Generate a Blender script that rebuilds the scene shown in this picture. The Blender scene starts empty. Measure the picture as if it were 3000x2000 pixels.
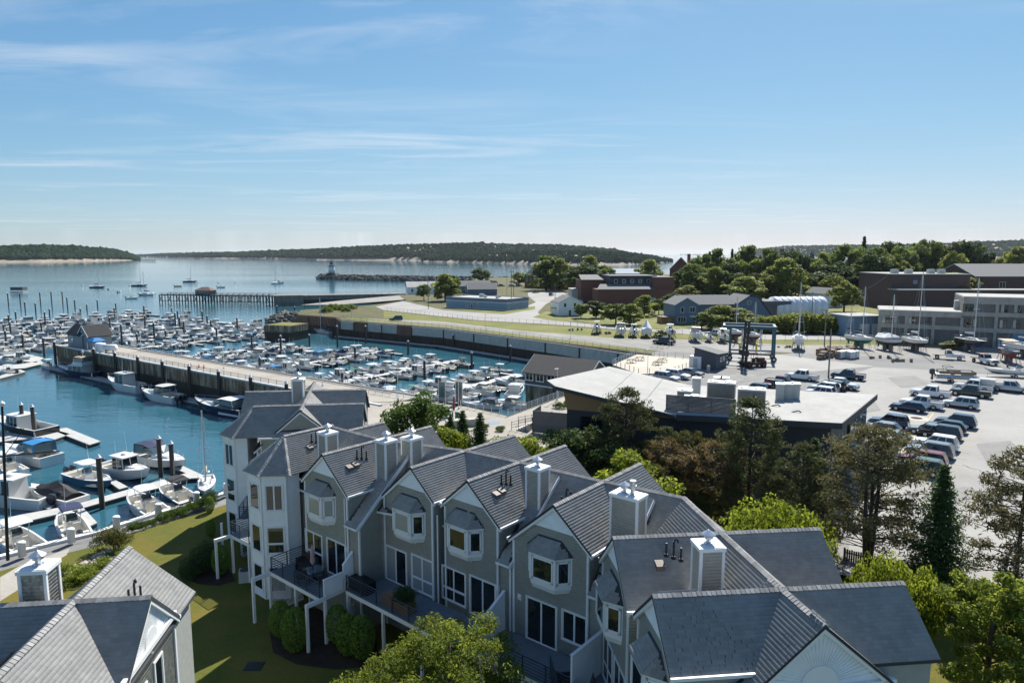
import bpy, math, random
import numpy as np
from mathutils import Vector, Matrix
random.seed(7); rng = np.random.default_rng(7)
SC = bpy.context.scene; COL = SC.collection
# ------------------------------------------------------------------ camera, sky, sun, exposure
CAM_H = 30.0; PITCH = math.radians(7.3); FPX = 2000.0
SUN_AZ = math.radians(21.0); SUN_EL = math.radians(45.0)
cam = bpy.data.objects.new('camera', bpy.data.cameras.new('camera')); COL.objects.link(cam)
cam.location = (0, 0, CAM_H); cam.rotation_euler = (math.pi/2 - PITCH, 0, 0)
cam.data.sensor_width = 36; cam.data.lens = 24.0; cam.data.clip_start = .5; cam.data.clip_end = 60000
SC.camera = cam
SC.view_settings.view_transform = 'Standard'; SC.view_settings.look = 'None'
SC.view_settings.gamma = 1; SC.view_settings.exposure = 1.0
SC.cycles.max_bounces = 6; SC.cycles.diffuse_bounces = 3; SC.cycles.glossy_bounces = 3
SC.cycles.transmission_bounces = 3; SC.cycles.transparent_max_bounces = 6; SC.cycles.volume_bounces = 0
SC.cycles.caustics_reflective = False; SC.cycles.caustics_refractive = False
SC.cycles.sample_clamp_indirect = 4; SC.cycles.use_adaptive_sampling = True
SC.cycles.use_denoising = True
W = bpy.data.worlds.new('World'); SC.world = W; W.use_nodes = True
def nd(t, typ, **kw):
    n = t.nodes.new(typ)
    for k, v in kw.items(): setattr(n, k, v)
    return n
def lk(t, a, b): t.links.new(a, b)
def _world():
    t = W.node_tree; t.nodes.clear()
    out = nd(t, 'ShaderNodeOutputWorld'); bg = nd(t, 'ShaderNodeBackground'); bg.inputs[1].default_value = .1
    sky = nd(t, 'ShaderNodeTexSky', sky_type='NISHITA'); sky.sun_disc = False
    sky.sun_elevation = SUN_EL; sky.sun_rotation = SUN_AZ
    sky.air_density = 1.0; sky.dust_density = .25; sky.ozone_density = 1.6; sky.altitude = 0
    # the film's shoulder: one even response curve per channel over the whole sky
    spc = nd(t, 'ShaderNodeSeparateColor'); cb = nd(t, 'ShaderNodeCombineColor'); lk(t, sky.outputs[0], spc.inputs[0])
    for i, (A, B, pw) in enumerate(((18.2, .02, 1.), (5.2, .122, 1.), (5.3, .17, 1.))):
        pn = nd(t, 'ShaderNodeMath', operation='POWER'); pn.inputs[1].default_value = pw; lk(t, spc.outputs[i], pn.inputs[0])
        a = nd(t, 'ShaderNodeMath', operation='MULTIPLY'); a.inputs[1].default_value = -B; lk(t, pn.outputs[0], a.inputs[0])
        e = nd(t, 'ShaderNodeMath', operation='EXPONENT'); lk(t, a.outputs[0], e.inputs[0])
        q = nd(t, 'ShaderNodeMath', operation='MULTIPLY_ADD'); q.inputs[1].default_value = -A; q.inputs[2].default_value = A; lk(t, e.outputs[0], q.inputs[0]); lk(t, q.outputs[0], cb.inputs[i])
    # faint cirrus: streaky noise on a flat cloud deck, the same over the whole sky
    tc = nd(t, 'ShaderNodeTexCoord'); sp = nd(t, 'ShaderNodeSeparateXYZ'); lk(t, tc.outputs['Generated'], sp.inputs[0])
    zz = nd(t, 'ShaderNodeMath', operation='MAXIMUM'); lk(t, sp.outputs[2], zz.inputs[0]); zz.inputs[1].default_value = .03
    dv = nd(t, 'ShaderNodeVectorMath', operation='SCALE'); inv = nd(t, 'ShaderNodeMath', operation='DIVIDE')
    inv.inputs[0].default_value = 1; lk(t, zz.outputs[0], inv.inputs[1]); lk(t, tc.outputs['Generated'], dv.inputs[0]); lk(t, inv.outputs[0], dv.inputs['Scale'])
    mp = nd(t, 'ShaderNodeMapping'); mp.inputs['Rotation'].default_value = (0, 0, math.radians(50)); mp.inputs['Scale'].default_value = (.3, .8, 0)
    lk(t, dv.outputs[0], mp.inputs[0])
    n1 = nd(t, 'ShaderNodeTexNoise'); n1.inputs['Scale'].default_value = 1.5; n1.inputs['Detail'].default_value = 9; n1.inputs['Roughness'].default_value = .62; n1.inputs['Distortion'].default_value = .9
    lk(t, mp.outputs[0], n1.inputs[0])
    n2 = nd(t, 'ShaderNodeTexNoise'); n2.inputs['Scale'].default_value = .55; n2.inputs['Detail'].default_value = 2; lk(t, mp.outputs[0], n2.inputs[0])
    r1 = nd(t, 'ShaderNodeMapRange'); r1.inputs[1].default_value = .46; r1.inputs[2].default_value = .74; lk(t, n1.outputs[0], r1.inputs[0])
    r2 = nd(t, 'ShaderNodeMapRange'); r2.inputs[1].default_value = .44; r2.inputs[2].default_value = .64; lk(t, n2.outputs[0], r2.inputs[0])
    m = nd(t, 'ShaderNodeMath', operation='MULTIPLY'); lk(t, r1.outputs[0], m.inputs[0]); lk(t, r2.outputs[0], m.inputs[1])
    m2 = nd(t, 'ShaderNodeMath', operation='MULTIPLY'); lk(t, m.outputs[0], m2.inputs[0]); m2.inputs[1].default_value = .5
    mx = nd(t, 'ShaderNodeMix', data_type='RGBA'); lk(t, m2.outputs[0], mx.inputs[0]); lk(t, cb.outputs[0], mx.inputs[6]); mx.inputs[7].default_value = (4.6, 4.75, 5.0, 1)
    lk(t, mx.outputs[2], bg.inputs[0]); lk(t, bg.outputs[0], out.inputs[0])
_world()
sl = bpy.data.lights.new('sun', 'SUN'); sl.energy = 4.4; sl.angle = math.radians(.53); sl.color = (1, .95, .87)
so = bpy.data.objects.new('sun', sl); COL.objects.link(so); so.location = (40, 100, 120)
so.rotation_euler = Vector((math.sin(SUN_AZ)*math.cos(SUN_EL), math.cos(SUN_AZ)*math.cos(SUN_EL), math.sin(SUN_EL))).to_track_quat('Z', 'Y').to_euler()

# ------------------------------------------------------------------ helpers
def G(px, py, z):
    """ground point seen at photo pixel (px, py) on the level z"""
    u = (px-1500)/FPX; v = (1000-py)/FPX
    d = (u, math.cos(PITCH)+v*math.sin(PITCH), -math.sin(PITCH)+v*math.cos(PITCH))
    t = (z-CAM_H)/d[2]
    return Vector((t*d[0], t*d[1], z))
def GY(px, py, Y):
    u = (px-1500)/FPX; v = (1000-py)/FPX
    d = (u, math.cos(PITCH)+v*math.sin(PITCH), -math.sin(PITCH)+v*math.cos(PITCH)); t = Y/d[1]
    return Vector((t*d[0], Y, CAM_H+t*d[2]))
class FR:
    """local frame: s along the wall, d into the building, z up"""
    def __init__(s, o, ang): s.o = Vector((o[0], o[1])); a = math.radians(ang); s.d = Vector((math.sin(a), math.cos(a))); s.r = Vector((s.d.y, -s.d.x)); s.ang = ang
    def w(s, p): q = s.o + s.r*p[0] + s.d*p[1]; return (q.x, q.y, p[2])
class MB:
    def __init__(s, fr=None): s.v = []; s.f = []; s.m = []; s.fr = fr
    def add(s, vs, fs, mi=0):
        n = len(s.v); s.v.extend([tuple(p) for p in vs]); s.f.extend([tuple(i+n for i in q) for q in fs]); s.m.extend([mi]*len(fs)); return s
    def box(s, x0, x1, y0, y1, z0, z1, mi=0):
        return s.add([(x0,y0,z0),(x1,y0,z0),(x1,y1,z0),(x0,y1,z0),(x0,y0,z1),(x1,y0,z1),(x1,y1,z1),(x0,y1,z1)],
            [(0,3,2,1),(4,5,6,7),(0,1,5,4),(1,2,6,5),(2,3,7,6),(3,0,4,7)], mi)
    def hexa(s, v8, mi=0):
        return s.add(v8, [(0,3,2,1),(4,5,6,7),(0,1,5,4),(1,2,6,5),(2,3,7,6),(3,0,4,7)], mi)
    def beam(s, a, b, w, h, mi=0, up=(0,0,1)):
        a = Vector(a); b = Vector(b); t = (b-a).normalized(); u = Vector(up); r = t.cross(u)
        if r.length < 1e-4: r = t.cross(Vector((1,0,0)))
        r.normalize(); u = r.cross(t)
        r *= w/2; u *= h/2
        return s.add([a-r-u, a+r-u, a+r+u, a-r+u, b-r-u, b+r-u, b+r+u, b-r+u], [(0,1,2,3),(7,6,5,4),(0,4,5,1),(1,5,6,2),(2,6,7,3),(3,7,4,0)], mi)
    def prism(s, poly, z0, z1, mi=0):
        n = len(poly); v = [(p[0],p[1],z0) for p in poly]+[(p[0],p[1],z1) for p in poly]
        return s.add(v, [tuple(range(n))[::-1], tuple(range(n, 2*n))]+[(i,(i+1)%n,(i+1)%n+n,i+n) for i in range(n)], mi)
    def xprism(s, poly, y0, y1, mi=0):
        """polygon in (x,z) extruded along y"""
        n = len(poly); v = [(p[0],y0,p[1]) for p in poly]+[(p[0],y1,p[1]) for p in poly]
        return s.add(v, [tuple(range(n)), tuple(range(n, 2*n))[::-1]]+[(i,i+n,(i+1)%n+n,(i+1)%n) for i in range(n)], mi)
    def tube(s, a, b, r, r2=None, n=6, mi=0, cap=True):
        a = Vector(a); b = Vector(b); r2 = r if r2 is None else r2; t = (b-a)
        if t.length < 1e-6: return s
        t.normalize(); x = t.cross(Vector((0,0,1)))
        if x.length < 1e-3: x = Vector((1,0,0))
        x.normalize(); y = t.cross(x); c = [(math.cos(2*math.pi*i/n), math.sin(2*math.pi*i/n)) for i in range(n)]
        v = [a+x*(r*p)+y*(r*q) for p,q in c]+[b+x*(r2*p)+y*(r2*q) for p,q in c]
        f = [(i,(i+1)%n,(i+1)%n+n,i+n) for i in range(n)]
        if cap: f += [tuple(range(n))[::-1], tuple(range(n,2*n))]
        return s.add(v, f, mi)
    def path(s, pts, r, n=5, mi=0):
        for a, b in zip(pts[:-1], pts[1:]): s.tube(a, b, r, r, n, mi)
        return s
    def lathe(s, prof, n=10, c=(0,0,0), mi=0, sx=1, sy=1):
        v = []; f = []; k = len(prof)
        for r, z in prof:
            for i in range(n):
                a = 2*math.pi*i/n; v.append((c[0]+r*math.cos(a)*sx, c[1]+r*math.sin(a)*sy, c[2]+z))
        for j in range(k-1):
            for i in range(n): f.append((j*n+i, j*n+(i+1)%n, (j+1)*n+(i+1)%n, (j+1)*n+i))
        f += [tuple(range(n))[::-1], tuple(range((k-1)*n, k*n))]
        return s.add(v, f, mi)
    def loft(s, rings, closed=True, cap=True, mi=0):
        n = len(rings[0]); v = [p for r in rings for p in r]; f = []
        for j in range(len(rings)-1):
            for i in range(n if closed else n-1): f.append((j*n+i, j*n+(i+1)%n, (j+1)*n+(i+1)%n, (j+1)*n+i))
        if cap: f += [tuple(range(n))[::-1], tuple(range((len(rings)-1)*n, len(rings)*n))]
        return s.add(v, f, mi)
    def mesh(s, name, mats, off=None, smooth=False):
        vs = s.v
        if s.fr: vs = [s.fr.w(p) for p in vs]
        if off is not None: vs = [(p[0]-off[0], p[1]-off[1], p[2]-off[2]) for p in vs]
        me = bpy.data.meshes.new(name); me.from_pydata(vs, [], s.f)
        for m in (mats if isinstance(mats, (list, tuple)) else [mats]): me.materials.append(m)
        if any(s.m): me.polygons.foreach_set('material_index', s.m)
        if smooth: me.polygons.foreach_set('use_smooth', [True]*len(s.f))
        me.update(); return me
    def part(s, name, mats, parent=None, smooth=False):
        """one mesh object; a child's verts are given in the parent's space unless the parent is a world-built thing"""
        off = parent.get('_o') if parent is not None else None
        me = s.mesh(name, mats, off, smooth); o = bpy.data.objects.new(name, me); COL.objects.link(o)
        if parent is not None: o.parent = parent; KIDS.setdefault(parent, []).append(o)
        if off is not None: o['_o'] = list(off)
        return o
KIDS = {}
def thing(name, label, cat, loc=(0,0,0), rz=0, group=None, world=False):
    o = bpy.data.objects.new(name, None); COL.objects.link(o); o.empty_display_size = .3
    o.location = loc; o.rotation_euler = (0,0,rz); o['label'] = label; o['category'] = cat
    if group: o['group'] = group
    if world: o['_o'] = list(loc)
    return o
def tag(o, label, cat, group=None):
    o['label'] = label; o['category'] = cat
    if group: o['group'] = group
    return o
def struct(o): o['kind'] = 'structure'; return o
def stuff(o): o['kind'] = 'stuff'; return o
def dup(root, loc, rz=0, label=None, group=None, scale=None, parent=None, cat=None):
    def cp(o, par):
        c = o.copy(); COL.objects.link(c); c.parent = par
        if par is not None: KIDS.setdefault(par, []).append(c)
        for ch in KIDS.get(o, ()): cp(ch, c)
        return c
    r = cp(root, parent); r.location = loc; r.rotation_euler = (0,0,rz)
    if label: r['label'] = label
    if group: r['group'] = group
    if cat: r['category'] = cat
    if scale is not None: r.scale = scale if isinstance(scale, (tuple, list)) else (scale,)*3
    return r
def drop(root):
    for c in KIDS.pop(root, []): drop(c)
    bpy.data.objects.remove(root)
# ------------------------------------------------------------------ materials
MATS = {}
def mat(name, col, rough=.6, metal=0, var=.12, scale=4, bump=0, bscale=30, spec=.4, tone=False, rnd=0, coat=0, stretch=None):
    if name in MATS: return MATS[name]
    m = bpy.data.materials.new(name); m.use_nodes = True; t = m.node_tree; b = t.nodes['Principled BSDF']; MATS[name] = m
    b.inputs['Roughness'].default_value = rough; b.inputs['Metallic'].default_value = metal; b.inputs['Specular IOR Level'].default_value = spec
    if coat: b.inputs['Coat Weight'].default_value = coat; b.inputs['Coat Roughness'].default_value = .05
    b.inputs['Base Color'].default_value = (*col, 1)
    src = None
    if var or bump:
        tc = nd(t, 'ShaderNodeTexCoord'); co = tc.outputs['Object']
        if stretch:
            mp = nd(t, 'ShaderNodeMapping'); mp.inputs['Scale'].default_value = stretch; lk(t, co, mp.inputs[0]); co = mp.outputs[0]
    if var:
        n = nd(t, 'ShaderNodeTexNoise'); n.inputs['Scale'].default_value = scale; n.inputs['Detail'].default_value = 6; n.inputs['Roughness'].default_value = .65; lk(t, co, n.inputs[0])
        mr = nd(t, 'ShaderNodeMapRange'); mr.inputs[1].default_value = .28; mr.inputs[2].default_value = .72; mr.inputs[3].default_value = 1-var; mr.inputs[4].default_value = 1+var; lk(t, n.outputs[0], mr.inputs[0])
        src = mr.outputs[0]
    if tone:
        at = nd(t, 'ShaderNodeAttribute'); at.attribute_name = 'tone'
        if src is None: src = at.outputs['Fac']
        else:
            mm = nd(t, 'ShaderNodeMath', operation='MULTIPLY'); lk(t, src, mm.inputs[0]); lk(t, at.outputs['Fac'], mm.inputs[1]); src = mm.outputs[0]
    if rnd:
        oi = nd(t, 'ShaderNodeObjectInfo'); mr = nd(t, 'ShaderNodeMapRange'); mr.inputs[3].default_value = 1-rnd; mr.inputs[4].default_value = 1+rnd; lk(t, oi.outputs['Random'], mr.inputs[0])
        if src is None: src = mr.outputs[0]
        else:
            mm = nd(t, 'ShaderNodeMath', operation='MULTIPLY'); lk(t, src, mm.inputs[0]); lk(t, mr.outputs[0], mm.inputs[1]); src = mm.outputs[0]
    if src is not None:
        vs = nd(t, 'ShaderNodeVectorMath', operation='SCALE'); vs.inputs[0].default_value = col; lk(t, src, vs.inputs['Scale']); lk(t, vs.outputs[0], b.inputs['Base Color'])
    if bump:
        n2 = nd(t, 'ShaderNodeTexNoise'); n2.inputs['Scale'].default_value = bscale; n2.inputs['Detail'].default_value = 5; lk(t, co, n2.inputs[0])
        bp = nd(t, 'ShaderNodeBump'); bp.inputs['Strength'].default_value = bump; bp.inputs['Distance'].default_value = .05; lk(t, n2.outputs[0], bp.inputs['Height']); lk(t, bp.outputs[0], b.inputs['Normal'])
    return m
def leafmat(name, col, trans, tw=.45, rnd=.12, spec=.12):
    if name in MATS: return MATS[name]
    m = bpy.data.materials.new(name); m.use_nodes = True; t = m.node_tree; t.nodes.clear(); MATS[name] = m
    out = nd(t, 'ShaderNodeOutputMaterial'); b = nd(t, 'ShaderNodeBsdfPrincipled'); b.inputs['Roughness'].default_value = .6; b.inputs['Specular IOR Level'].default_value = spec
    tr = nd(t, 'ShaderNodeBsdfTranslucent'); mx = nd(t, 'ShaderNodeMixShader'); mx.inputs[0].default_value = tw
    at = nd(t, 'ShaderNodeAttribute'); at.attribute_name = 'tone'; oi = nd(t, 'ShaderNodeObjectInfo')
    mr = nd(t, 'ShaderNodeMapRange'); mr.inputs[3].default_value = 1-rnd; mr.inputs[4].default_value = 1+rnd; lk(t, oi.outputs['Random'], mr.inputs[0])
    mm = nd(t, 'ShaderNodeMath', operation='MULTIPLY'); lk(t, at.outputs['Fac'], mm.inputs[0]); lk(t, mr.outputs[0], mm.inputs[1])
    for c, sh in ((col, b.inputs['Base Color']), (trans, tr.inputs[0])):
        vs = nd(t, 'ShaderNodeVectorMath', operation='SCALE'); vs.inputs[0].default_value = c; lk(t, mm.outputs[0], vs.inputs['Scale']); lk(t, vs.outputs[0], sh)
    lk(t, b.outputs[0], mx.inputs[1]); lk(t, tr.outputs[0], mx.inputs[2]); lk(t, mx.outputs[0], out.inputs[0])
    return m
def set_tone(me, vals):
    a = me.attributes.new('tone', 'FLOAT', 'FACE'); a.data.foreach_set('value', np.asarray(vals, dtype=np.float32))
WHITE = mat('white_paint', (.72,.73,.73), .45, var=.05, scale=2)
TRIM = mat('white_trim', (.78,.79,.79), .4, var=.04, scale=3)
CLAP = mat('white_clapboard', (.82,.84,.84), .5, var=.06, scale=2)
GREYSH = mat('grey_wall_shingle', (.35,.36,.34), .85, var=.07, scale=1.2, tone=True)
ROOFSH = mat('roof_shingle', (.265,.265,.26), .9, var=.14, scale=1.1, tone=True, bump=.12, bscale=120, spec=.2)
GLASS = mat('window_glass', (.012,.018,.022), .03, var=0, spec=.8)
BLIND = mat('blind_glass', (.30,.33,.33), .08, var=.1, scale=2, spec=.8, stretch=(.3,.3,40))
DKMETAL = mat('dark_rail_metal', (.035,.05,.065), .45, var=.1)
STEEL = mat('galvanised_steel', (.62,.64,.66), .3, metal=.85, var=.08)
BLACK = mat('black_plastic', (.012,.012,.014), .4, var=.1)
DECKG = mat('deck_grey_paint', (.17,.20,.23), .7, var=.12, scale=2)
RUBBER = mat('tyre_rubber', (.015,.015,.016), .8, var=.1)
CONC = mat('pale_concrete', (.40,.385,.35), .85, var=.16, scale=.8, bump=.2, bscale=14)
WOODW = mat('weathered_wood', (.24,.21,.175), .85, var=.22, scale=3, rnd=.12, stretch=(1,6,1))
# ------------------------------------------------------------------ one continuous body per pose
POSES = {}
def _pose(pose):
    me = bpy.data.meshes.new('body')
    if pose == 'stand': J = [(0,0,.95),(0,0,1.2),(0,.0,1.42),(0,0,1.52),(0,-.02,1.64), (-.2,0,1.4),(-.27,-.05,1.14),(-.22,-.2,.92), (.2,0,1.4),(.27,-.02,1.14),(.25,-.12,.9), (-.1,0,.9),(-.11,-.02,.5),(-.11,.02,.06),(-.11,-.14,.04), (.1,0,.9),(.12,-.05,.5),(.12,.03,.06),(.12,-.13,.04)]
    elif pose == 'bend': J = [(0,.1,.9),(0,-.1,1.1),(0,-.32,1.18),(0,-.42,1.2),(0,-.52,1.2), (-.2,-.3,1.14),(-.24,-.42,.88),(-.2,-.5,.66), (.2,-.3,1.14),(.24,-.4,.88),(.2,-.5,.66), (-.1,.08,.86),(-.11,0,.48),(-.11,.06,.06),(-.11,-.1,.04), (.1,.08,.86),(.12,-.02,.48),(.12,.06,.06),(.12,-.1,.04)]
    else: J = [(0,.15,.5),(0,.12,.75),(0,.05,.98),(0,.03,1.08),(0,0,1.2), (-.2,.05,.95),(-.25,-.05,.7),(-.18,-.25,.6), (.2,.05,.95),(.25,-.05,.7),(.2,-.25,.6), (-.1,.1,.48),(-.13,-.3,.5),(-.13,-.32,.08),(-.13,-.46,.05), (.1,.1,.48),(.13,-.3,.5),(.13,-.32,.08),(.13,-.46,.05)]
    E = [(0,1),(1,2),(2,3),(3,4),(2,5),(5,6),(6,7),(2,8),(8,9),(9,10),(0,11),(11,12),(12,13),(13,14),(0,15),(15,16),(16,17),(17,18)]
    me.from_pydata(J, E, []); o = bpy.data.objects.new('body', me); COL.objects.link(o)
    o.modifiers.new('skin', 'SKIN'); rad = [.15,.15,.14,.06,.10,.07,.055,.04,.07,.055,.04,.10,.075,.05,.045,.10,.075,.05,.045]
    for i, v in enumerate(me.skin_vertices[0].data): v.radius = (rad[i], rad[i]*.85); v.use_root = (i == 0)
    o.modifiers.new('sub', 'SUBSURF').levels = 1
    m2 = bpy.data.meshes.new_from_object(o.evaluated_get(bpy.context.evaluated_depsgraph_get())); bpy.data.objects.remove(o); hd = Vector(J[4]); jw = J[0][2]; idx = []
    for p in m2.polygons:
        c = p.center
        if (c-hd).length < .16: k = 3 if (c.z > hd.z+.01 and c.y > hd.y-.06) else 2
        elif c.z < jw-.02 and abs(c.x) < .2 and not (pose == 'bend' and c.y < -.2): k = 1
        elif abs(c.x) > .21 and c.z < J[6][2]: k = 2
        else: k = 0
        idx.append(k)
    POSES[pose] = (m2, idx)
for _p in ('stand', 'bend', 'sit'): _pose(_p)
# ------------------------------------------------------------------ ground, water, far shores
ZL = 6.0
def sheet(name, pts, z, m, px=True, kind='structure'):
    q = [G(p[0], p[1], z) for p in pts] if px else [Vector((p[0], p[1], z)) for p in pts]
    b = MB(); b.add(q, [tuple(range(len(q)))]); o = b.part(name, m); o['kind'] = kind; return o
def groundmat(name, c1, c2, s1=.05, s2=1.5, rough=.95, bump=.3, bs=20, speck=.12):
    m = bpy.data.materials.new(name); m.use_nodes = True; t = m.node_tree; b = t.nodes['Principled BSDF']; MATS[name] = m
    b.inputs['Roughness'].default_value = rough; b.inputs['Specular IOR Level'].default_value = .25
    tc = nd(t, 'ShaderNodeTexCoord'); n1 = nd(t, 'ShaderNodeTexNoise'); n1.inputs['Scale'].default_value = s1; n1.inputs['Detail'].default_value = 9; n1.inputs['Roughness'].default_value = .68
    n2 = nd(t, 'ShaderNodeTexNoise'); n2.inputs['Scale'].default_value = s2; n2.inputs['Detail'].default_value = 6; n2.inputs['Roughness'].default_value = .75
    lk(t, tc.outputs['Object'], n1.inputs[0]); lk(t, tc.outputs['Object'], n2.inputs[0])
    r = nd(t, 'ShaderNodeMapRange'); r.inputs[1].default_value = .36; r.inputs[2].default_value = .64; lk(t, n1.outputs[0], r.inputs[0])
    mx = nd(t, 'ShaderNodeMix', data_type='RGBA'); mx.inputs[6].default_value = (*c1, 1); mx.inputs[7].default_value = (*c2, 1); lk(t, r.outputs[0], mx.inputs[0])
    r2 = nd(t, 'ShaderNodeMapRange'); r2.inputs[1].default_value = .3; r2.inputs[2].default_value = .7; r2.inputs[3].default_value = 1-speck; r2.inputs[4].default_value = 1+speck; lk(t, n2.outputs[0], r2.inputs[0])
    vs = nd(t, 'ShaderNodeVectorMath', operation='SCALE'); lk(t, mx.outputs[2], vs.inputs[0]); lk(t, r2.outputs[0], vs.inputs['Scale']); lk(t, vs.outputs[0], b.inputs['Base Color'])
    if bump:
        n3 = nd(t, 'ShaderNodeTexNoise'); n3.inputs['Scale'].default_value = bs; n3.inputs['Detail'].default_value = 4; lk(t, tc.outputs['Object'], n3.inputs[0])
        bp = nd(t, 'ShaderNodeBump'); bp.inputs['Strength'].default_value = bump; bp.inputs['Distance'].default_value = .05; lk(t, n3.outputs[0], bp.inputs['Height']); lk(t, bp.outputs[0], b.inputs['Normal'])
    return m
LAWN = groundmat('lawn_grass', (.075,.095,.013), (.145,.118,.02), .25, 9, bump=.6, bs=35, speck=.3)
GRASS = groundmat('yard_grass', (.10,.125,.025), (.19,.17,.055), .12, 4, speck=.3)
ASPH = groundmat('old_asphalt', (.17,.17,.168), (.235,.232,.225), .06, 3, speck=.14)
ASPHL = groundmat('pale_asphalt', (.255,.25,.238), (.335,.328,.31), .05, 2.5, speck=.08)
GRAVEL = groundmat('grey_gravel', (.20,.195,.18), (.29,.28,.26), .09, 6, speck=.25, bump=.6)
PLAZA = groundmat('plaza_concrete', (.29,.27,.235), (.36,.335,.295), .15, 3, speck=.1)
MULCH = groundmat('bark_mulch', (.03,.02,.014), (.05,.035,.024), 2, 12, speck=.3)
SCRUB = groundmat('scrub_ground', (.06,.07,.025), (.12,.105,.05), .2, 5, speck=.3)
def water():
    m = bpy.data.materials.new('sea_water'); m.use_nodes = True; t = m.node_tree; b = t.nodes['Principled BSDF']
    b.inputs['Base Color'].default_value = (.026,.098,.135,1); b.inputs['Roughness'].default_value = .04; b.inputs['IOR'].default_value = 1.33; b.inputs['Specular IOR Level'].default_value = .62
    tc = nd(t, 'ShaderNodeTexCoord'); mp = nd(t, 'ShaderNodeMapping'); mp.inputs['Scale'].default_value = (.35, 1, 1); mp.inputs['Rotation'].default_value = (0,0,.25); lk(t, tc.outputs['Object'], mp.inputs[0])
    h = None
    for sc, w in ((.9, .5), (.16, 1.6), (2.6, .16)):
        n = nd(t, 'ShaderNodeTexNoise'); n.inputs['Scale'].default_value = sc; n.inputs['Detail'].default_value = 4; lk(t, mp.outputs[0], n.inputs[0])
        k = nd(t, 'ShaderNodeMath', operation='MULTIPLY'); lk(t, n.outputs[0], k.inputs[0]); k.inputs[1].default_value = w
        if h is None: h = k
        else:
            a = nd(t, 'ShaderNodeMath', operation='ADD'); lk(t, h.outputs[0], a.inputs[0]); lk(t, k.outputs[0], a.inputs[1]); h = a
    # calm slicks and breezy lanes
    n = nd(t, 'ShaderNodeTexNoise'); n.inputs['Scale'].default_value = .006; n.inputs['Detail'].default_value = 5; mp2 = nd(t, 'ShaderNodeMapping'); mp2.inputs['Scale'].default_value = (.25, 1.6, 1); lk(t, tc.outputs['Object'], mp2.inputs[0]); lk(t, mp2.outputs[0], n.inputs[0])
    r = nd(t, 'ShaderNodeMapRange'); r.inputs[1].default_value = .38; r.inputs[2].default_value = .62; r.inputs[3].default_value = .3; r.inputs[4].default_value = .75; lk(t, n.outputs[0], r.inputs[0])
    bp = nd(t, 'ShaderNodeBump'); bp.inputs['Distance'].default_value = .22; lk(t, r.outputs[0], bp.inputs['Strength']); lk(t, h.outputs[0], bp.inputs['Height']); lk(t, bp.outputs[0], b.inputs['Normal'])
    MATS['water'] = m
    b2 = MB(); R = 26000; b2.add([(-R,-200,0), (R,-200,0), (R,R,0), (-R,R,0)], [(0,1,2,3)]); struct(b2.part('water', m))
water()
PF = FR((-121.2, 179.5), 35.9)          # the pier's own frame: s along the pier to land, d across the basin
PF.r = Vector((.81, -.587)).normalized(); PF.d = Vector((.587, .81)).normalized()
# near land with the lawn and its sea wall
CURB = [(-72.0, 34.5), *[tuple(G(x, y, 5.)[:2]) for x, y in ((0,1627), (140,1590), (282,1556), (459,1500), (560,1474), (660,1441), (760,1405))], (-19.5, 79.5), (-9, 93)]
def near_land():
    SEAW = mat('stained_seawall', (.17,.155,.13), .9, var=.4, scale=.8, stretch=(1,1,.3))
    poly = CURB+[(12, 97), (16, 84), (18,70), (40, 52), (48, 30), (42, -4), (-72, -4)]
    b = MB(); b.prism(poly[::-1], -1.5, 4.86); struct(b.part('ground', SEAW))
    sheet('path', [(*p,) for p in CURB]+[(p[0]+2.2, p[1]-3.6) for p in CURB[::-1]], 4.9, ASPH, px=False)
    inner = [(p[0]+2.2, p[1]-3.4) for p in CURB]
    sheet('lawn', inner+[(12, 95), (16, 84), (18, 70), (40, 52), (48, 30), (42, -3), (-70, -3)], 5.2, LAWN, px=False)
    w = MB()
    for a, c in zip(inner[:-1], inner[1:]): w.add([(*a, 4.8), (*c, 4.8), (*c, 5.2), (*a, 5.2)], [(0,1,2,3)])
    struct(w.part('lawn_edge', LAWN))
    o = None
    for i, (a, c) in enumerate(zip(CURB[:-1], CURB[1:])):
        k = MB(); k.beam((*a, 4.98), (*c, 4.98), .5, .3)
        o = k.part('curb', WHITE) if False else o
    th = thing('seawall_curb', 'low white-painted concrete curb along the edge of the waterside path', 'curb', (*CURB[3], 4.9), world=True)
    for a, c in zip(CURB[:-1], CURB[1:]):
        k = MB(); k.beam((a[0]+.2, a[1]-.3, 4.98), (c[0]+.2, c[1]-.3, 4.98), .55, .34); k.part('curb_section', WHITE, th)
    # pale path branching to the houses
    sheet('walkway', [(0,1690), (60,1655), (205,1605), (195,1625), (130,1660), (110,1690), (0,1760)], 5.206, PLAZA)
near_land()
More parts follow.
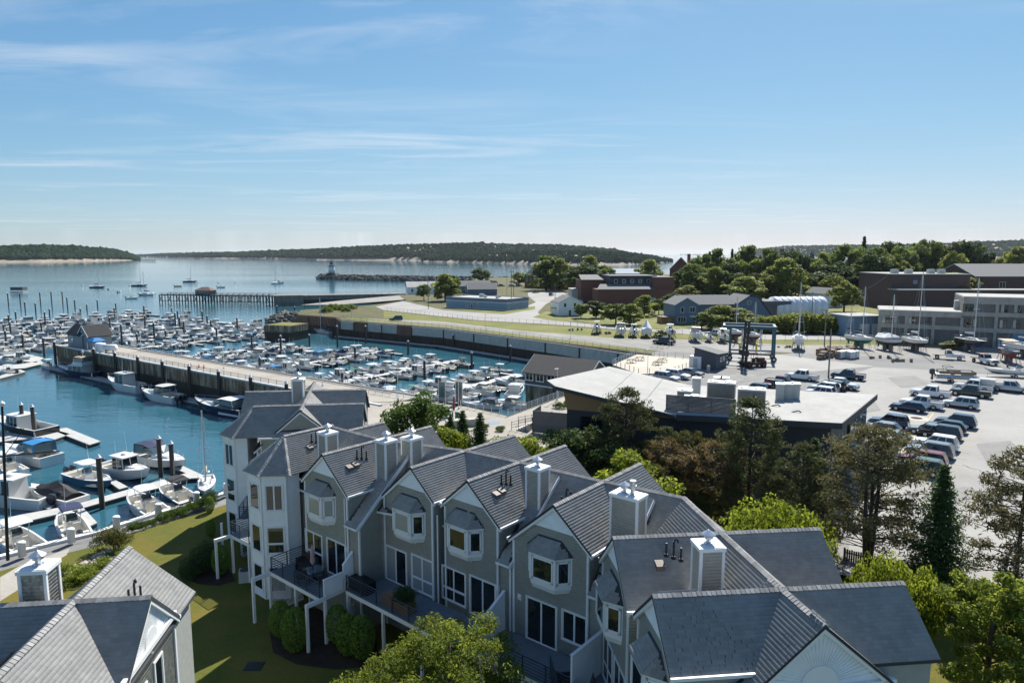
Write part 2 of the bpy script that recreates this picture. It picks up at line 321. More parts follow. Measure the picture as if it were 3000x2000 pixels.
def main_land():
    SEAW = MATS['stained_seawall']
    px = [(1078,1178), (1226,1172), (1366,1190), (1488,1217), (1664,1153), (1790,1105), (1905,1075), (2030,1058), (2035,1045), (1905,1036)]
    pts = [tuple(G(x, y, ZL)[:2]) for x, y in px]+[(9.4,188.6), (-22,221.5), (-62,248), *[tuple(G(x, y, ZL)[:2]) for x, y in ((985,929), (872,921), (880,908), (1000,900), (1090,893), (1190,880))], (-66,400), (-50,425), (-30,520), (-41,690), (60,740), (200,820), (700,900), (1500,900), (1500,40), (48,30), (40,52), (18,70), (16,84), (12,97), (-6,96)]
    b = MB(); b.prism(pts[::-1], -1.5, ZL-.02); struct(b.part('terrain', SEAW))
    sheet('ground_cover', pts, ZL-.012, SCRUB, px=False)
    z = ZL
    sheet('plaza', [(1078,1180), (1226,1174), (1366,1192), (1488,1219), (1650,1160), (1700,1180), (1690,1260), (1560,1330), (1250,1330), (1050,1240)], z+.0, PLAZA)
    sheet('car_park', [(1655,1160), (1905,1078), (2030,1060), (2600,1010), (3200,1020), (4200,1300), (4600,2000), (2990,1720), (2430,1680), (2350,1450), (1700,1300)], z+.002, ASPH)
    sheet('car_park_lane', [(2390,1130), (2560,1075), (2700,1082), (3200,1120), (4300,1400), (4600,1950), (2990,1720), (2480,1690), (2500,1450)], z+.006, ASPHL)
    sheet('concrete_pad', [(2080,1070), (2140,1032), (2260,1036), (2560,1072), (2380,1088), (2150,1078)], z+.010, ASPHL)
    sheet('yard', [(1124,935), (1300,940), (1523,967), (1800,985), (2100,992), (2300,1005), (2560,1008), (3300,1030), (3300,1078), (2560,1045), (2260,1030), (2080,1068), (1940,1070), (1905,1030), (1600,996), (1300,958), (1090,942), (1010,930)], z+.004, GRAVEL)
    sheet('grass_verge', [(1124,910), (1400,940), (1651,955), (1800,966), (2100,984), (2300,996), (2560,1000), (3300,1012), (3300,1024), (2560,1010), (2300,1010), (2100,996), (1800,990), (1523,968), (1300,942), (1124,932)], z+.008, GRASS)
    sheet('road', [(1100,898), (1180,882), (1300,908), (1400,915), (1478,920), (1561,928), (1600,935), (1686,945), (1800,955), (2000,962), (2220,980), (2560,982), (3300,990), (3300,1006), (2560,996), (2220,994), (2000,977), (1800,964), (1651,952), (1400,938), (1124,908)], z+.014, ASPHL)
    sheet('side_road', [(1478,920), (1540,898), (1570,885), (1548,868), (1545,852), (1640,852), (1660,862), (1600,890), (1575,915), (1600,934), (1561,928)], z+.018, ASPHL)
    sheet('grass_plot', [(1300,900), (1305,892), (1490,902), (1568,897), (1567,905), (1480,920), (1400,914)], z+.022, GRASS)
    sheet('grass_plot', [(1561,929), (1600,912), (1660,915), (1686,945), (1600,936)], z+.022, GRASS)
    sheet('grass_plot', [(1690,940), (1720,905), (2050,910), (2070,950), (1960,968), (1800,955)], z+.02, GRASS)
    sheet('grass_plot', [(2420,905), (2590,890), (2600,900), (2590,925), (2430,925)], z+.02, GRASS)
    sheet('grass_fringe', [(1010,934), (1300,956), (1600,996), (1905,1033), (1935,1028), (1610,990), (1300,951), (1030,930)], z+.026, GRASS)
    sheet('beach', [(880,893), (1000,892), (1180,878), (1300,862), (1240,858), (1000,880)], 5.9, GRAVEL)
    # faded bay lines
    YL = mat('faded_yellow_paint', (.55,.42,.10), .7, var=.3, scale=3)
    for i, (a, c) in enumerate((((2735,1210), (2640,1325)), ((2600,1235), (2710,1245)), ((2560,1260), (2690,1268)))):
        A = G(*a, z+.03); B = G(*c, z+.03); k = MB(); d = (B-A).normalized(); n = Vector((d.y, -d.x, 0))*.06; k.add([A-n, B-n, B+n, A+n], [(0,1,2,3)]); struct(k.part('bay_line', YL))
    for px_, py_ in ((2685,1224),):
        k = MB(); c = G(px_, py_, z+.012); k.add([(c.x+1.7*math.cos(a*.45), c.y+1.7*math.sin(a*.45), c.z) for a in range(14)], [tuple(range(14))]); struct(k.part('drain_apron', CONC))
        k = MB(); k.add([(c.x+.8*math.cos(a*.45), c.y+.8*math.sin(a*.45), c.z+.006) for a in range(14)], [tuple(range(14))]); struct(k.part('drain_cover', MULCH))
main_land()
def lot_wear():
    TAR = mat('tar_seam', (.05,.05,.05), .8, var=.2); PATCH = groundmat('asphalt_patch', (.20,.20,.19), (.25,.247,.235), .3, 3)
    for i, pts in enumerate(([(2600,1105),(2680,1100),(2730,1125),(2640,1135)], [(2860,1300),(2960,1290),(3000,1330),(2890,1350)], [(2760,1430),(2840,1425),(2850,1460),(2765,1470)], [(2120,1100),(2200,1090),(2230,1110),(2150,1122)], [(2500,1180),(2560,1172),(2580,1200),(2510,1212)])): sheet('asphalt_patch', pts, ZL+.034, PATCH)
    for a, c in (((2470,1190),(2860,1470)), ((2800,1210),(2700,1600)), ((2560,1090),(3000,1160)), ((2820,1360),(3000,1420)), ((2860,1500),(2990,1440)), ((2740,1480),(2960,1560)), ((2150,1120),(2260,1090))):
        A = G(*a, ZL+.04); C = G(*c, ZL+.04); n = Vector((C.y-A.y, A.x-C.x, 0)).normalized(); k = MB(); pts = [A.lerp(C, i/14)+n*random.uniform(-.35,.35) for i in range(15)]
        k.add([p-n*.035 for p in pts]+[p+n*.035 for p in pts], [(i, i+1, i+16, i+15) for i in range(14)]); struct(k.part('tar_seam', TAR))
    for i in range(9): A = G(2800-i*14, 1262+i*17, ZL+.036); k = MB(); d = Vector((-.76,.65,0)); n = Vector((.65,.76,0))*.05; k.add([A-d*3-n, A+d*2.4-n, A+d*2.4+n, A-d*3+n], [(0,1,2,3)]); struct(k.part('bay_line', MATS['faded_yellow_paint']))
lot_wear()
# ---- canopy clumps for woods too far off to count
def canopy_mesh(name, cen, rad, m, seg=1, leafy=.35):
    """joined noisy low-poly crowns; one mass"""
    t = (1+5**.5)/2; iv = np.array([(-1,t,0),(1,t,0),(-1,-t,0),(1,-t,0),(0,-1,t),(0,1,t),(0,-1,-t),(0,1,-t),(t,0,-1),(t,0,1),(-t,0,-1),(-t,0,1)], float); iv /= np.linalg.norm(iv[0])
    fi = [(0,11,5),(0,5,1),(0,1,7),(0,7,10),(0,10,11),(1,5,9),(5,11,4),(11,10,2),(10,7,6),(7,1,8),(3,9,4),(3,4,2),(3,2,6),(3,6,8),(3,8,9),(4,9,5),(2,4,11),(6,2,10),(8,6,7),(9,8,1)]
    for _ in range(seg):
        nv = list(map(tuple, iv)); mid = {}; nf = []
        def mp(a, b):
            k = (min(a,b), max(a,b))
            if k not in mid: p = np.array(nv[a])+np.array(nv[b]); nv.append(tuple(p/np.linalg.norm(p))); mid[k] = len(nv)-1
            return mid[k]
        for a, b, c in fi:
            x, y, z = mp(a,b), mp(b,c), mp(c,a); nf += [(a,x,z), (b,y,x), (c,z,y), (x,y,z)]
        iv = np.array(nv); fi = nf
    fi = np.array(fi); N = len(cen); nv = len(iv)
    V = iv[None]*(1+rng.normal(0, leafy*.5, (N, nv, 1)))*np.asarray(rad)[:, None, :]+np.asarray(cen)[:, None, :]
    F = (fi[None]+(np.arange(N)*nv)[:, None, None]).reshape(-1, 3)
    me = bpy.data.meshes.new(name); me.vertices.add(N*nv); me.vertices.foreach_set('co', V.astype(np.float32).ravel())
    me.loops.add(len(F)*3); me.loops.foreach_set('vertex_index', F.ravel().astype(np.int32)); me.polygons.add(len(F)); me.polygons.foreach_set('loop_start', np.arange(0, len(F)*3, 3, dtype=np.int32))
    me.update(calc_edges=True); me.materials.append(m); set_tone(me, np.repeat(rng.uniform(.65, 1.3, N), len(fi))*rng.uniform(.75, 1.25, len(F)))
    return me
FORM = leafmat('far_foliage', (.016,.036,.016), (.014,.03,.012), .2, spec=0)
ROCKY = groundmat('shore_rock', (.20,.17,.13), (.32,.28,.22), .02, .2, speck=.2)
def far_land(name, sh, top, dist_extra, z_flat=4, n=700, cr=9, label=None):
    """a wooded shore: sh = [(px, py_waterline)], top = canopy height in m at each point, depth back from the shore"""
    A = [G(x, y, 0) for x, y in sh]; b = MB(); m = len(A); rows = []
    for k, (f, zf) in enumerate(((0, 0), (.06, .12), (.3, .55), (.6, .9), (1, .8), (1.6, .2))):
        rows.append([(a.x*(1+dist_extra*f/max(a.y,1)), a.y+dist_extra*f, (-1 if k == 0 else z_flat*.6+max(0, top[i]-cr*1.0)*zf)) for i, a in enumerate(A)])
    b.loft(rows, closed=False, cap=False); b.add([(a.x, a.y-1, -1) for a in A]+[(r[0], r[1], r[2]) for r in rows[1]], [(i, i+1, m+i+1, m+i) for i in range(m-1)])
    struct(b.part(name, ROCKY, None))
    cen = []; rad = []
    for _ in range(n):
        t = random.random()*(m-1); i = int(t); u = t-i; f = .07+random.random()**1.3*.9; a = A[i].lerp(A[i+1], u); tp = top[i]*(1-u)+top[i+1]*u
        x = a.x*(1+dist_extra*f/a.y); y = a.y+dist_extra*f; zz = z_flat*.6+max(0, tp-cr)*min(1, .12+f*1.3 if f < .6 else .9)
        r = cr*random.uniform(.55, 1.15); cen.append((x, y, zz+r*.25)); rad.append((r*1.1, r*1.1, r*random.uniform(.8, 1.25)))
    o = bpy.data.objects.new('woodland', canopy_mesh('woodland', cen, rad, FORM, 1, .42)); COL.objects.link(o); stuff(o)
far_land('island', [(-500,768), (-200,770), (0,769), (120,768), (230,766), (330,764), (382,763), (405,762)], [40,60,62,68,66,55,34,6], 330, n=2600, cr=8.5)
far_land('far_shore', [(385,752), (480,754), (600,757), (700,757.5), (830,760), (930,762), (1050,763), (1150,763.5), (1300,765), (1420,767)], [14,34,40,44,55,58,72,78,84,84], 700, n=3600, cr=10)
far_land('headland', [(1240,767), (1330,769), (1420,771), (1560,775), (1700,777), (1820,777), (1900,773), (1965,767)], [26,30,34,40,42,36,24,4], 420, n=1800, cr=7)
far_land('inner_headland', [(1380,764), (1500,764.5), (1650,765), (1800,764), (1860,762)], [86,84,78,56,20], 800, n=1500, cr=10)
far_land('hill', [(2180,752), (2300,756), (2450,758), (2600,760), (2800,762), (3000,763), (3300,764)], [70,100,96,92,100,112,116], 900, n=3400, cr=10)
far_land('islet', [(1992,746.6), (2020,746.8), (2060,746.6)], [6,14,6], 300, n=60, cr=14)
# ------------------------------------------------------------------ shingle layers
def tabs(poly, expo=.17, wmin=.22, wmax=.42, th=.024, over=1.18, tv=.08):
    """shingles over one convex roof or wall face; returns list of (corners4, normal, tone)"""
    P = [Vector(p) for p in poly]; n = Vector((0,0,0))
    for i in range(len(P)): n += P[i].cross(P[(i+1) % len(P)])
    n.normalize()
    if n.z < -1e-3: n = -n
    e = Vector((0,0,1)).cross(n)
    e.normalize(); s = n.cross(e)
    o = P[0]; q = [((p-o).dot(e), (p-o).dot(s)) for p in P]
    lo = min(b for a, b in q); hi = max(b for a, b in q); out = []
    def iv(y):
        xs = []
        for i in range(len(q)):
            (x0, y0), (x1, y1) = q[i], q[(i+1) % len(q)]
            if (y0 - y)*(y1 - y) <= 0 and abs(y1-y0) > 1e-9: xs.append(x0+(x1-x0)*(y-y0)/(y1-y0))
        return (min(xs), max(xs)) if len(xs) > 1 else None
    k = 0; y = lo
    while y < hi-.02:
        yb = y+1e-4; yt = min(y+expo*over, hi-1e-4); a = iv(yb); c = iv(yt)
        if a is None: a = c
        if c is None: c = a
        if a and c:
            x0 = min(a[0], c[0]); x1 = max(a[1], c[1]); x = x0 - random.random()*wmax
            while x < x1:
                w = random.uniform(wmin, wmax); xa, xb = x, x+w-.003; x += w
                b0, b1 = max(xa, a[0]), min(xb, a[1]); t0, t1 = max(xa, c[0]), min(xb, c[1])
                if b1-b0 < .01 and t1-t0 < .01: continue
                if b1 < b0: b0 = b1 = (b0+b1)/2
                if t1 < t0: t0 = t1 = (t0+t1)/2
                r = th*random.choice((.85, 1.)); full = (b0 == xa and b1 == xb and t0 == xa and t1 == xb)
                dy = 0
                B0 = o+e*b0+s*(yb+dy); B1 = o+e*b1+s*(yb+dy); T1 = o+e*t1+s*yt; T0 = o+e*t0+s*yt
                out.append((B0, B1, T1, T0, n, r, random.uniform(1-tv, 1+tv), full))
        y += expo; k += 1
    return out
def shingle_mesh(name, tl, m, off):
    N = len(tl); V = np.empty((N, 6, 3), np.float32); T = np.empty((N, 2), np.float32)
    for i, (B0, B1, T1, T0, n, r, tn, fu) in enumerate(tl):
        up = n*r; lo = n*-.012; u2 = n*.004
        V[i, 0] = B0+lo; V[i, 1] = B1+lo; V[i, 2] = B1+up; V[i, 3] = B0+up; V[i, 4] = T1+u2; V[i, 5] = T0+u2
        T[i] = tn
    V -= np.array(off, np.float32)
    base = (np.arange(N)*6)[:, None]
    F = np.concatenate([base+np.array([[3,2,4,5]]), base+np.array([[0,1,2,3]])], 1).reshape(-1, 4)
    me = bpy.data.meshes.new(name); me.vertices.add(N*6); me.vertices.foreach_set('co', V.ravel())
    me.loops.add(len(F)*4); me.loops.foreach_set('vertex_index', F.ravel().astype(np.int32))
    me.polygons.add(len(F)); me.polygons.foreach_set('loop_start', np.arange(0, len(F)*4, 4, dtype=np.int32))
    me.update(calc_edges=True); me.materials.append(m); set_tone(me, T.ravel()); return me
def lay_shingles(parent, faces, m, singles=300, env=None, pname='shingle', field='shingle_field', where=None, **kw):
    tl = []
    for f in faces: tl += tabs(f, **kw)
    if env:
        C = np.array([((a[0]+a[1]+a[2]+a[3])/4)[:] for a in tl]); keep = np.ones(len(tl), bool)
        for f in env:
            P = [Vector(p) for p in f]; n = Vector((0,0,0))
            for i in range(len(P)): n += P[i].cross(P[(i+1) % len(P)])
            n.normalize()
            if n.z < 0: n = -n
            if n.z < .1: continue
            z = P[0].z - ((C[:, 0]-P[0].x)*n.x + (C[:, 1]-P[0].y)*n.y)/n.z
            ins = np.ones(len(tl), bool); ar = sum(P[i].x*P[(i+1) % len(P)].y-P[(i+1) % len(P)].x*P[i].y for i in range(len(P))); sg = 1 if ar > 0 else -1
            for i in range(len(P)):
                a, b = P[i], P[(i+1) % len(P)]; ins &= sg*((b.x-a.x)*(C[:, 1]-a.y)-(b.y-a.y)*(C[:, 0]-a.x)) > .15
            keep &= ~(ins & (z > C[:, 2]+.16))
        tl = [t for t, k in zip(tl, keep) if k]
    off = parent.get('_o', (0,0,0))
    if singles:
        key = lambda t: (t[0]+t[2]).length_squared*.25 if where is None else where((t[0]+t[2])/2)
        cp = Vector((0,0,CAM_H)); idx = [i for i, t in enumerate(tl) if t[7]]
        idx.sort(key=lambda i: ((tl[i][0]+tl[i][2])*.5-cp).length if where is None else where((tl[i][0]+tl[i][2])*.5))
        pick = set(idx[:singles]); cache = {}
        for i in pick:
            B0, B1, T1, T0, n, r, tn, fu = tl[i]; w = (B1-B0).length; h = (T0-B0).length
            wk = round(w*20); tk = int((tn-.7)*20); kk = (wk, tk)
            if kk not in cache:
                z0 = Vector((0,0,1)); ww = wk/20
                cache[kk] = shingle_mesh(pname, [(Vector((0,0,0)), Vector((ww-.004,0,0)), Vector((ww-.004,h,0)), Vector((0,h,0)), z0, .012, .7+tk/20, True)], m, (0,0,0))
            o = bpy.data.objects.new(pname, cache[kk]); COL.objects.link(o); o.parent = parent
            e = (B1-B0).normalized(); s = n.cross(e)
            o.matrix_local = Matrix(((e.x, s.x, n.x, B0.x-off[0]), (e.y, s.y, n.y, B0.y-off[1]), (e.z, s.z, n.z, B0.z-off[2]), (0,0,0,1)))
        tl = [t for i, t in enumerate(tl) if i not in pick]
    o = bpy.data.objects.new(field, shingle_mesh(field, tl, m, off)); COL.objects.link(o); o.parent = parent; stuff(o)
    return o
def clapboards(mb, facets, z0, z1, expo=.13, mi=0):
    """lapped boards on vertical facets given as (a, b) ground points, outward to the right of a->b"""
    for a, b in facets:
        a = Vector((a[0], a[1], 0)); b = Vector((b[0], b[1], 0)); t = (b-a).normalized(); n = Vector((t.y, -t.x, 0)); z = z0
        while z < z1-.01:
            zt = min(z+expo, z1); lo = n*.022; hi = n*.006
            A = a+Vector((0,0,z)); B = b+Vector((0,0,z)); C = b+Vector((0,0,zt)); D = a+Vector((0,0,zt))
            mb.add([A, B, B+lo, A+lo, C+hi, D+hi], [(0,1,2,3), (3,2,4,5)], mi); z += expo
# ------------------------------------------------------------------ townhouses
ZR = 16.7; TAN = math.tan(math.radians(40.5)); ZG = 5.2; ZD = 8.4
class House:
    def __init__(s, th): s.th = th; s.faces = []; s.caps = []; s.walls = []; s.extra = []
def ridge_caps(mb, a, b, w=.17):
    a = Vector(a); b = Vector(b); t = (b-a); L = t.length; t.normalize(); r = Vector((t.y, -t.x, 0)).normalized(); x = 0
    while x < L-.05:
        p = a+t*x; q = a+t*min(x+.34, L); u = Vector((0,0,.055+random.random()*.015)); u2 = Vector((0,0,.03)); dn = Vector((0,0,-w*.62))
        mb.add([p+u, p+r*w+u+dn, p-r*w+u+dn, q+u2, q+r*w+u2+dn, q-r*w+u2+dn, p+Vector((0,0,.0)), p+r*w+dn*1.1, p-r*w+dn*1.1], [(0,1,4,3), (2,0,3,5), (6,7,1,0), (8,6,0,2)])
        x += .2
def gable(h, fr, hl, hr, L, zr=ZR, zb=ZG, front='grey', back=True, d0=0., tri=True, wall=True):
    zl = zr-hl*TAN; zq = zr-hr*TAN; th = h.th
    for q in (((-hl, d0, zl), (0, d0, zr), (0, L, zr), (-hl, L, zl)), ((0, d0, zr), (hr, d0, zq), (hr, L, zq), (0, L, zr))): h.faces.append([fr.w(p) for p in q])
    mb = MB(fr)
    for a, za, b, zb2 in ((-hl, zl, 0, zr), (0, zr, hr, zq)):
        mb.hexa([(a,d0,za-.14),(b,d0,zb2-.14),(b,L,zb2-.14),(a,L,za-.14),(a,d0,za-.016),(b,d0,zb2-.016),(b,L,zb2-.016),(a,L,za-.016)])
    mb.part('roof_slab', ROOFDK, th)
    h.caps.append((fr.w((0, d0, zr)), fr.w((0, L, zr))))
    if wall:
        wl = hl-.22; wr = hr-.22; poly = [(-wl, zb), (wr, zb), (wr, zr-wr*TAN-.1), (0, zr-.1), (-wl, zr-wl*TAN-.1)]
        MB(fr).xprism(poly, .2, L-.2).part('wall', GREYW, th)
        if front == 'grey':
            q = [(-wl, .19, zb), (wr, .19, zb), (wr, .19, zr-wr*TAN-.1), (0, .19, zr-.1), (-wl, .19, zr-wl*TAN-.1)]; h.walls.append([fr.w(p) for p in q])
        h.walls.append([fr.w(p) for p in ((wr+.01, .2, zb), (wr+.01, L*.5, zb), (wr+.01, L*.5, zr-wr*TAN-.1), (wr+.01, .2, zr-wr*TAN-.1))])
        # rake boards, corner boards, white gable panel
        for sgn, w, ze in ((-1, hl, zl), (1, hr, zq)):
            rb = MB(fr); rb.hexa([(sgn*w, .02, ze-.3), (0, .02, zr-.32), (0, .16, zr-.32), (sgn*w, .16, ze-.3), (sgn*w, .02, ze-.05), (0, .02, zr-.05), (0, .16, zr-.05), (sgn*w, .16, ze-.05)]); rb.part('rake_board', TRIM, th)
            cb = MB(fr); x = sgn*(w-.22); cb.box(min(x, x-sgn*.14), max(x, x-sgn*.14)+.001, .12, .2, zb, ze-.1); cb.part('corner_board', TRIM, th)
            if ze > 13.9: MB(fr).box(min(sgn*w, sgn*(w+.12)), max(sgn*w, sgn*(w+.12)), 0, min(4.4, L*.45), ze-.14, ze-.01).part('gutter', TRIM, th)
        if tri:
            hh = 1.45; w = hh/TAN; tp = MB(fr); z = zr-hh; k = 0
            while z < zr-.08:
                x = (zr-z)/TAN; x2 = max((zr-z-.12)/TAN, .01); tp.add([(-x,.13,z), (x,.13,z), (x2,.155,z+.12), (-x2,.155,z+.12), (-x,.17,z), (x,.17,z)], [(0,1,2,3), (4,5,1,0)]); z += .12
            tp.part('gable_panel', CLAP, th)
def window(th, fr, s0, s1, z0, z1, d=.2, cols=2, name='window', glass=None, sash=False, t=.09, gm=None):
    f = MB(fr); y0 = d-.07; y1 = d+.02
    f.box(s0-t, s1+t, y0, y1, z1, z1+t); f.box(s0-t, s1+t, y0-.03, y1, z0-t, z0); f.box(s0-t, s0, y0, y1, z0, z1); f.box(s1, s1+t, y0, y1, z0, z1)
    w = (s1-s0)/cols
    for i in range(1, cols): f.box(s0+i*w-.05, s0+i*w+.05, y0+.01, y1, z0, z1)
    zm = z0+(z1-z0)*.36
    if sash: f.box(s0, s1, y0+.012, y1, zm-.04, zm+.04)
    o = f.part(name, TRIM, th)
    for i in range(cols):
        a, b = s0+i*w+.02, s0+(i+1)*w-.02; g = gm[i] if gm else (glass or GLASS)
        for lo, hi in (((z0, zm-.04), (zm+.04, z1)) if sash else ((z0, z1),)):
            p = MB(fr); p.box(a+.03, b-.03, d-.035, d-.02, lo+.03, hi-.03); p.part('pane', g, o)
            fm = MB(fr); fm.box(a, a+.035, d-.05, d-.01, lo, hi); fm.box(b-.035, b, d-.05, d-.01, lo, hi); fm.box(a, b, d-.05, d-.01, hi-.035, hi); fm.box(a, b, d-.05, d-.01, lo, lo+.035); fm.part('sash', TRIM, o)
    return o
def bay(h, fr, c=-.3, z0=11.95, z1=14.0, gm=None):
    th = h.th; pl = [(c-1.4, .2), (c-.8, -.5), (c+.8, -.5), (c+1.4, .2)]
    gm = gm or [GLASS]*3
    b = MB(fr)
    b.loft([[(x*.9+c*.1, y*.85+.03, z0) for x, y in pl], [(x, y, z0+.28) for x, y in pl], [(x, y, z0+.55) for x, y in pl]], cap=True)
    b.prism(pl, z1-.2, z1)
    b.prism([(p[0]+(p[0]-c)*.09, p[1]-(.1 if p[1] < 0 else 0)) for p in pl], z1-.06, z1+.02)
    for x, y in pl: b.box(x-.07, x+.07, y-.05, y+.07, z0+.5, z1-.1)
    o = b.part('bay_window', TRIM, th)
    MB(fr).prism([(c-1.3,.2),(c-.74,-.4),(c+.74,-.4),(c+1.3,.2)], z0+.5, z1-.2).part('dark_interior', GLASS, o)
    for i in range(3):
        p, q = pl[i], pl[i+1]; A = Vector(fr.w((*p, 0))); B = Vector(fr.w((*q, 0))); t = (B-A); L = t.length; t.normalize()
        f2 = FR(A[:2], math.degrees(math.atan2(-t.y, t.x)))
        fm = MB(f2); y0, y1 = -.05, .02
        for bx in ((.1, L-.1, z1-.3, z1-.2), (.1, L-.1, z0+.55, z0+.68), (.1, .2, z0+.55, z1-.2), (L-.2, L-.1, z0+.55, z1-.2)): fm.box(bx[0], bx[1], y0, y1, bx[2], bx[3])
        if i == 1 and L > 1.3: pass
        fm.part('window_frame', TRIM, o); MB(f2).box(.16, L-.16, -.03, -.015, z0+.63, z1-.27).part('pane', gm[i], o)
    e = [(c-1.58, .2), (c-.92, -.68), (c+.92, -.68), (c+1.58, .2)]; r0 = (c-.75, .2, z1+.78); r1 = (c+.75, .2, z1+.78); E = [(x, y, z1+.03) for x, y in e]
    fs = [(E[0], E[1], r0), (E[1], E[2], r1, r0), (E[2], E[3], r1)]
    m = MB(fr); m.add(E+[r0, r1], [(0,1,4), (1,2,5,4), (2,3,5), (3,2,1,0)]); m.part('hip_roof', ROOFDK, o)
    h.extra += [[fr.w(p) for p in f] for f in fs]
    for x in (c-.5, c+.5):
        k = MB(fr); k.xprism([(x-.03, z0), (x+.03, z0), (x+.03, z0-.3), (x-.03, z0-.3)], .12, .2); k.beam((x, -.1, z0-.02), (x, .15, z0-.28), .05, .05); k.part('bracket', TRIM, o)
def chimney(h, fr, s, d, w=.95, l=.95, top=17.4, zb=13.2, caps=1):
    o = MB(fr).box(s-w/2, s+w/2, d-l/2, d+l/2, zb, top-.06).part('chimney', GREYW, h.th)
    for a, b in ((s-w/2, d-l/2), (s+w/2, d-l/2), (s+w/2, d+l/2), (s-w/2, d+l/2)):
        MB(fr).box(a-.06, a+.06, b-.06, b+.06, zb, top-.05).part('corner_board', TRIM, o)
    t = MB(fr); t.box(s-w/2-.1, s+w/2+.1, d-l/2-.1, d+l/2+.1, top-.16, top); t.box(s-w/2-.05, s+w/2+.05, d-l/2-.05, d+l/2+.05, top, top+.03); t.part('chimney_crown', TRIM, o)
    q = lambda x0, x1, y, z0, z1: [fr.w((x0, y, z0)), fr.w((x1, y, z0)), fr.w((x1, y, z1)), fr.w((x0, y, z1))]
    h.walls.append(q(s-w/2+.06, s+w/2-.06, d-l/2-.005, zb, top-.16))
    h.walls.append([fr.w(p) for p in ((s+w/2+.005, d-l/2+.06, zb), (s+w/2+.005, d+l/2-.06, zb), (s+w/2+.005, d+l/2-.06, top-.16), (s+w/2+.005, d-l/2+.06, top-.16))])
    for k in range(caps):
        c = fr.w((s+(k-.5*(caps-1))*.5, d, top)); f = MB(); tall = .55 if k == 1 or caps == 1 and False else .2
        f.lathe([(.22,.03), (.22,.06), (.12,.08), (.12,.16+tall*.4), (.2,.17+tall*.4), (.2,.30+tall*.4), (.13,.31+tall*.4)], 12, c)
        if k == 0: f.lathe([(.32,.33+tall*.4), (.30,.36+tall*.4), (.02,.55+tall*.4)], 12, c)
        else: f.lathe([(.17,.25+tall*.4), (.17,.55+tall*.4)], 10, c)
        f.part('flue_cap', STEEL, o, smooth=False)
def vents(h, fr, s, d, zf, n=3, boxes=1):
    for k in range(n):
        x = s+(k-1)*.1; y = d+(k-1)*.32; z = zf(x)
        m = MB(fr); m.tube((x, y, z-.05), (x, y, z+.62+.2*(k % 2)), .05, .05, 8); m.lathe([(.14,-.02), (.08,.09)], 8, (x, y, z))
        if k == 1: m.path([(x, y, z+.8), (x, y+.06, z+.9), (x, y+.16, z+.9), (x, y+.2, z+.74)], .04)
        m.part('vent_pipe', BLACK, h.th)
    for k in range(boxes):
        x = s+.25+.05*k; y = d-.75-.55*k; z = zf(x)
        m = MB(fr); m.hexa([(x-.22,y-.2,zf(x-.22)), (x+.22,y-.2,zf(x+.22)), (x+.22,y+.2,zf(x+.22)), (x-.22,y+.2,zf(x-.22)), (x-.1,y-.2,z+.2), (x+.26,y-.2,z+.08), (x+.26,y+.2,z+.08), (x-.1,y+.2,z+.2)]); m.part('roof_vent', VENTB, h.th)
def main_roof(h, pts, off_f, off_b, wall=True):
    P = [Vector(p) for p in pts]; N = []
    for i in range(len(P)):
        ns = []
        if i: t = (P[i]-P[i-1]).normalized(); ns.append(Vector((t.y, -t.x)))
        if i < len(P)-1: t = (P[i+1]-P[i]).normalized(); ns.append(Vector((t.y, -t.x)))
        n = sum(ns, Vector((0,0))).normalized(); N.append(n/max(.55, n.dot(ns[0])))
    for sgn, of in ((1, off_f), (-1, off_b)):
        E = [P[i]+N[i]*sgn*of for i in range(len(P))]; ze = ZR-of*TAN
        for i in range(len(P)-1):
            q = [(*E[i], ze), (*E[i+1], ze), (*P[i+1], ZR), (*P[i], ZR)]
            if sgn < 0: q = q[::-1]
            h.faces.append(q); m = MB(); m.add([(p[0], p[1], p[2]-.016) for p in q]+[(p[0], p[1], p[2]-.14) for p in q], [(0,1,2,3), (7,6,5,4), (0,4,5,1), (1,5,6,2), (2,6,7,3), (3,7,4,0)]); m.part('roof_slab', ROOFDK, h.th)
            if wall:
                a = P[i]+N[i]*sgn*(of-.35); b = P[i+1]+N[i+1]*sgn*(of-.35); m = MB(); z1 = ze+.2
                m.add([(*a,ZG), (*b,ZG), (*b,z1), (*a,z1), (*P[i],ZG), (*P[i+1],ZG), (*P[i+1],ZR-.3), (*P[i],ZR-.3)], [(0,1,2,3), (3,2,6,7), (0,3,7,4), (1,5,6,2)]); m.part('wall', GREYW, h.th)
                if sgn > 0: h.walls.append([(*a,ZG), (*b,ZG), (*b,z1), (*a,z1)])
                m = MB(); c = P[i]+N[i]*sgn*(of-.02); d = P[i+1]+N[i+1]*sgn*(of-.02); m.beam((*c, ze-.08), (*d, ze-.08), .12, .13); m.part('gutter', TRIM, h.th)
    for i in range(len(P)-1): h.caps.append(((*P[i], ZR), (*P[i+1], ZR)))
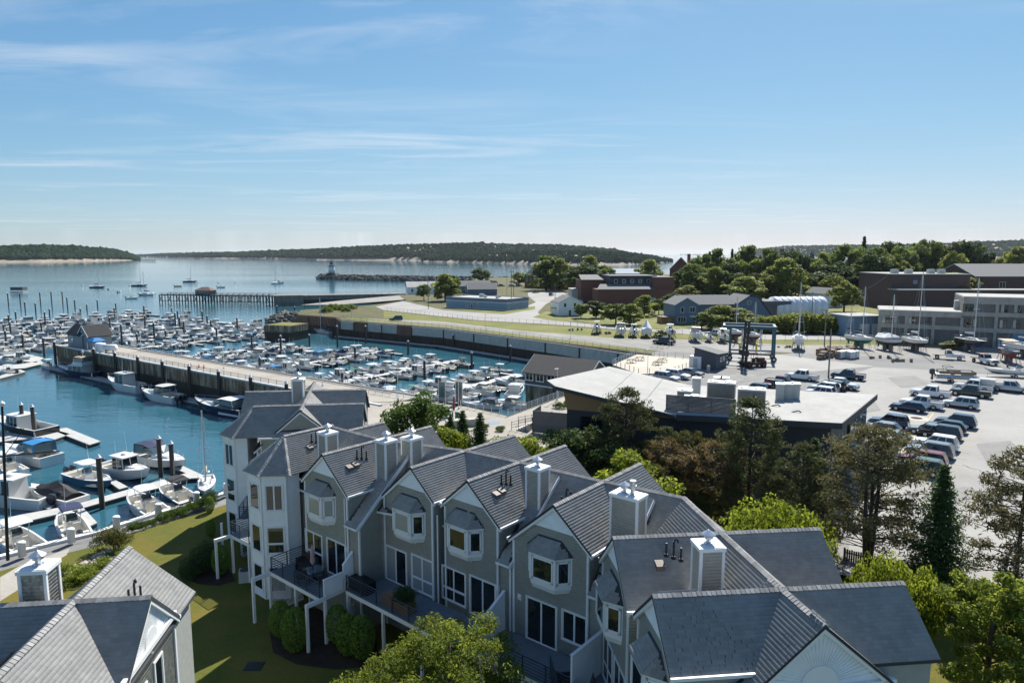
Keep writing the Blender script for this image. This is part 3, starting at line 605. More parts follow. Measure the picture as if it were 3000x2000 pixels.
def tower(h, fr, c, d0=0., zt=14.5, wins=True):
    """octagonal white bay tower with a hipped turret roof; centre line at s=c"""
    pl = [(c-2.1, d0+.5), (c-2.1, d0-.55), (c-.85, d0-1.8), (c+.85, d0-1.8), (c+2.1, d0-.55), (c+2.1, d0+.5)]
    MB(fr).prism([(p[0]*.996+c*.004, p[1]+.01) for p in pl], ZG-.3, zt).part('tower_wall', CLAP, h.th)
    m = MB(); clapboards(m, [(fr.w((*pl[i], 0)), fr.w((*pl[i+1], 0))) for i in range(5)], ZG, zt); stuff(m.part('clapboard_field', CLAP, h.th))
    m = MB(fr); m.prism([(c+(p[0]-c)*1.1, p[1]-.15) for p in pl], zt-.12, zt-.01); m.part('cornice', TRIM, h.th)
    for x, y in pl[1:5]: MB(fr).box(x-.06, x+.06, y-.05, y+.06, ZG, zt-.1).part('corner_board', TRIM, h.th)
    for i in range(1, 4):
        A = Vector(fr.w((*pl[i], 0))); B = Vector(fr.w((*pl[i+1], 0))); t = (B-A); L = t.length; t.normalize(); f2 = FR(A[:2], math.degrees(math.atan2(-t.y, t.x)))
        for z0, z1, sa in ((5.8, 7.6, False), (8.7, 10.6, i == 3), (11.9, 13.7, False)):
            window(h.th, f2, .32, L-.3, z0, z1, 0, 2 if (z0 > 11 and i == 3) else 1, sash=sa)
    ap = (c, d0+.67, ZR); E = [(c+(p[0]-c)*1.24, p[1]-.3 if p[1] < d0 else p[1], zt) for p in pl]; E[1] = (c-2.6, d0-.6, zt); E[4] = (c+2.6, d0-.6, zt); E[2] = (c-1.0, d0-2.1, zt); E[3] = (c+1.0, d0-2.1, zt)
    k = 5.0
    fs = [(E[1], E[2], ap), (E[2], E[3], ap), (E[3], E[4], ap), (E[4], (c+2.6, d0+k, zt), (c, d0+k, ZR), ap), ((c-2.6, d0+k, zt), E[1], ap, (c, d0+k, ZR))]
    h.extra += [[fr.w(p) for p in f] for f in fs]
    m = MB(fr); m.add([E[1], E[2], E[3], E[4], (c+2.6, d0+k, zt), (c-2.6, d0+k, zt), (ap[0], ap[1], ZR-.02), (c, d0+k, ZR-.02)], [(0,1,6), (1,2,6), (2,3,6), (3,4,7,6), (5,0,6,7), (0,5,4,3,2,1)]); m.part('turret_roof', ROOFDK, h.th)
    h.caps += [(fr.w(ap), fr.w((c, d0+k, ZR)))]+[(fr.w((E[i][0], E[i][1], zt)), fr.w(ap)) for i in (1, 2, 3, 4)]
def railing(par, fr, a, b, z, hh=1.0, n=6, post=1.5, m=None):
    m = m or DKMETAL; A = Vector((*a, z)); B = Vector((*b, z)); L = (B-A).length; t = (B-A).normalized()
    for k in range(n):
        q = MB(fr); zz = Vector((0,0, .12+(hh-.12)*k/(n-1))); q.tube(A+zz, B+zz, .022 if k < n-1 else .035, None, 5); q.part('rail', m, par)
    k = max(1, round(L/post))
    for i in range(k+1):
        p = A+t*(L*i/k); MB(fr).box(p.x-.03, p.x+.03, p.y-.03, p.y+.03, z-.1, z+hh).part('rail_post', m, par)
def deck(th, fr, s0, s1, d0, d1, z=ZD):
    o = MB(fr).box(s0, s1, d0, d1, z-.3, z-.04).part('deck', TRIM, th); m = MB(fr); x = d0
    while x < d1-.02: m.box(s0+.01, s1-.01, x, min(x+.132, d1), z-.04, z); x += .14
    stuff(m.part('decking', DECKG, o)); return o
def post(th, fr, s, d, z0, z1, w=.16): return MB(fr).box(s-w/2, s+w/2, d-w/2, d+w/2, z0, z1).part('post', TRIM, th)
def panel(th, fr, a, b, z0, za, zb, t=.1, name='privacy_panel'):
    """white clapboard screen from a to b, its top running from za to zb"""
    A = Vector((*a, 0)); B = Vector((*b, 0)); u = (B-A).normalized(); n = Vector((u.y, -u.x, 0))*t/2; m = MB(fr)
    m.hexa([(*(A-n)[:2], z0), (*(B-n)[:2], z0), (*(B+n)[:2], z0), (*(A+n)[:2], z0), (*(A-n)[:2], za), (*(B-n)[:2], zb), (*(B+n)[:2], zb), (*(A+n)[:2], za)])
    o = m.part(name, CLAP, th); z = z0+.12; bm = MB(fr)
    while z < min(za, zb)-.02:
        for sg in (1, -1):
            k = n*sg*1.12; bm.add([(*(A+k*1.25)[:2], z-.11), (*(B+k*1.25)[:2], z-.11), (*(B+k)[:2], z), (*(A+k)[:2], z)], [(0,1,2,3)])
        z += .12
    stuff(bm.part('clapboard_field', CLAP, o))
    c = MB(fr); c.beam((*A[:2], za+.03), (*B[:2], zb+.03), .18, .06); c.part('cap_board', TRIM, o); return o
def lattice(th, fr, a, b, z0, z1):
    A = Vector((*a, 0)); B = Vector((*b, 0)); L = (B-A).length; u = (B-A).normalized(); m = MB(fr); H = z1-z0; x = -H
    while x < L:
        for sg in (0, 1):
            p0, p1 = (x, z0), (x+H, z1)
            if sg: p0, p1 = (x+H, z0), (x, z1)
            # clip to 0..L
            (xa, za), (xb, zb) = p0, p1; cl = lambda q: min(max(q, 0), L)
            if abs(xb-xa) < 1e-6: continue
            f = lambda q: za+(zb-za)*(q-xa)/(xb-xa); xa2, xb2 = cl(xa), cl(xb)
            if abs(xa2-xb2) < .05: continue
            pa = A+u*xa2; pb = A+u*xb2; m.beam((pa.x, pa.y, f(xa2)), (pb.x, pb.y, f(xb2)), .045, .02, up=(u.y, -u.x, 0))
        x += .2
    o = m.part('lattice_panel', TRIM, th); stuff(o)
    [MB(fr).beam((*a, z), (*b, z), .08, .1).part('lattice_frame', TRIM, th) for z in (z0, z1)]
def downspout(th, fr, s, d, z0, z1): MB(fr).tube((s, d, z0), (s, d, z1), .05, None, 6).part('downspout', TRIM, th)
def wall_vent(th, fr, s, z, d=.19):
    o = MB(fr).box(s-.13, s+.13, d-.04, d, z-.17, z+.17).part('wall_vent', TRIM, th); m = MB(fr); m.lathe([(.07,0), (.07,.1)], 8, (s, d-.08, z-.05)); m.part('vent_hood', TRIM, o)
def finish(h, singles=300, where=None):
    lay_shingles(h.th, h.faces+h.extra, ROOFSH, singles, env=h.faces+h.extra, pname='shingle', field='shingle_field', where=where, expo=.165, wmin=.18, wmax=.36, th=.013)
    m = MB()
    for a, b in h.caps: ridge_caps(m, a, b)
    o = m.part('ridge_cap_field', ROOFSH, h.th); stuff(o); set_tone(o.data, np.repeat(rng.uniform(.8, 1.2, len(m.f)//4+1), 4)[:len(m.f)])
    lay_shingles(h.th, h.walls, GREYSH if not getattr(h, 'wmat', None) else h.wmat, 0, None, 'wall_shingle', 'wall_shingle_field', expo=.15, wmin=.09, wmax=.22, th=.012, over=1.0, tv=.05 if not getattr(h, 'wmat', None) else .2)
ROOFDK = mat('roof_felt', (.045,.048,.052), .9, var=.1); GREYW = mat('grey_wall', (.33,.345,.325), .85, var=.1)
VENTB = mat('brown_vent', (.14,.115,.10), .6, var=.1)
MIX = [[BLIND, BLIND, GLASS], [GLASS, GLASS, GLASS]]
def townhouse_row():
    h = House(thing('townhouse_row', 'long curved row of grey-shingled townhouses with white bay windows, decks and steep gables', 'townhouse', (0,42,ZG), world=True)); th = h.th
    F1 = FR((-12.76, 44.42), 40); F2 = FR((-6.42, 41.61), 40.2); F3 = FR((-2.69, 39.06), 40.1); F4 = FR((2.19, 35.07), 39); F5 = FR((4.76, 30.94), 84); F6 = FR((5.51, 25.38), 84)
    F7 = FR((11.33, 23.15), -9.6)
    main_roof(h, [(-14.6,52.4), (-9.5,48.2), (-3.25,45.4), (.5,42.8), (5.3,39.1), (9.5,36.3), (10.2,31.), (10.9,25.9)], 4.15, 5.0)
    # low roof returns between the gables
    for F, a, b in ((F1, 2.45, 3.75), (F3, 2.4, 3.45), (F4, 2.3, 3.6)):
        z0 = ZR-4.95*TAN; z1 = ZR-.2*TAN; h.extra.append([F.w(q) for q in ((a,-.1,z0), (b,-.1,z0), (b,4.65,z1), (a,4.65,z1))]); MB(F).hexa([(a,-.1,z0-.14), (b,-.1,z0-.14), (b,4.65,z1-.14), (a,4.65,z1-.14), (a,-.1,z0-.016), (b,-.1,z0-.016), (b,4.65,z1-.016), (a,4.65,z1-.016)]).part('roof_slab', ROOFDK, th)
        MB(F).hexa([(a-.3,.25,ZG), (b-.2,.25,ZG), (b-.2,4.6,ZG), (a-.3,4.6,ZG), (a-.3,.25,z0+.1), (b-.2,.25,z0+.1), (b-.2,4.6,z1-.2), (a-.3,4.6,z1-.2)]).part('return_wall', GREYW, th); MB(F).box(b-.32, b-.19, .2, .33, ZG, z0).part('corner_board', TRIM, th)
        h.walls += [[F.w(q) for q in ((a-.2,.24,ZG), (b-.25,.24,ZG), (b-.25,.24,z0+.1), (a-.2,.24,z0+.1))], [F.w(q) for q in ((b-.19,.3,ZG), (b-.19,4.5,ZG), (b-.19,4.5,z1-.3), (b-.19,.3,z0+.15))]]
        MB(F).beam((a,-.12,z0-.08), (b,-.12,z0-.08), .12, .12).part('gutter', TRIM, th); MB(F).beam((b,-.1,z0-.1), (b,4.6,z1-.1), .06, .22).part('rake_board', TRIM, th)
    gable(h, F1, 2.65, 2.7, 10.); gable(h, F2, 3.1, 2.1, 10.2); gable(h, F3, 2.3, 2.6, 10.); gable(h, F4, 3.1, 2.45, 9.6); gable(h, F5, 2.65, 2.65, 10.4); gable(h, F6, 2.5, 2.3, 10.6)
    gable(h, F7, 3.05, 3.05, 3.7, front='white', tri=False)
    tower(h, F1, -6.2, .3)
    gable(h, FR(F1.w((-6.2, 5.2, 0))[:2], 40), 2.3, 2.3, 5.2, zr=ZR-.75, wall=False)
    # sunburst panel on the end gable
    sb = MB(F7); zc = ZR-2.45
    sb.add([(-2.85,.18,zc), (2.85,.18,zc), (0,.18,ZR-.12)], [(0,1,2)]); sb.part('gable_panel', CLAP, th)
    for k in range(30):
        a = math.radians(6+168*k/29); r1 = .75; r2 = min(2.7, (abs(2.28/(math.sin(a)+abs(math.cos(a))*.854)) if True else 2))-.1
        m = MB(F7); m.beam((math.cos(a)*r1, .16, zc+.05+math.sin(a)*r1), (math.cos(a)*r2, .16, zc+.05+math.sin(a)*r2), .035, .03); m.part('sunburst_ray', CLAP, th)
    m = MB(F7); m.xprism([(.75*math.cos(math.pi*k/14), zc+.05+.75*math.sin(math.pi*k/14)) for k in range(15)], .13, .18); m.part('sunburst_hub', TRIM, th)
    MB(F7).box(-3.1, 3.1, .02, .2, zc-.25, zc).part('frieze_board', TRIM, th)
    h.walls.append([F7.w(p) for p in ((-2.8,.19,ZG), (2.8,.19,ZG), (2.8,.19,zc-.2), (-2.8,.19,zc-.2))])
    # front walls: windows, doors, bays
    bl = [BLIND, BLIND, GLASS]
    bay(h, F1, gm=[GLASS, BLIND, BLIND]); bay(h, F2, gm=[GLASS, BLIND, GLASS]); bay(h, F3); bay(h, F4); bay(h, F5, c=0); bay(h, F6, c=0)
    window(th, F1, -2.5, -.6, ZD+.15, 10.7, sash=True); window(th, F1, .05, 2.05, ZD+.02, 10.8, name='sliding_door')
    window(th, F2, -2.75, -.75, ZD+.02, 10.72, name='sliding_door', gm=[BLIND, GLASS]); window(th, F2, -.15, 1.75, ZD+.2, 10.85, sash=True, glass=BLIND)
    window(th, F3, -2.3, -.35, ZD+.2, 10.65, sash=True); window(th, F3, .1, 2.1, ZD+.02, 10.75, name='sliding_door')
    window(th, F4, -1.85, .15, ZD+.02, 10.85, name='sliding_door'); window(th, F4, .6, 2.1, ZD+.9, 10.9)
    for F in (F5, F6): window(th, F, -1.9, -.2, ZD+.1, 10.75, sash=True); window(th, F, .25, 2.0, ZD+.02, 10.75, name='sliding_door')
    for F, s in ((F1, 2.35), (F2, -3.3), (F3, 2.3), (F4, -2.4)): wall_vent(th, F, s, 10.65)
    for F, s in ((F1, 2.2), (F2, 2.3), (F2, -2.75), (F3, 2.35), (F4, 2.2)): downspout(th, F, s, .12, ZG, 14.1)
    # lead valley between two merging gables
    v = MB(F3); v.hexa([(-2.75,-.1,14.72), (-2.0,-.1,14.72), (-2.0,3.4,15.0), (-2.75,3.4,15.0), (-2.75,-.1,14.84), (-2.0,-.1,14.84), (-2.0,3.4,15.1), (-2.75,3.4,15.1)]); v.part('valley_flashing', TRIM, th)
    # chimneys and roof pipes
    chimney(h, F1, -3.0, 2.6, top=17.2); chimney(h, F1, 2.78, 3.25, top=17.5); chimney(h, F2, -3.1, 2.9, top=17.5); chimney(h, F3, 2.8, 3.25, top=17.35)
    chimney(h, F4, 3.2, 2.4, 1.55, .95, top=17.4, caps=2); chimney(h, F5, 2.7, 3.6, .95, 1.0, top=17.4)
    for F, s, d, b in ((F1, .9, 2.6, 2), (F3, .85, 2.6, 2), (F5, .9, 2.7, 1), (F2, -1.7, 4.2, 0), (F4, -1.6, 3.6, 0)):
        vents(h, F, s, d, lambda x: ZR-abs(x)*TAN, boxes=b)
    vents(h, FR(F1.w((-6.2, 0, 0))[:2], 40), .95, 3.1, lambda x: ZR-abs(x)*TAN, boxes=1)
    # decks
    d1 = deck(th, F1, -3.0, 2.78, -2.4, .15)
    railing(d1, F1, (-2.95, -2.35), (2.7, -2.35), ZD); railing(d1, F1, (-2.95, -2.35), (-2.95, .1), ZD)
    for s, d, z1 in ((-3.03,-3.69,ZD-.25), (-3.04,-2.43,ZD-.3), (2.79,-3.36,ZD-.25), (2.83,-2.06,ZD-.3), (-.1,-2.3,ZD-.3)): post(th, F1, s, d, ZG, z1)
    for s, da, db in ((-3.03,-3.77,-2.4), (2.79,-3.44,-2.0)): MB(F1).box(s-.09, s+.09, da, db, ZD-.27, ZD-.02).part('trellis_beam', TRIM, th)
    panel(th, F1, (2.8,-2.1), (2.8,-.65), ZD-.02, 9.45, 9.45); panel(th, F1, (2.8,-.6), (2.8,.2), ZD-.02, 9.9, 10.6)
    lattice(th, F1, (-3.04,-2.4), (-3.04,.1), ZG+.2, ZD-.5); lattice(th, F1, (2.83,-2.0), (2.83,.15), ZG+.2, 7.0)
    d2 = deck(th, F2, -3.55, 7.2, -2.6, .15)
    railing(d2, F2, (-3.5,-2.55), (7.1,-2.55), ZD)
    for s, d in ((-3.45,-2.5), (.1,-2.5), (3.6,-2.5), (7.1,-2.5)): post(th, F2, s, d, ZG, ZD-.3)
    panel(th, F3, (2.85,-2.6), (2.85,.1), ZD-.02, 9.3, 10.7)
    d3 = deck(th, F4, -3.0, 3.1, -2.7, .15); railing(d3, F4, (-2.95,-2.65), (3.0,-2.65), ZD)
    for s in (-2.9, 0, 3.0): post(th, F4, s, -2.6, ZG, ZD-.3)
    panel(th, F4, (3.1,-2.7), (3.1,.1), ZD-.02, 10.6, 10.6)
    d4 = deck(th, F5, -2.4, 8.1, -2.6, .15); railing(d4, F5, (-2.3,-2.55), (8.0,-2.55), ZD)
    # deck and stairs beside the tower
    d5 = deck(th, F1, -11.2, -8.35, -1.0, 2.2); railing(d5, F1, (-11.1,-.95), (-8.4,-.95), ZD); railing(d5, F1, (-11.1,-.95), (-11.1,2.1), ZD)
    for s, d in ((-11.1,-.9), (-8.6,-.9), (-11.1,-2.2)): post(th, F1, s, d, ZG, ZD-.3)
    MB(F1).box(-11.19, -11.01, -2.3, -.9, ZD-.27, ZD-.02).part('trellis_beam', TRIM, th)
    panel(th, F1, (-8.5,2.2), (-8.5,-.6), ZD-.02, 10.2, 9.4)
    finish(h); return h
def back_row():
    h = House(thing('townhouse_block', 'grey-shingled townhouse block with octagonal white tower standing close by the concrete pier', 'townhouse', (-20,62,ZG), world=True)); th = h.th
    FM = FR((-18.2, 57.4), -11); FA = FR((-25.9, 58.65), 83); FB = FR((-26.0, 65.45), 84.6)
    gable(h, FM, 3.95, 3.95, 13.5, tri=False)
    gable(h, FR(FA.w((0,4.,0))[:2], 83), 2.6, 2.6, 8.7, tri=False); gable(h, FB, 2.7, 2.7, 11.6, tri=False)
    tower(h, FA, 0, 2.47)
    chimney(h, FB, .6, 5.2, 1., 1., top=18.0)
    for d in (0, ):
        m = MB(FM); m.xprism([(-.5, ZG), (.5, ZG), (.5, ZG+.1), (-.5, ZG+.1)], -.1, .1); m.part('plinth', CONC, th)
    dk = deck(th, FA, 2.4, 5.2, 2.8, 6.8); railing(dk, FA, (5.15,2.85), (5.15,6.7), ZD); railing(dk, FA, (2.5,2.85), (5.1,2.85), ZD)
    for s, d in ((5.1,2.9), (5.1,6.6), (2.6,2.9), (5.1,1.4)): post(th, FA, s, d, ZG, ZD-.3)
    panel(th, FA, (2.4,6.8), (5.2,6.8), ZD-.02, 10.2, 9.6)
    # open stair with dark rails
    for k in range(14): MB(FA).box(5.25, 6.3, 6.6-k*.26, 6.86-k*.26, ZD-.1-k*.21, ZD-.04-k*.21).part('stair_tread', DECKG, th)
    for s in (5.25, 6.3):
        for k in range(4): m = MB(FA); m.tube((s, 6.7, ZD+.2+k*.25), (s, 3.0, ZD-2.8+k*.25), .025); m.part('stair_rail', DKMETAL, th)
    finish(h, 60)
def left_house():
    WSH = mat('weathered_wall_shingle', (.33,.325,.29), .9, var=.3, scale=6, tone=True)
    h = House(thing('townhouse_wing', 'weathered cedar-shingled townhouse wing with sunburst gable above the lawn corner', 'townhouse', (-18,24,ZG), world=True)); th = h.th; h.wmat = WSH
    FM = FR((-16.1, 17.5), -6.9); FC = FR((-14.15, 25.3), -96.6); FL = FR((-20.2, 29.2), -6.9)
    gable(h, FM, 2.8, 2.8, 12.5, tri=False); gable(h, FC, 3.3, 2.7, 10., tri=False)
    zc = ZR-1.95
    p = MB(FC); p.add([(-2.3,.16,zc), (2.3,.16,zc), (0,.16,ZR-.1)], [(0,1,2)]); p.part('gable_panel', CLAP, th)
    for k in range(34):
        a = math.radians(4+172*k/33); r2 = min(2.3, 1.85/(math.sin(a)+abs(math.cos(a))*.854))-.06
        m = MB(FC); m.beam((math.cos(a)*.6, .14, zc+.03+math.sin(a)*.6), (math.cos(a)*r2, .14, zc+.03+math.sin(a)*r2), .04, .035); m.part('sunburst_ray', CLAP, th)
    m = MB(FC); m.xprism([(.6*math.cos(math.pi*k/12), zc+.03+.6*math.sin(math.pi*k/12)) for k in range(13)], .1, .17); m.part('sunburst_hub', TRIM, th)
    MB(FC).box(-2.6, 2.5, .04, .2, zc-.2, zc).part('frieze_board', TRIM, th)
    window(th, FC, .25, .95, 11.2, 13.7, cols=1); window(th, FC, 1.55, 2.3, 8.6, 10.6, cols=1); window(th, FC, -1.6, -.6, 11.2, 13.4, cols=1)
    # roof light
    fm = lambda x: ZR-abs(x)*TAN
    m = MB(FM); m.hexa([(-2.3,5.2,fm(2.3)+.04), (-1.5,5.2,fm(1.5)+.04), (-1.5,6.1,fm(1.5)+.04), (-2.3,6.1,fm(2.3)+.04), (-2.3,5.2,fm(2.3)+.14), (-1.5,5.2,fm(1.5)+.14), (-1.5,6.1,fm(1.5)+.14), (-2.3,6.1,fm(2.3)+.14)]); m.part('roof_light', GLASS, th)
    vents(h, FM, 1.4, 9.5, fm, boxes=2)
    chimney(h, FM, -1.9, 8.9, .95, .95, top=17.6)
    gable(h, FL, 2.4, 2.4, 4.8, zr=14.2, tri=False)
    dk = deck(th, FC, .6, 2.9, -1.7, .1); railing(dk, FC, (.7,-1.65), (2.85,-1.65), ZD, m=mat('pale_rail', (.42,.50,.52), .4)); railing(dk, FC, (2.85,-1.65), (2.85,.1), ZD, m=MATS['pale_rail'])
    for s in (.8, 2.8): post(th, FC, s, -1.6, ZG, ZD-.3)
    finish(h)
TR = townhouse_row(); back_row(); left_house()
# ------------------------------------------------------------------ boats
GEL = mat('white_gelcoat', (.66,.66,.64), .18, var=.04, scale=1, spec=.6)
CREAM = mat('cream_gelcoat', (.66,.62,.53), .25, var=.06)
NONSKID = mat('boat_sole', (.52,.50,.45), .6, var=.1)
HULLC = {'white': GEL, 'navy': mat('navy_hull', (.012,.022,.055), .12, var=.05, spec=.7), 'blue': mat('blue_hull', (.03,.10,.17), .15, var=.05, spec=.7), 'grey': mat('grey_hull', (.22,.25,.27), .2, var=.05),
  'black': mat('black_hull', (.015,.014,.014), .15, var=.05, spec=.7), 'green': mat('green_hull', (.015,.06,.045), .2, var=.05), 'yellow': mat('yellow_hull', (.55,.33,.03), .4, var=.1), 'teal': mat('teal_hull', (.10,.28,.33), .2, var=.05), 'red': mat('red_hull', (.28,.02,.02), .2, var=.05)}
CLOTH = {'blue': mat('blue_canvas', (.01,.17,.42), .7, var=.08), 'navy': mat('navy_canvas', (.02,.03,.08), .75, var=.08), 'black': mat('black_canvas', (.02,.02,.022), .75, var=.12), 'tan': mat('tan_canvas', (.40,.33,.24), .8, var=.1), 'green': mat('green_canvas', (.01,.16,.08), .7, var=.08), 'white': mat('white_canvas', (.70,.70,.68), .7, var=.06), 'grey': mat('grey_canvas', (.09,.10,.11), .8, var=.1)}
ANTIF = {'blue': mat('blue_antifouling', (.02,.05,.14), .8, var=.15), 'green': mat('green_antifouling', (.01,.20,.13), .8, var=.15), 'black': mat('black_antifouling', (.03,.03,.03), .8, var=.15), 'red': mat('red_antifouling', (.22,.05,.04), .8, var=.15)}
ENG = {'dark': mat('outboard_dark', (.02,.025,.035), .25, var=.05, spec=.6), 'white': mat('outboard_white', (.70,.70,.69), .25, var=.04)}
TEAK = mat('teak', (.26,.14,.07), .6, var=.2, stretch=(1,8,1))
CLEAR = mat('clear_vinyl', (.10,.14,.16), .06, var=.1, spec=.8)
def hull_pts(L, B, fb, keel=-.35, rake=.12, tr=.92, bow=1.35, n=11):
    st = []
    for i in range(n):
        u = i/(n-1); x = -L/2+u*L
        w = B/2*(tr+(1-tr)*math.sin(min(1, u/.45)*math.pi/2)) if u < .45 else B/2*max(0.02, 1-((u-.45)/.55)**2.4)
        zs = fb*(1+(bow-1)*u*u); ch = w*(.86-.5*max(0, (u-.5)/.5)**1.5); zc = .02+.55*fb*max(0, (u-.55)/.45)**1.6; zk = keel*(1-max(0, (u-.72)/.28)**1.5)+max(0, (u-.72)/.28)**2*fb*.6
        xs = x+rake*L*max(0, (u-.6)/.4)**1.5*.5; st.append((x, xs, w, zs, ch, zc, zk))
    return st
def boat_hull(par, L, B, fb, col, deckm=None, foredeck=.45, boot=None, bow=1.35, keel=-.35, cockpit=True, sole=.3, bottom=None, tr=.92):
    st = hull_pts(L, B, fb, bow=bow, keel=keel, tr=tr); m = MB(); rows = []
    for x, xs, w, zs, ch, zc, zk in st:
        zw = zc+.16*(zs-zc); ww = ch+(w-ch)*.22; xm = x+(xs-x)*.3
        rows.append([(xs,-w,zs), (xm,-ww,zw), (x,-ch,zc), (x,0,zk), (x,ch,zc), (xm,ww,zw), (xs,w,zs)])
    n = 7; v = [p for r in rows for p in r]; f = []; mi = []
    for j in range(len(rows)-1):
        for i in range(n-1): f.append((j*n+i, j*n+i+1, (j+1)*n+i+1, (j+1)*n+i)); mi.append(0 if i in (0, 5) else (1 if i in (1, 4) else 2))
    f.append(tuple(range(n))); mi.append(0)
    m.v = v; m.f = f; m.m = mi; hm = HULLC[col]; o = m.part('hull', [hm, boot or hm, bottom or ANTIF['black']], par, smooth=False)
    # gunwale, foredeck, cockpit
    d = MB(); k = int(round((1-foredeck)*(len(st)-1))); ins = .16
    for j in range(len(st)-1):
        a, b = st[j], st[j+1]
        for s in (-1, 1):
            if j < k and cockpit:
                d.add([(a[1], s*a[2], a[3]), (b[1], s*b[2], b[3]), (b[1], s*max(.02, b[2]-ins), b[3]+.02), (a[1], s*max(.02, a[2]-ins), a[3]+.02), (b[1], s*max(.02, b[2]-ins), sole), (a[1], s*max(.02, a[2]-ins), sole)], [(0,1,2,3), (3,2,4,5)])
            else:
                d.add([(a[1], s*a[2], a[3]), (b[1], s*b[2], b[3]), (b[1], 0, b[3]+.10), (a[1], 0, a[3]+.10)], [(0,1,2,3)])
        if j < k and cockpit: d.add([(a[1], -a[2]+ins, sole), (b[1], -b[2]+ins, sole), (b[1], b[2]-ins, sole), (a[1], a[2]-ins, sole)], [(0,1,2,3)], 1)
    if cockpit:
        a = st[k]; d.add([(a[1], -a[2]+ins, sole), (a[1], a[2]-ins, sole), (a[1], a[2]-ins, a[3]), (a[1], 0, a[3]+.1), (a[1], -a[2]+ins, a[3])], [(0,1,2,3,4)])
        a = st[0]; d.box(a[1]+.02, a[1]+.3, -a[2]+.02, a[2]-.02, sole-.1, a[3]+.01)
    d.part('deck', [deckm or GEL, NONSKID], par); return st
def outboard(par, x, y, col='dark', s=1.):
    m = MB(); hx = x-.35*s
    m.loft([[(hx+a*s, y+b*s, z) for a, b in ((-.38*q,-.2*q), (.32*q,-.22*q), (.38*q,0), (.32*q,.22*q), (-.38*q,.2*q), (-.46*q,0))] for z, q in ((.55,.7), (.75,1), (1.05*s,1.05), (1.3*s,.85), (1.38*s,.45))])
    o = m.part('outboard', ENG[col], par, smooth=False)
    k = MB(); k.box(hx-.14*s, hx+.14*s, y-.07*s, y+.07*s, -.5, .6); k.box(hx-.3*s, hx+.2*s, y-.05, y+.05, -.25, -.15); k.part('leg', ENG[col], o)
def hardtop(par, x0, x1, w, z, m, t=.07, posts=None, pr=.03, pw=None, name='t_top'):
    b = MB(); q = [(x0, -w*.92), (x0+.15, -w), (x1-.4, -w), (x1, -w*.6), (x1+.08, 0), (x1, w*.6), (x1-.4, w), (x0+.15, w), (x0, w*.92)]
    b.loft([[(x, y, z) for x, y in q], [(x, y, z+t) for x, y in q], [(x0*.15+x*.85 if False else (x+(x0+x1)*.08)/1.16, y*.85, z+t*1.7) for x, y in q]]); o = b.part(name, m, par)
    for px, zb in posts or ():
        for s in (-1, 1):
            k = MB(); k.tube((px, s*(pw or w*.75), zb), (px-.1 if px > (x0+x1)/2 else px+.05, s*w*.85, z+.02), pr, None, 5); k.part('support', STEEL if m is not TEAK else m, o)
    return o
def console(par, x, z, m=GEL, w=.45, h=1.0, glass=True):
    b = MB(); b.hexa([(x-.45,-w,z), (x+.5,-w,z), (x+.5,w,z), (x-.45,w,z), (x-.4,-w*.95,z+h), (x+.15,-w*.9,z+h), (x+.15,w*.9,z+h), (x-.4,w*.95,z+h)]); b.part('console', m, par)
    if glass:
        g = MB(); g.add([(x+.18,-w*.9,z+h), (x+.18,w*.9,z+h), (x-.05,w*.8,z+h+.55), (x-.05,-w*.8,z+h+.55), (x-.35,-w*.85,z+h+.4), (x-.35,-w*.95,z+h), (x-.35,w*.95,z+h), (x-.35,w*.85,z+h+.4)], [(0,1,2,3), (0,3,4,5), (1,6,7,2)]); g.part('windshield', CLEAR, par)
    s = MB(); s.box(x-1.35, x-.8, -w, w, z, z+.5); s.box(x-1.35, x-1.22, -w, w, z+.5, z+1.05); s.part('helm_seat', CREAM, par)
def bow_rail(par, st, z=.55, i0=6):
    m = MB(); L = [(s[1]-.05, -s[2]+.08, s[3]+z) for s in st[i0:]]; R = [(p[0], -p[1], p[2]) for p in L]; pts = L+[(L[-1][0]+.1, 0, L[-1][2])]+R[::-1]
    m.path(pts, .022, 4)
    for s in st[i0::2]:
        for q in (-1, 1): m.tube((s[1]-.05, q*(s[2]-.06), s[3]), (s[1]-.05, q*(s[2]-.08), s[3]+z), .018, None, 4)
    m.part('bow_rail', STEEL, par)
def antenna(par, x, y, z, h): m = MB(); m.tube((x, y, z), (x-.12*h, y, z+h), .02, .008, 4); m.part('antenna', WHITE, par)
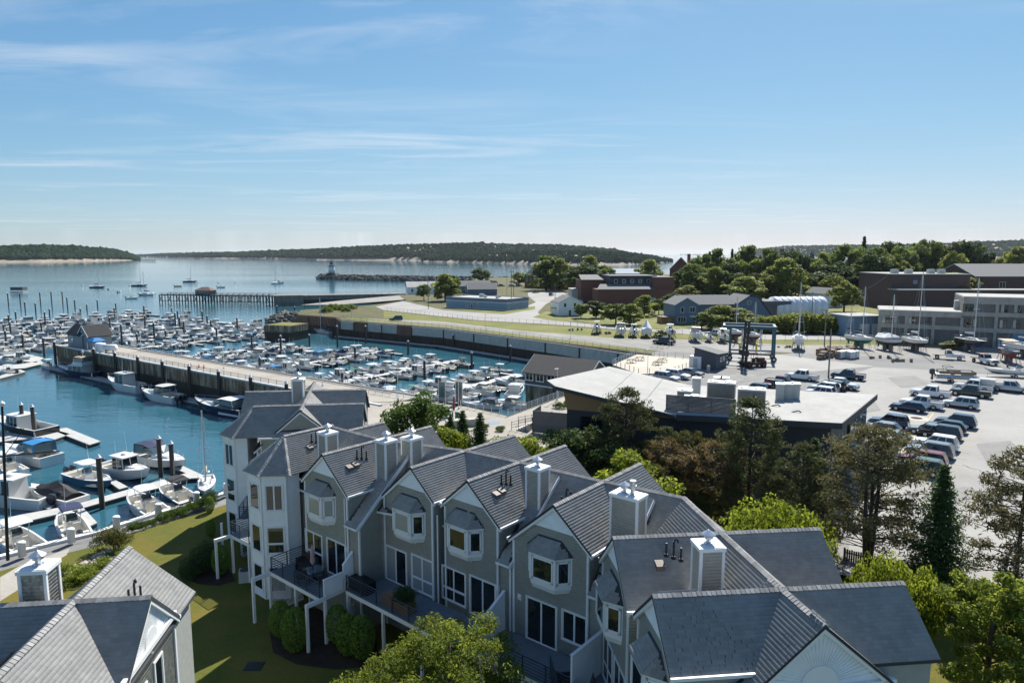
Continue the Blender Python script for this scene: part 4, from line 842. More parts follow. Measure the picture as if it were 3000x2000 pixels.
def frame_windows(par, x0, x1, w, z0, z1, slope=.35, roofm=GEL, back=True, name='cabin', over=.25, inset=.08):
    """pilot house: white posts, dark panes, overhanging roof"""
    b = MB(); t = w-inset
    b.hexa([(x0,-w,z0), (x1+slope,-w,z0), (x1+slope,w,z0), (x0,w,z0), (x0,-t,z1), (x1,-t,z1), (x1,t,z1), (x0,t,z1)]); o = b.part(name, roofm, par)
    zl, zh = z0+(z1-z0)*.38, z1-.1; fy = lambda z: w-(w-t)*(z-z0)/(z1-z0)+.012; fx = lambda z: x1+slope*(1-(z-z0)/(z1-z0))+.012
    n = 2 if x1-x0 < 2 else 3; L = (x1-x0)/n
    for s in (-1, 1):
        for i in range(n):
            a, c = x0+i*L+.07, x0+(i+1)*L-.07; p = MB(); e = slope*.5 if i == n-1 else 0
            p.add([(a, s*fy(zl), zl), (c+e, s*fy(zl), zl), (c+e*.2, s*fy(zh), zh), (a, s*fy(zh), zh)], [(0,1,2,3)]); p.part('pane', GLASS, o)
    for y0, y1 in ((-w*.9, -.05), (.05, w*.9)):
        p = MB(); p.add([(fx(zl), y0, zl), (fx(zl), y1, zl), (fx(zh), y1*.95, zh), (fx(zh), y0*.95, zh)], [(0,1,2,3)]); p.part('pane', GLASS, o)
    r = MB(); r.loft([[(x0-over*2, -w*.98, z1), (x1+over, -w*.98, z1), (x1+over*1.5, 0, z1), (x1+over, w*.98, z1), (x0-over*2, w*.98, z1)], [(x0-over*2, -w*.95, z1+.1), (x1+over, -w*.95, z1+.09), (x1+over*1.5, 0, z1+.1), (x1+over, w*.95, z1+.09), (x0-over*2, w*.95, z1+.1)]]); r.part('hardtop', roofm, o); return o
PROTO = {}
def new(key, name, cat='boat'):
    t = thing(name, 'white boat afloat in the harbour basin', cat); PROTO[key] = t; return t
def mk_cc(key, L, col, top='white', neng=1, ec='dark', boot=None, ttop=True, cover=False, deckm=None):
    t = new(key, 'centre_console_boat'); B = L*.33; fb = .30+L*.075; st = boat_hull(t, L, B, fb, col, deckm, .22, boot); s = .3
    console(t, -.05*L, s, h=.95); z = s+2.05
    if ttop: hardtop(t, -.2*L, .1*L, B*.36, z, CLOTH[top] if top != 'white' else GEL, posts=[(-.15*L, s), (.05*L, s)], pw=.42)
    b = MB(); b.box(.13*L, .2*L, -.4, .4, s, s+.4); b.box(.28*L, .3*L, -.3, .3, fb+.05, fb+.16); b.part('bow_seat', CREAM, t)
    b = MB(); b.box(-L/2+.35, -L/2+.75, -B*.36, B*.36, s, s+.55); b.part('stern_bench', CREAM, t)
    for i in range(neng): outboard(t, -L/2, (i-(neng-1)/2)*.62, ec)
    bow_rail(t, st, .22, 7)
    if ttop: antenna(t, -.1*L, .4, z, 2.2)
    return t
def mk_exp(key, L, col, canvas=None, neng=2, ec='dark', arch=True, boot=None):
    t = new(key, 'express_cruiser'); B = L*.33; fb = .40+L*.08; st = boat_hull(t, L, B, fb, col, None, .55, boot, bow=1.25); w = B*.42; zc = fb+.15
    c = MB(); c.loft([[(.02*L,-w,zc-.1), (.30*L,-w*.55,zc-.02), (.36*L,0,zc), (.30*L,w*.55,zc-.02), (.02*L,w,zc-.1)], [(.02*L,-w*.85,zc+.38), (.26*L,-w*.4,zc+.22), (.31*L,0,zc+.2), (.26*L,w*.4,zc+.22), (.02*L,w*.85,zc+.38)]]); c.part('cabin_trunk', GEL, t)
    g = MB(); g.add([(.06*L,-w*.8,zc+.36), (.10*L,0,zc+.36), (.06*L,w*.8,zc+.36), (-.03*L,w*.82,zc+1.0), (.0,0,zc+1.05), (-.03*L,-w*.82,zc+1.0), (-.14*L,-w,zc+.3), (-.12*L,-w*.95,zc+.9), (-.14*L,w,zc+.3), (-.12*L,w*.95,zc+.9)], [(0,1,4,5), (1,2,3,4), (0,5,7,6), (2,8,9,3)]); g.part('windshield', CLEAR, t)
    if canvas:
        k = MB(); z = zc+1.25; k.loft([[(-.03*L,-w*.85,zc+1.0), (-.03*L,0,zc+1.1), (-.03*L,w*.85,zc+1.0)], [(-.14*L,-w*.95,z), (-.14*L,0,z+.15), (-.14*L,w*.95,z)], [(-.34*L,-w*.98,z-.05), (-.34*L,0,z+.08), (-.34*L,w*.98,z-.05)]], closed=False, cap=False); k.part('canvas_top', CLOTH[canvas], t)
        for s in (-1, 1):
            k = MB(); k.add([(-.13*L, s*w*.97, zc+.3), (-.36*L, s*w, zc+.1), (-.34*L, s*w*.98, z-.06), (-.14*L, s*w*.95, z-.01)], [(0,1,2,3)]); k.part('side_curtain', CLEAR, t)
        k = MB(); k.add([(-.36*L,-w,zc+.1), (-.36*L,w,zc+.1), (-.34*L,w*.98,z-.06), (-.34*L,-w*.98,z-.06)], [(0,1,2,3)]); k.part('aft_curtain', CLEAR, t)
        for s in (-1, 1): k = MB(); k.path([(-.36*L, s*(w+.02), zc+.1), (-.34*L, s*w, z-.05), (-.14*L, s*w*.97, z+.01)], .05); k.part('canvas_edge', CLOTH[canvas], t)
    elif arch:
        hardtop(t, -.26*L, -.0*L, w*.95, zc+1.15, GEL, posts=[(-.22*L, zc), (-.05*L, zc+.3)], pw=w*.92)
        antenna(t, -.2*L, .3, zc+1.2, 2.4)
    b = MB(); b.box(-.12*L, -.05*L, -w*.8, -.1, .3, 1.0); b.box(-.40*L, -.33*L, -w*.9, w*.9, .3, .8); b.part('seat', CREAM, t)
    for i in range(neng): outboard(t, -L/2, (i-(neng-1)/2)*.7, ec)
    bow_rail(t, st, .5, 5); return t
def mk_pilot(key, L, col, neng=2, ec='dark', boot=None, mid=None):
    t = new(key, 'pilothouse_boat'); B = L*.33; fb = .45+L*.075; st = boat_hull(t, L, B, fb, col, None, .38, boot, bow=1.45)
    frame_windows(t, -.08*L, .14*L, B*.36, .35, 2.45, roofm=GEL); c = MB(); w = B*.33
    c.loft([[(.14*L,-w,fb), (.34*L,-w*.5,fb+.12), (.34*L,w*.5,fb+.12), (.14*L,w,fb)], [(.14*L,-w*.85,fb+.5), (.31*L,-w*.35,fb+.4), (.31*L,w*.35,fb+.4), (.14*L,w*.85,fb+.5)]]); c.part('cabin_trunk', GEL, t)
    antenna(t, 0, .5, 2.5, 2.6); antenna(t, -.05*L, -.5, 2.5, 1.8)
    r = MB(); r.lathe([(.28,0), (.3,.08), (.2,.2)], 10, (.02*L, 0, 2.55)); r.part('radar_dome', GEL, t)
    b = MB(); b.box(-L/2+.35, -L/2+.8, -B*.34, B*.34, .3, .8); b.part('stern_bench', CREAM, t)
    for i in range(neng): outboard(t, -L/2, (i-(neng-1)/2)*.7, ec)
    bow_rail(t, st, .5, 6); return t
def mk_fly(key, L, col, boot=None, tan=True):
    t = new(key, 'flybridge_cruiser'); B = L*.33; fb = .6+L*.07; st = boat_hull(t, L, B, fb, col, None, .62, boot, bow=1.4, sole=.7); w = B*.40
    frame_windows(t, -.2*L, .12*L, w, .7, 2.6, .5, over=.2)
    f = MB(); z = 2.7; f.loft([[(-.24*L,-w*.95,z), (.06*L,-w*.85,z), (.1*L,0,z), (.06*L,w*.85,z), (-.24*L,w*.95,z)], [(-.24*L,-w*1.0,z+.7), (.03*L,-w*.8,z+.65), (.06*L,0,z+.65), (.03*L,w*.8,z+.65), (-.24*L,w*1.0,z+.7)]]); f.part('flybridge', GEL, t)
    if tan:
        z2 = z+1.75; k = MB(); k.loft([[(-.22*L,-w*.9,z2), (-.22*L,0,z2+.15), (-.22*L,w*.9,z2)], [(.0,-w*.75,z2), (.0,0,z2+.12), (.0,w*.75,z2)], [(.04*L,-w*.7,z2-.35), (.04*L,0,z2-.3), (.04*L,w*.7,z2-.35)]], closed=False, cap=False); k.part('bimini', CLOTH['tan'], t)
        for s in (-1, 1):
            for x in (-.22*L, -.02*L): k = MB(); k.tube((x, s*w*.95, z+.6), (x, s*w*.85, z2), .025, None, 4); k.part('support', STEEL, t)
            k = MB(); k.add([(-.22*L, s*w*.97, z+.68), (.03*L, s*w*.78, z+.64), (.04*L, s*w*.7, z2-.35), (-.22*L, s*w*.9, z2-.02)], [(0,1,2,3)]); k.part('side_curtain', CLEAR, t)
    k = MB(); k.tube((-.1*L, 0, z+.5), (-.1*L, 0, z+2.6), .06); k.lathe([(.1,0), (.28,.05), (.3,.2), (.2,.36), (.05,.42)], 10, (-.1*L, 0, z+2.6)); k.part('radar_mast', GEL, t)
    s = MB(); s.box(-L/2-.7, -L/2, -B*.4, B*.4, .25, .33); s.part('swim_platform', TEAK, t)
    s = MB(); s.box(-.38*L, -.34*L, -w*.5, w*.5, .7, 1.2); s.part('cockpit_seat', TEAK, t)
    bow_rail(t, st, .75, 5); return t
def mk_covered(key, L, col, canvas='black', neng=0):
    t = new(key, 'covered_runabout'); B = L*.34; fb = .38+L*.07; st = boat_hull(t, L, B, fb, col, None, .4, None, bow=1.25)
    k = MB(); rows = []
    for s in st[1:9]:
        u = (s[0]+L/2)/L; hh = .35+.75*math.exp(-((u-.45)/.2)**2); rows.append([(s[1], -s[2]-.01, s[3]-.08), (s[1], -s[2]*.6, s[3]+hh*.55), (s[1], 0, s[3]+hh), (s[1], s[2]*.6, s[3]+hh*.55), (s[1], s[2]+.01, s[3]-.08)])
    k.loft(rows, closed=False, cap=False); k.add([rows[0][i] for i in range(5)], [(0,1,2,3,4)]); k.add([rows[-1][i] for i in range(5)], [(0,1,2,3,4)]); k.part('boat_cover', CLOTH[canvas], t)
    for i in range(neng): outboard(t, -L/2, (i-(neng-1)/2)*.62)
    s = MB(); s.box(-L/2-.6, -L/2, -B*.36, B*.36, .25, .33); s.part('swim_platform', GEL, t); return t
def mk_open(key, L, col, neng=1, ec='dark', bimini=None):
    t = new(key, 'open_skiff'); B = L*.34; fb = .28+L*.06; st = boat_hull(t, L, B, fb, col, None, .3, None, bow=1.3); console(t, -.08*L, .28, w=.38, h=.75)
    b = MB(); b.box(-L/2+.4, -L/2+.85, -B*.36, B*.36, .28, .65); b.part('bench', CREAM, t)
    if bimini: hardtop(t, -.25*L, .05*L, B*.38, 2.1, CLOTH[bimini], t=.04, posts=[(-.2*L, fb), (0, fb)], pw=B*.42, name='bimini')
    for i in range(neng): outboard(t, -L/2, (i-(neng-1)/2)*.6, ec, .9)
    return t
def mk_sail(key, L, col, boot=None, keel=False, mast=1.25, anti='blue', sailcover='navy', masts=1, cover=False, wood=False):
    t = new(key, 'sailing_yacht', 'sailboat'); B = L*.31; fb = .45+L*.045; st = boat_hull(t, L, B, fb, col, None, .72, boot, bow=1.25, keel=-.8 if keel else -.5, bottom=ANTIF[anti], tr=.62, sole=.45)
    if keel:
        k = MB(); k.loft([[(-.1*L,-.12,-.6), (.14*L,-.12,-.6), (.16*L,0,-.6), (.14*L,.12,-.6), (-.1*L,.12,-.6)], [(-.06*L,-.1,-1.9), (.07*L,-.1,-1.9), (.09*L,0,-1.9), (.07*L,.1,-1.9), (-.06*L,.1,-1.9)]]); k.part('keel', ANTIF[anti], t)
        k = MB(); k.box(-.46*L, -.40*L, -.05, .05, -1.5, 0); k.part('rudder', ANTIF[anti], t)
    w = B*.3; c = MB(); c.loft([[(-.12*L,-w,fb), (.16*L,-w*.8,fb+.1), (.26*L,-w*.3,fb+.15), (.26*L,w*.3,fb+.15), (.16*L,w*.8,fb+.1), (-.12*L,w,fb)], [(-.12*L,-w*.85,fb+.5), (.14*L,-w*.65,fb+.45), (.22*L,-w*.25,fb+.35), (.22*L,w*.25,fb+.35), (.14*L,w*.65,fb+.45), (-.12*L,w*.85,fb+.5)]]); o = c.part('coachroof', GEL, t)
    for s in (-1, 1):
        for x in (-.06, .03, .11): p = MB(); p.box(x*L-.22, x*L+.22, s*w*.93-.02, s*w*.93+.02, fb+.17, fb+.36); p.part('port_light', GLASS, o)
    MA = mat('mast_alloy', (.55,.56,.57), .35, metal=.5, var=.05); mh = L*mast
    for q in range(masts):
        x = .1*L if q == 0 else -.38*L; hq = mh if q == 0 else mh*.6
        m = MB(); m.tube((x, 0, fb), (x, 0, fb+hq), .12, .09, 6); m.box(x-.03, x+.03, -B*.32, B*.32, fb+hq*.5, fb+hq*.5+.05); mo = m.part('mast', MA, t)
        bl = .36*L if q == 0 else .2*L
        k = MB(); k.tube((x, 0, fb+1.4), (x-bl, 0, fb+1.45), .06); k.part('boom', MA, t)
        if sailcover: k = MB(); k.loft([[(x-.1, -.14, fb+1.5), (x-.1, .14, fb+1.5), (x-.1, 0, fb+2.0)], [(x-bl*.95, -.08, fb+1.5), (x-bl*.95, .08, fb+1.5), (x-bl*.95, 0, fb+1.68)]]); k.part('sail_cover', CLOTH[sailcover], t)
        r = MB(); tp = (x, 0, fb+hq)
        for p in ((L*.5, 0, fb*1.3) if q == 0 else (.05*L, 0, fb+mh*.9), (-.5*L, 0, fb+.1), (x-.05, B*.45, fb), (x-.05, -B*.45, fb)): r.tube(tp, p, .018, None, 3)
        r.part('rigging', STEEL, t)
    if cover: k = MB(); z = fb+1.5; k.loft([[(-.48*L,-B*.33,fb+.15), (-.48*L,0,z-.4), (-.48*L,B*.33,fb+.15)], [(0,-B*.5,fb+.25), (0,0,z), (0,B*.5,fb+.25)], [(.46*L,-B*.12,fb+.5), (.46*L,0,z-.5), (.46*L,B*.12,fb+.5)]], closed=False, cap=False); k.part('winter_cover', CLOTH['white'], t)
    bow_rail(t, st, .6, 7); r = MB(); s0 = st[0]; r.path([(s0[1]+1.2, -s0[2], s0[3]+.6), (s0[1], -s0[2]*.9, s0[3]+.6), (s0[1], s0[2]*.9, s0[3]+.6), (s0[1]+1.2, s0[2], s0[3]+.6)], .02, 4); r.part('stern_rail', STEEL, t)
    w2 = MB(); w2.lathe([(.28,-.02), (.32,0), (.28,.02)], 10, (-.36*L, 0, fb+.7)); w2.part('wheel', STEEL, t); return t
BOOT = mat('boot_stripe', (.02,.03,.06), .3, var=0); BOOTR = mat('red_boot', (.25,.03,.03), .4, var=0)
def mk_all():
    mk_cc('cc_white', 7.2, 'white'); mk_cc('cc_white2', 8.2, 'white', neng=2); mk_cc('cc_blue', 7.6, 'blue', neng=2); mk_cc('cc_grey', 6.8, 'grey', neng=1); mk_cc('cc_teal', 6.6, 'teal')
    mk_cc('cc_we', 7.0, 'white', ec='white'); mk_cc('cc_black', 7.4, 'navy', top='black', neng=1); mk_cc('cc_nav', 6.6, 'white', top='navy')
    mk_exp('ex_white', 9.2, 'white'); mk_exp('ex_arch', 10.2, 'white', neng=0); mk_exp('ex_blue', 9.0, 'white', canvas='blue', neng=0); mk_exp('ex_navy', 9., 'white', canvas='navy', neng=0, boot=BOOT); mk_exp('ex_white3', 9.0, 'white', neng=3)
    mk_pilot('pi_white', 8.2, 'white', 2); mk_pilot('pi_one', 7.2, 'white', 1); mk_pilot('pi_grey', 7.6, 'grey', 1); mk_pilot('pi_black', 10.2, 'black', 0, boot=BOOTR); mk_pilot('pi_green', 7.4, 'green', 0)
    mk_fly('fly_white', 12.5, 'white', tan=False); mk_fly('fly_tan', 12., 'white')
    mk_fly('fly_navy', 12.2, 'navy'); mk_covered('cov_black', 7.0, 'white'); mk_covered('cov_blue', 6.6, 'white', 'navy', 1); mk_covered('cov_grey', 6.6, 'white', 'grey', 1)
    mk_open('op_white', 5.8, 'white'); mk_open('op_two', 6.2, 'white', 1, 'white'); mk_open('op_green', 5.8, 'white', 1, 'dark', 'green'); mk_open('op_yellow', 5.4, 'yellow'); mk_open('op_bim', 6.2, 'white', 1, 'dark', 'white')
    mk_sail('sa_white', 10., 'white'); mk_sail('sa_navy', 10.5, 'navy'); mk_sail('sa_small', 6.5, 'white', mast=1.35, sailcover='tan')
mk_all()
BL = {  # what sets each kind apart
 'cc_white': 'white centre-console boat with white T-top and one dark outboard', 'cc_white2': 'white centre-console boat with white T-top and twin dark outboards', 'cc_blue': 'blue-hulled centre-console boat with white T-top and twin outboards', 'cc_grey': 'grey-hulled centre-console boat with white T-top', 'cc_teal': 'pale teal centre-console boat with white T-top',
 'cc_we': 'white centre-console boat with T-top and white outboard', 'cc_black': 'navy centre-console boat with black canvas T-top', 'cc_nav': 'white centre-console boat with navy canvas top', 'ex_white': 'white express boat with hardtop and twin outboards', 'ex_arch': 'white cabin cruiser with hardtop and no outboards', 'ex_blue': 'white cruiser with bright blue canvas enclosure', 'ex_navy': 'white cruiser with navy canvas enclosure', 'ex_white3': 'white express boat with hardtop and triple outboards',
 'pi_white': 'white pilothouse boat with twin outboards', 'pi_one': 'white pilothouse boat with a single outboard', 'pi_grey': 'grey-hulled pilothouse boat', 'pi_black': 'black-hulled pilothouse boat with red stripe', 'pi_green': 'dark green pilothouse workboat', 'fly_white': 'large white flybridge cruiser without canvas', 'fly_tan': 'large white flybridge cruiser with tan bimini', 'fly_navy': 'navy-hulled flybridge cruiser with tan bimini',
 'cov_black': 'white runabout under black cover', 'cov_blue': 'white runabout under navy cover with outboard', 'cov_grey': 'white runabout under grey cover with outboard', 'op_white': 'small white open skiff with dark outboard', 'op_two': 'small white open skiff with white outboard', 'op_green': 'small white skiff with green bimini', 'op_yellow': 'small yellow open skiff', 'op_bim': 'small white skiff with white bimini', 'sa_white': 'white sailing yacht', 'sa_navy': 'navy sailing yacht', 'sa_small': 'small white sailboat with tan sail cover'}
USEDP = set()
def put(key, loc, rz, place, group=None, label=None, scale=None):
    lab = label or (BL[key]+' '+place); p = PROTO[key]
    o = dup(p, loc, rz, lab, group, scale)
    return o
def head(dx, dy): return math.atan2(dy, dx)
# ------------------------------------------------------------------ pier, docks, piles, boats
PILEM = mat('dark_pile', (.055,.048,.042), .85, var=.3, scale=2, stretch=(1,1,.4)); CAPM = mat('white_pile_cap', (.75,.77,.8), .35, var=.03)
FLOATM = mat('grey_dock_deck', (.40,.40,.385), .8, var=.14, scale=1.2, stretch=(1,1,1)); FLOATS = mat('dock_float', (.07,.065,.06), .85, var=.2)
WETW = mat('wet_concrete', (.03,.028,.022), .55, var=.4, scale=1.5)
def streakmat():
    m = bpy.data.materials.new('stained_concrete'); m.use_nodes = True; t = m.node_tree; b = t.nodes['Principled BSDF']; b.inputs['Roughness'].default_value = .9
    tc = nd(t, 'ShaderNodeTexCoord'); mp = nd(t, 'ShaderNodeMapping'); mp.inputs['Scale'].default_value = (1,1,.16); lk(t, tc.outputs['Object'], mp.inputs[0])
    n = nd(t, 'ShaderNodeTexNoise'); n.inputs['Scale'].default_value = 1.1; n.inputs['Detail'].default_value = 8; n.inputs['Roughness'].default_value = .7; lk(t, mp.outputs[0], n.inputs[0])
    cr = nd(t, 'ShaderNodeValToRGB'); e = cr.color_ramp.elements; e[0].position = .35; e[0].color = (.035,.03,.022,1); e[1].position = .66; e[1].color = (.42,.37,.28,1); x = e.new(.5); x.color = (.17,.13,.085,1); lk(t, n.outputs[0], cr.inputs[0]); lk(t, cr.outputs[0], b.inputs['Base Color'])
    MATS['stained_concrete'] = m; return m
STAIN = streakmat(); DARKSP = mat('sheet_pile', (.06,.045,.035), .85, var=.35, scale=1.2, stretch=(1,1,.2)); RUST = mat('rusty_sheet_pile', (.14,.08,.055), .85, var=.35, scale=2, stretch=(1,1,.2))
def pier():
    th = thing('concrete_pier', 'long concrete pier with stained walls running out into the marina', 'pier', PF.w((60,4,0)), world=True); L = 124; Wd = 8.8
    MB(PF).box(0, L, .3, Wd-.3, -1, 3.4).part('tidal_wall', WETW, th)
    n = 20
    for i in range(n):
        for d0, d1 in ((-.05, .5), (Wd-.5, Wd+.05)): MB(PF).box(L*i/n+.02, L*(i+1)/n-.02, d0, d1, 3.2+.0*random.random(), 5.75).part('wall_panel', STAIN, th)
    m = MB(PF); m.box(0, L, -.15, Wd+.15, 5.75, 5.98); m.part('deck_slab', PLAZA, th)
    for d in (-.1, Wd+.1): MB(PF).box(0, L, d-.2, d+.2, 5.98, 6.2).part('edge_curb', WHITE if d < 0 else CONC, th)
    rl = mat('grey_fence_metal', (.20,.21,.21), .5, var=.1)
    x = 30
    for k in range(38):
        xx = 30+k*2.45; MB(PF).box(xx-.03, xx+.03, .22, .28, 5.98, 7.1).part('fence_post', rl, th)
        b = MB(PF)
        for j in range(16): b.box(xx+.07+j*.15, xx+.085+j*.15, .243, .257, 6.1, 7.02)
        if k < 37: stuff(b.part('fence_bars', rl, th))
    for z in (6.1, 7.05): m = MB(PF); m.tube((30,.25,z), (120,.25,z), .025); m.part('fence_rail', rl, th)
    for k in range(46): MB(PF).box(28+k*2-.03, 28+k*2+.03, Wd-.35, Wd-.29, 5.98, 7.0).part('rail_post', STEEL, th)
    for z in (6.35, 6.7, 7.0): m = MB(PF); m.tube((28,Wd-.32,z), (118,Wd-.32,z), .03); m.part('guard_rail', STEEL, th)
    m = MB(PF); m.tube((28,Wd-.7,6.3), (118,Wd-.7,6.3), .09, None, 6); m.part('service_pipe', CONC, th)
pier()
PILE = thing('mooring_pile', 'dark round timber mooring pile', 'pile'); MB().tube((0,0,-2), (0,0,1), .5, .5, 9).part('pile_shaft', PILEM, PILE, True)
b = MB(); b.lathe([(.56,0), (.56,.12), (.5,.14), (.03,1.0)], 10); b.part('pile_cap', CAPM, PILE)
def pile(x, yt, yb, r=.29, group='marina piles', label='dark round mooring pile with white cone cap standing among the marina docks', cap=True, z0=0):
    b = G(x, yb, z0); top = GY(x, yt, b.y).z
    o = dup(PILE, (b.x, b.y, 0), 0, label, group); sh, cp = None, None
    for c in KIDS[o]:
        if c.name.startswith('pile_shaft'): c.scale = (2*r, 2*r, max(1, top-.45))
        else: c.location = (0,0,max(1, top-.45)); c.scale = (2*r, 2*r, .55)
    return o
FARP = [(25,857,894),(60,856,892),(74,882,911),(105,886,917),(119,854,892),(152,852,892),(184,852,889),(198,869,904),(220,876,906),(27,919,955),(32,941,983),(12,947,985),(48,910,947),(123,941,983),(134,911,963),(146,902,930),(81,957,990),(179,951,980),(164,960,990),(230,935,965),(237,901,933),(255,890,910),(286,877,902),(336,899,931),(340,886,911),(323,927,965),(358,947,1011),(19,965,1018),(70,976,1035),(130,986,1045),
 (403,974,1014),(424,893,942),(426,922,967),(453,942,1002),(459,938,960),(487,965,1004),(504,900,924),(515,914,965),(521,907,938),(527,927,965),(540,938,985),(594,909,953),(608,922,962),(619,935,976),(636,956,1006),(696,928,974),(739,976,1036),(528,1010,1050),(762,1042,1093),(813,894,942),(864,896,923),(989,952,1017),(1072,952,1006),(824,980,1044),(907,977,1012),(1041,1012,1060),(1196,996,1038),(1328,977,1022),(1003,1086,1127),(1244,1051,1114),(1382,1028,1086),(1495,1009,1060),(1793,987,1044)]
for x, a, c in FARP: pile(x, a, c, .3)
for x in (160, 275, 337, 404, 476, 555, 641, 735, 840):
    lo, hi = -5., 125.
    for _ in range(40):
        mid = (lo+hi)/2; w = PF.w((mid, -.65, 0)); q = 1500+FPX*w[0]/(w[1]*math.cos(PITCH)+25*math.sin(PITCH)); lo, hi = (mid, hi) if q < x else (lo, mid)
    w = PF.w((lo, -.65, 0)); o = dup(PILE, w, 0, 'dark round pile with white cone cap standing against the pier wall', 'pier face piles')
    for c in KIDS[o]:
        if c.name.startswith('pile_shaft'): c.scale = (.66, .66, 7.0)
        else: c.location = (0,0,7.0); c.scale = (.66, .66, .6)
for x, a, c in [(300,1330,1490),(472,1275,1398),(507,1290,1400)]: pile(x, a, c, .3, 'near dock piles', 'tall dark pile with white cone cap on the dock below the lawn')
for x, a, c in [(69,1178,1268),(101,1184,1274)]: pile(x, a, c, .3, 'paired piles', 'one of two tall piles beside the black pilothouse boat')
drop(PILE)
def float_dock(name, label, quads, group=None, z=.55, cat='dock', fr=None):
    c = Vector((0,0,0)); Q = []
    for q in quads:
        pts = [Vector(fr.w((*p, z))) if fr else Vector((*p, z)) for p in q]; Q.append(pts)
    th = thing(name, label, cat, (Q[0][0].x, Q[0][0].y, 0), world=True, group=group)
    for pts in Q:
        m = MB(); n = len(pts); m.add([(p.x, p.y, z-.14) for p in pts]+[(p.x, p.y, z) for p in pts], [tuple(range(n)), tuple(range(n, 2*n))]+[(i, (i+1) % n, (i+1) % n+n, i+n) for i in range(n)]); m.part('deck_section', FLOATM, th)
        cx = sum((p for p in pts), Vector((0,0,0)))/n; m = MB(); m.add([((p.x-cx.x)*.96+cx.x, (p.y-cx.y)*.96+cx.y, -.3) for p in pts]+[((p.x-cx.x)*.96+cx.x, (p.y-cx.y)*.96+cx.y, z-.14) for p in pts], [(i, (i+1) % n, (i+1) % n+n, i+n) for i in range(n)]); m.part('float_section', FLOATS, th)
    return th
def grid_docks():
    """main walks run out square to the pier; fingers and boats lie along it"""
    keysN = ['cc_white']*7+['cc_white2']*6+['cc_we']*5+['ex_white']*4+['pi_white']*3+['pi_one']*3+['cc_blue']*2+['cc_grey']*2+['ex_navy']*1+['ex_blue']+['cov_blue']*2+['cov_grey']*2+['op_white']*4+['op_two']*3+['op_bim']*3+['op_green']+['cc_nav']*2+['cc_teal']+['cc_black']+['op_yellow']
    keysF = ['cc_white2']*4+['ex_white']*5+['pi_white']*4+['ex_arch']*6+['fly_white']*2+['fly_tan']*2+['ex_navy']*3+['pi_grey']*2+['cc_white']*3+['pi_green']+['cc_grey']*2+['ex_white3']*2+['cov_blue']*1+['cc_blue']*2
    R = random.Random(11)
    def walk(s, d0, d1, keys, place, dn, gap=5.0, fill=.9, both=True, fl=8.):
        quads = [[(s-1.1, d), (s+1.1, d), (s+1.1, min(d+12, d1)-.05), (s-1.1, min(d+12, d1)-.05)] for d in np.arange(d0, d1, 12)]
        d = d0+3; k = 0; boats = []
        while d < d1-1:
            for sg in ((-1, 1) if both else (1,)):
                if k % 2 == 0: quads.append([(s+sg*1.1, d-.5), (s+sg*(1.1+fl), d-.5), (s+sg*(1.1+fl), d+.5), (s+sg*1.1, d+.5)] if sg > 0 else [(s-1.1-fl, d-.5), (s-1.1, d-.5), (s-1.1, d+.5), (s-1.1-fl, d+.5)])
                off = (1.9 if k % 2 == 0 else -1.9)
                if R.random() < fill: boats.append((s+sg*(1.6+fl*.5+R.uniform(-.3, .6)), d+off+(0 if k % 2 == 0 else 0), sg, R.choice(keys)))
            d += gap*.5*(1.0 if k % 2 else 1.05); k += 1
            if k % 2 == 0: d += .3
        float_dock('marina_dock', 'grey floating dock with finger slips '+dn, [[q[0], q[1], q[2], q[3]] for q in quads], None, .5, fr=PF)
        for s2, d2, sg, key in boats:
            w = PF.w((s2, d2, 0)); fwd = PF.r*(-sg if R.random() < .2 else (-1 if R.random() < .8 else 1))
            Lb = {'fly_white':.9, 'fly_tan':.9}.get(key, 1.)
            put(key, w, head(fwd.x, fwd.y)+R.uniform(-.04, .04), place, 'boats '+place, scale=Lb)
    P1 = 'berthed inside the basin'; P2 = 'berthed beyond the pier end'
    walk(20, 12, 62, keysN, P1, 'nearest the pier kiosk', fill=.85); walk(50, 12, 74, keysN, P1, 'in the middle of the basin', fill=.88); walk(80, 12, 70, keysN, P1, 'below the long sea wall', fill=.9); walk(107, 14, 62, keysN, P1, 'closest to the shingled hall', fill=.75)
    walk(-18, 14, 84, keysN, P2, 'just beyond the pier end', fill=.8, gap=5.4); walk(-46, -6, 92, keysF, P2, 'second beyond the pier end', fill=.82, gap=5.8, fl=9); walk(-76, -22, 88, keysF, P2, 'third beyond the pier end', fill=.8, gap=6, fl=9); walk(-108, -10, 92, keysF, P2, 'fourth beyond the pier end', gap=6.4, fill=.75, fl=10); walk(-140, 24, 94, keysF, P2, 'fifth beyond the pier end', gap=6.8, fill=.75, fl=10)
grid_docks()
def px_dock(name, label, polys, z=.55):
    return float_dock(name, label, [[G(x, y, z)[:2] for x, y in p] for p in polys], z=z)
# float along the near face of the pier and the boats tied to it
float_dock('pier_float', 'grey float moored along the near wall of the concrete pier', [[(s, -3.4), (s+9.9, -3.4), (s+9.9, -.9), (s, -.9)] for s in (4, 14, 24, 34, 44, 54, 64, 74)], fr=PF)
# mid left T dock
px_dock('t_dock', 'grey dock with a T head beside the black pilothouse boat', [[(-60,1300),(-60,1275),(120,1248),(175,1262),(120,1280)], [(150,1258),(195,1252),(295,1292),(262,1302)], [(120,1280),(175,1262),(205,1270),(150,1290)]])
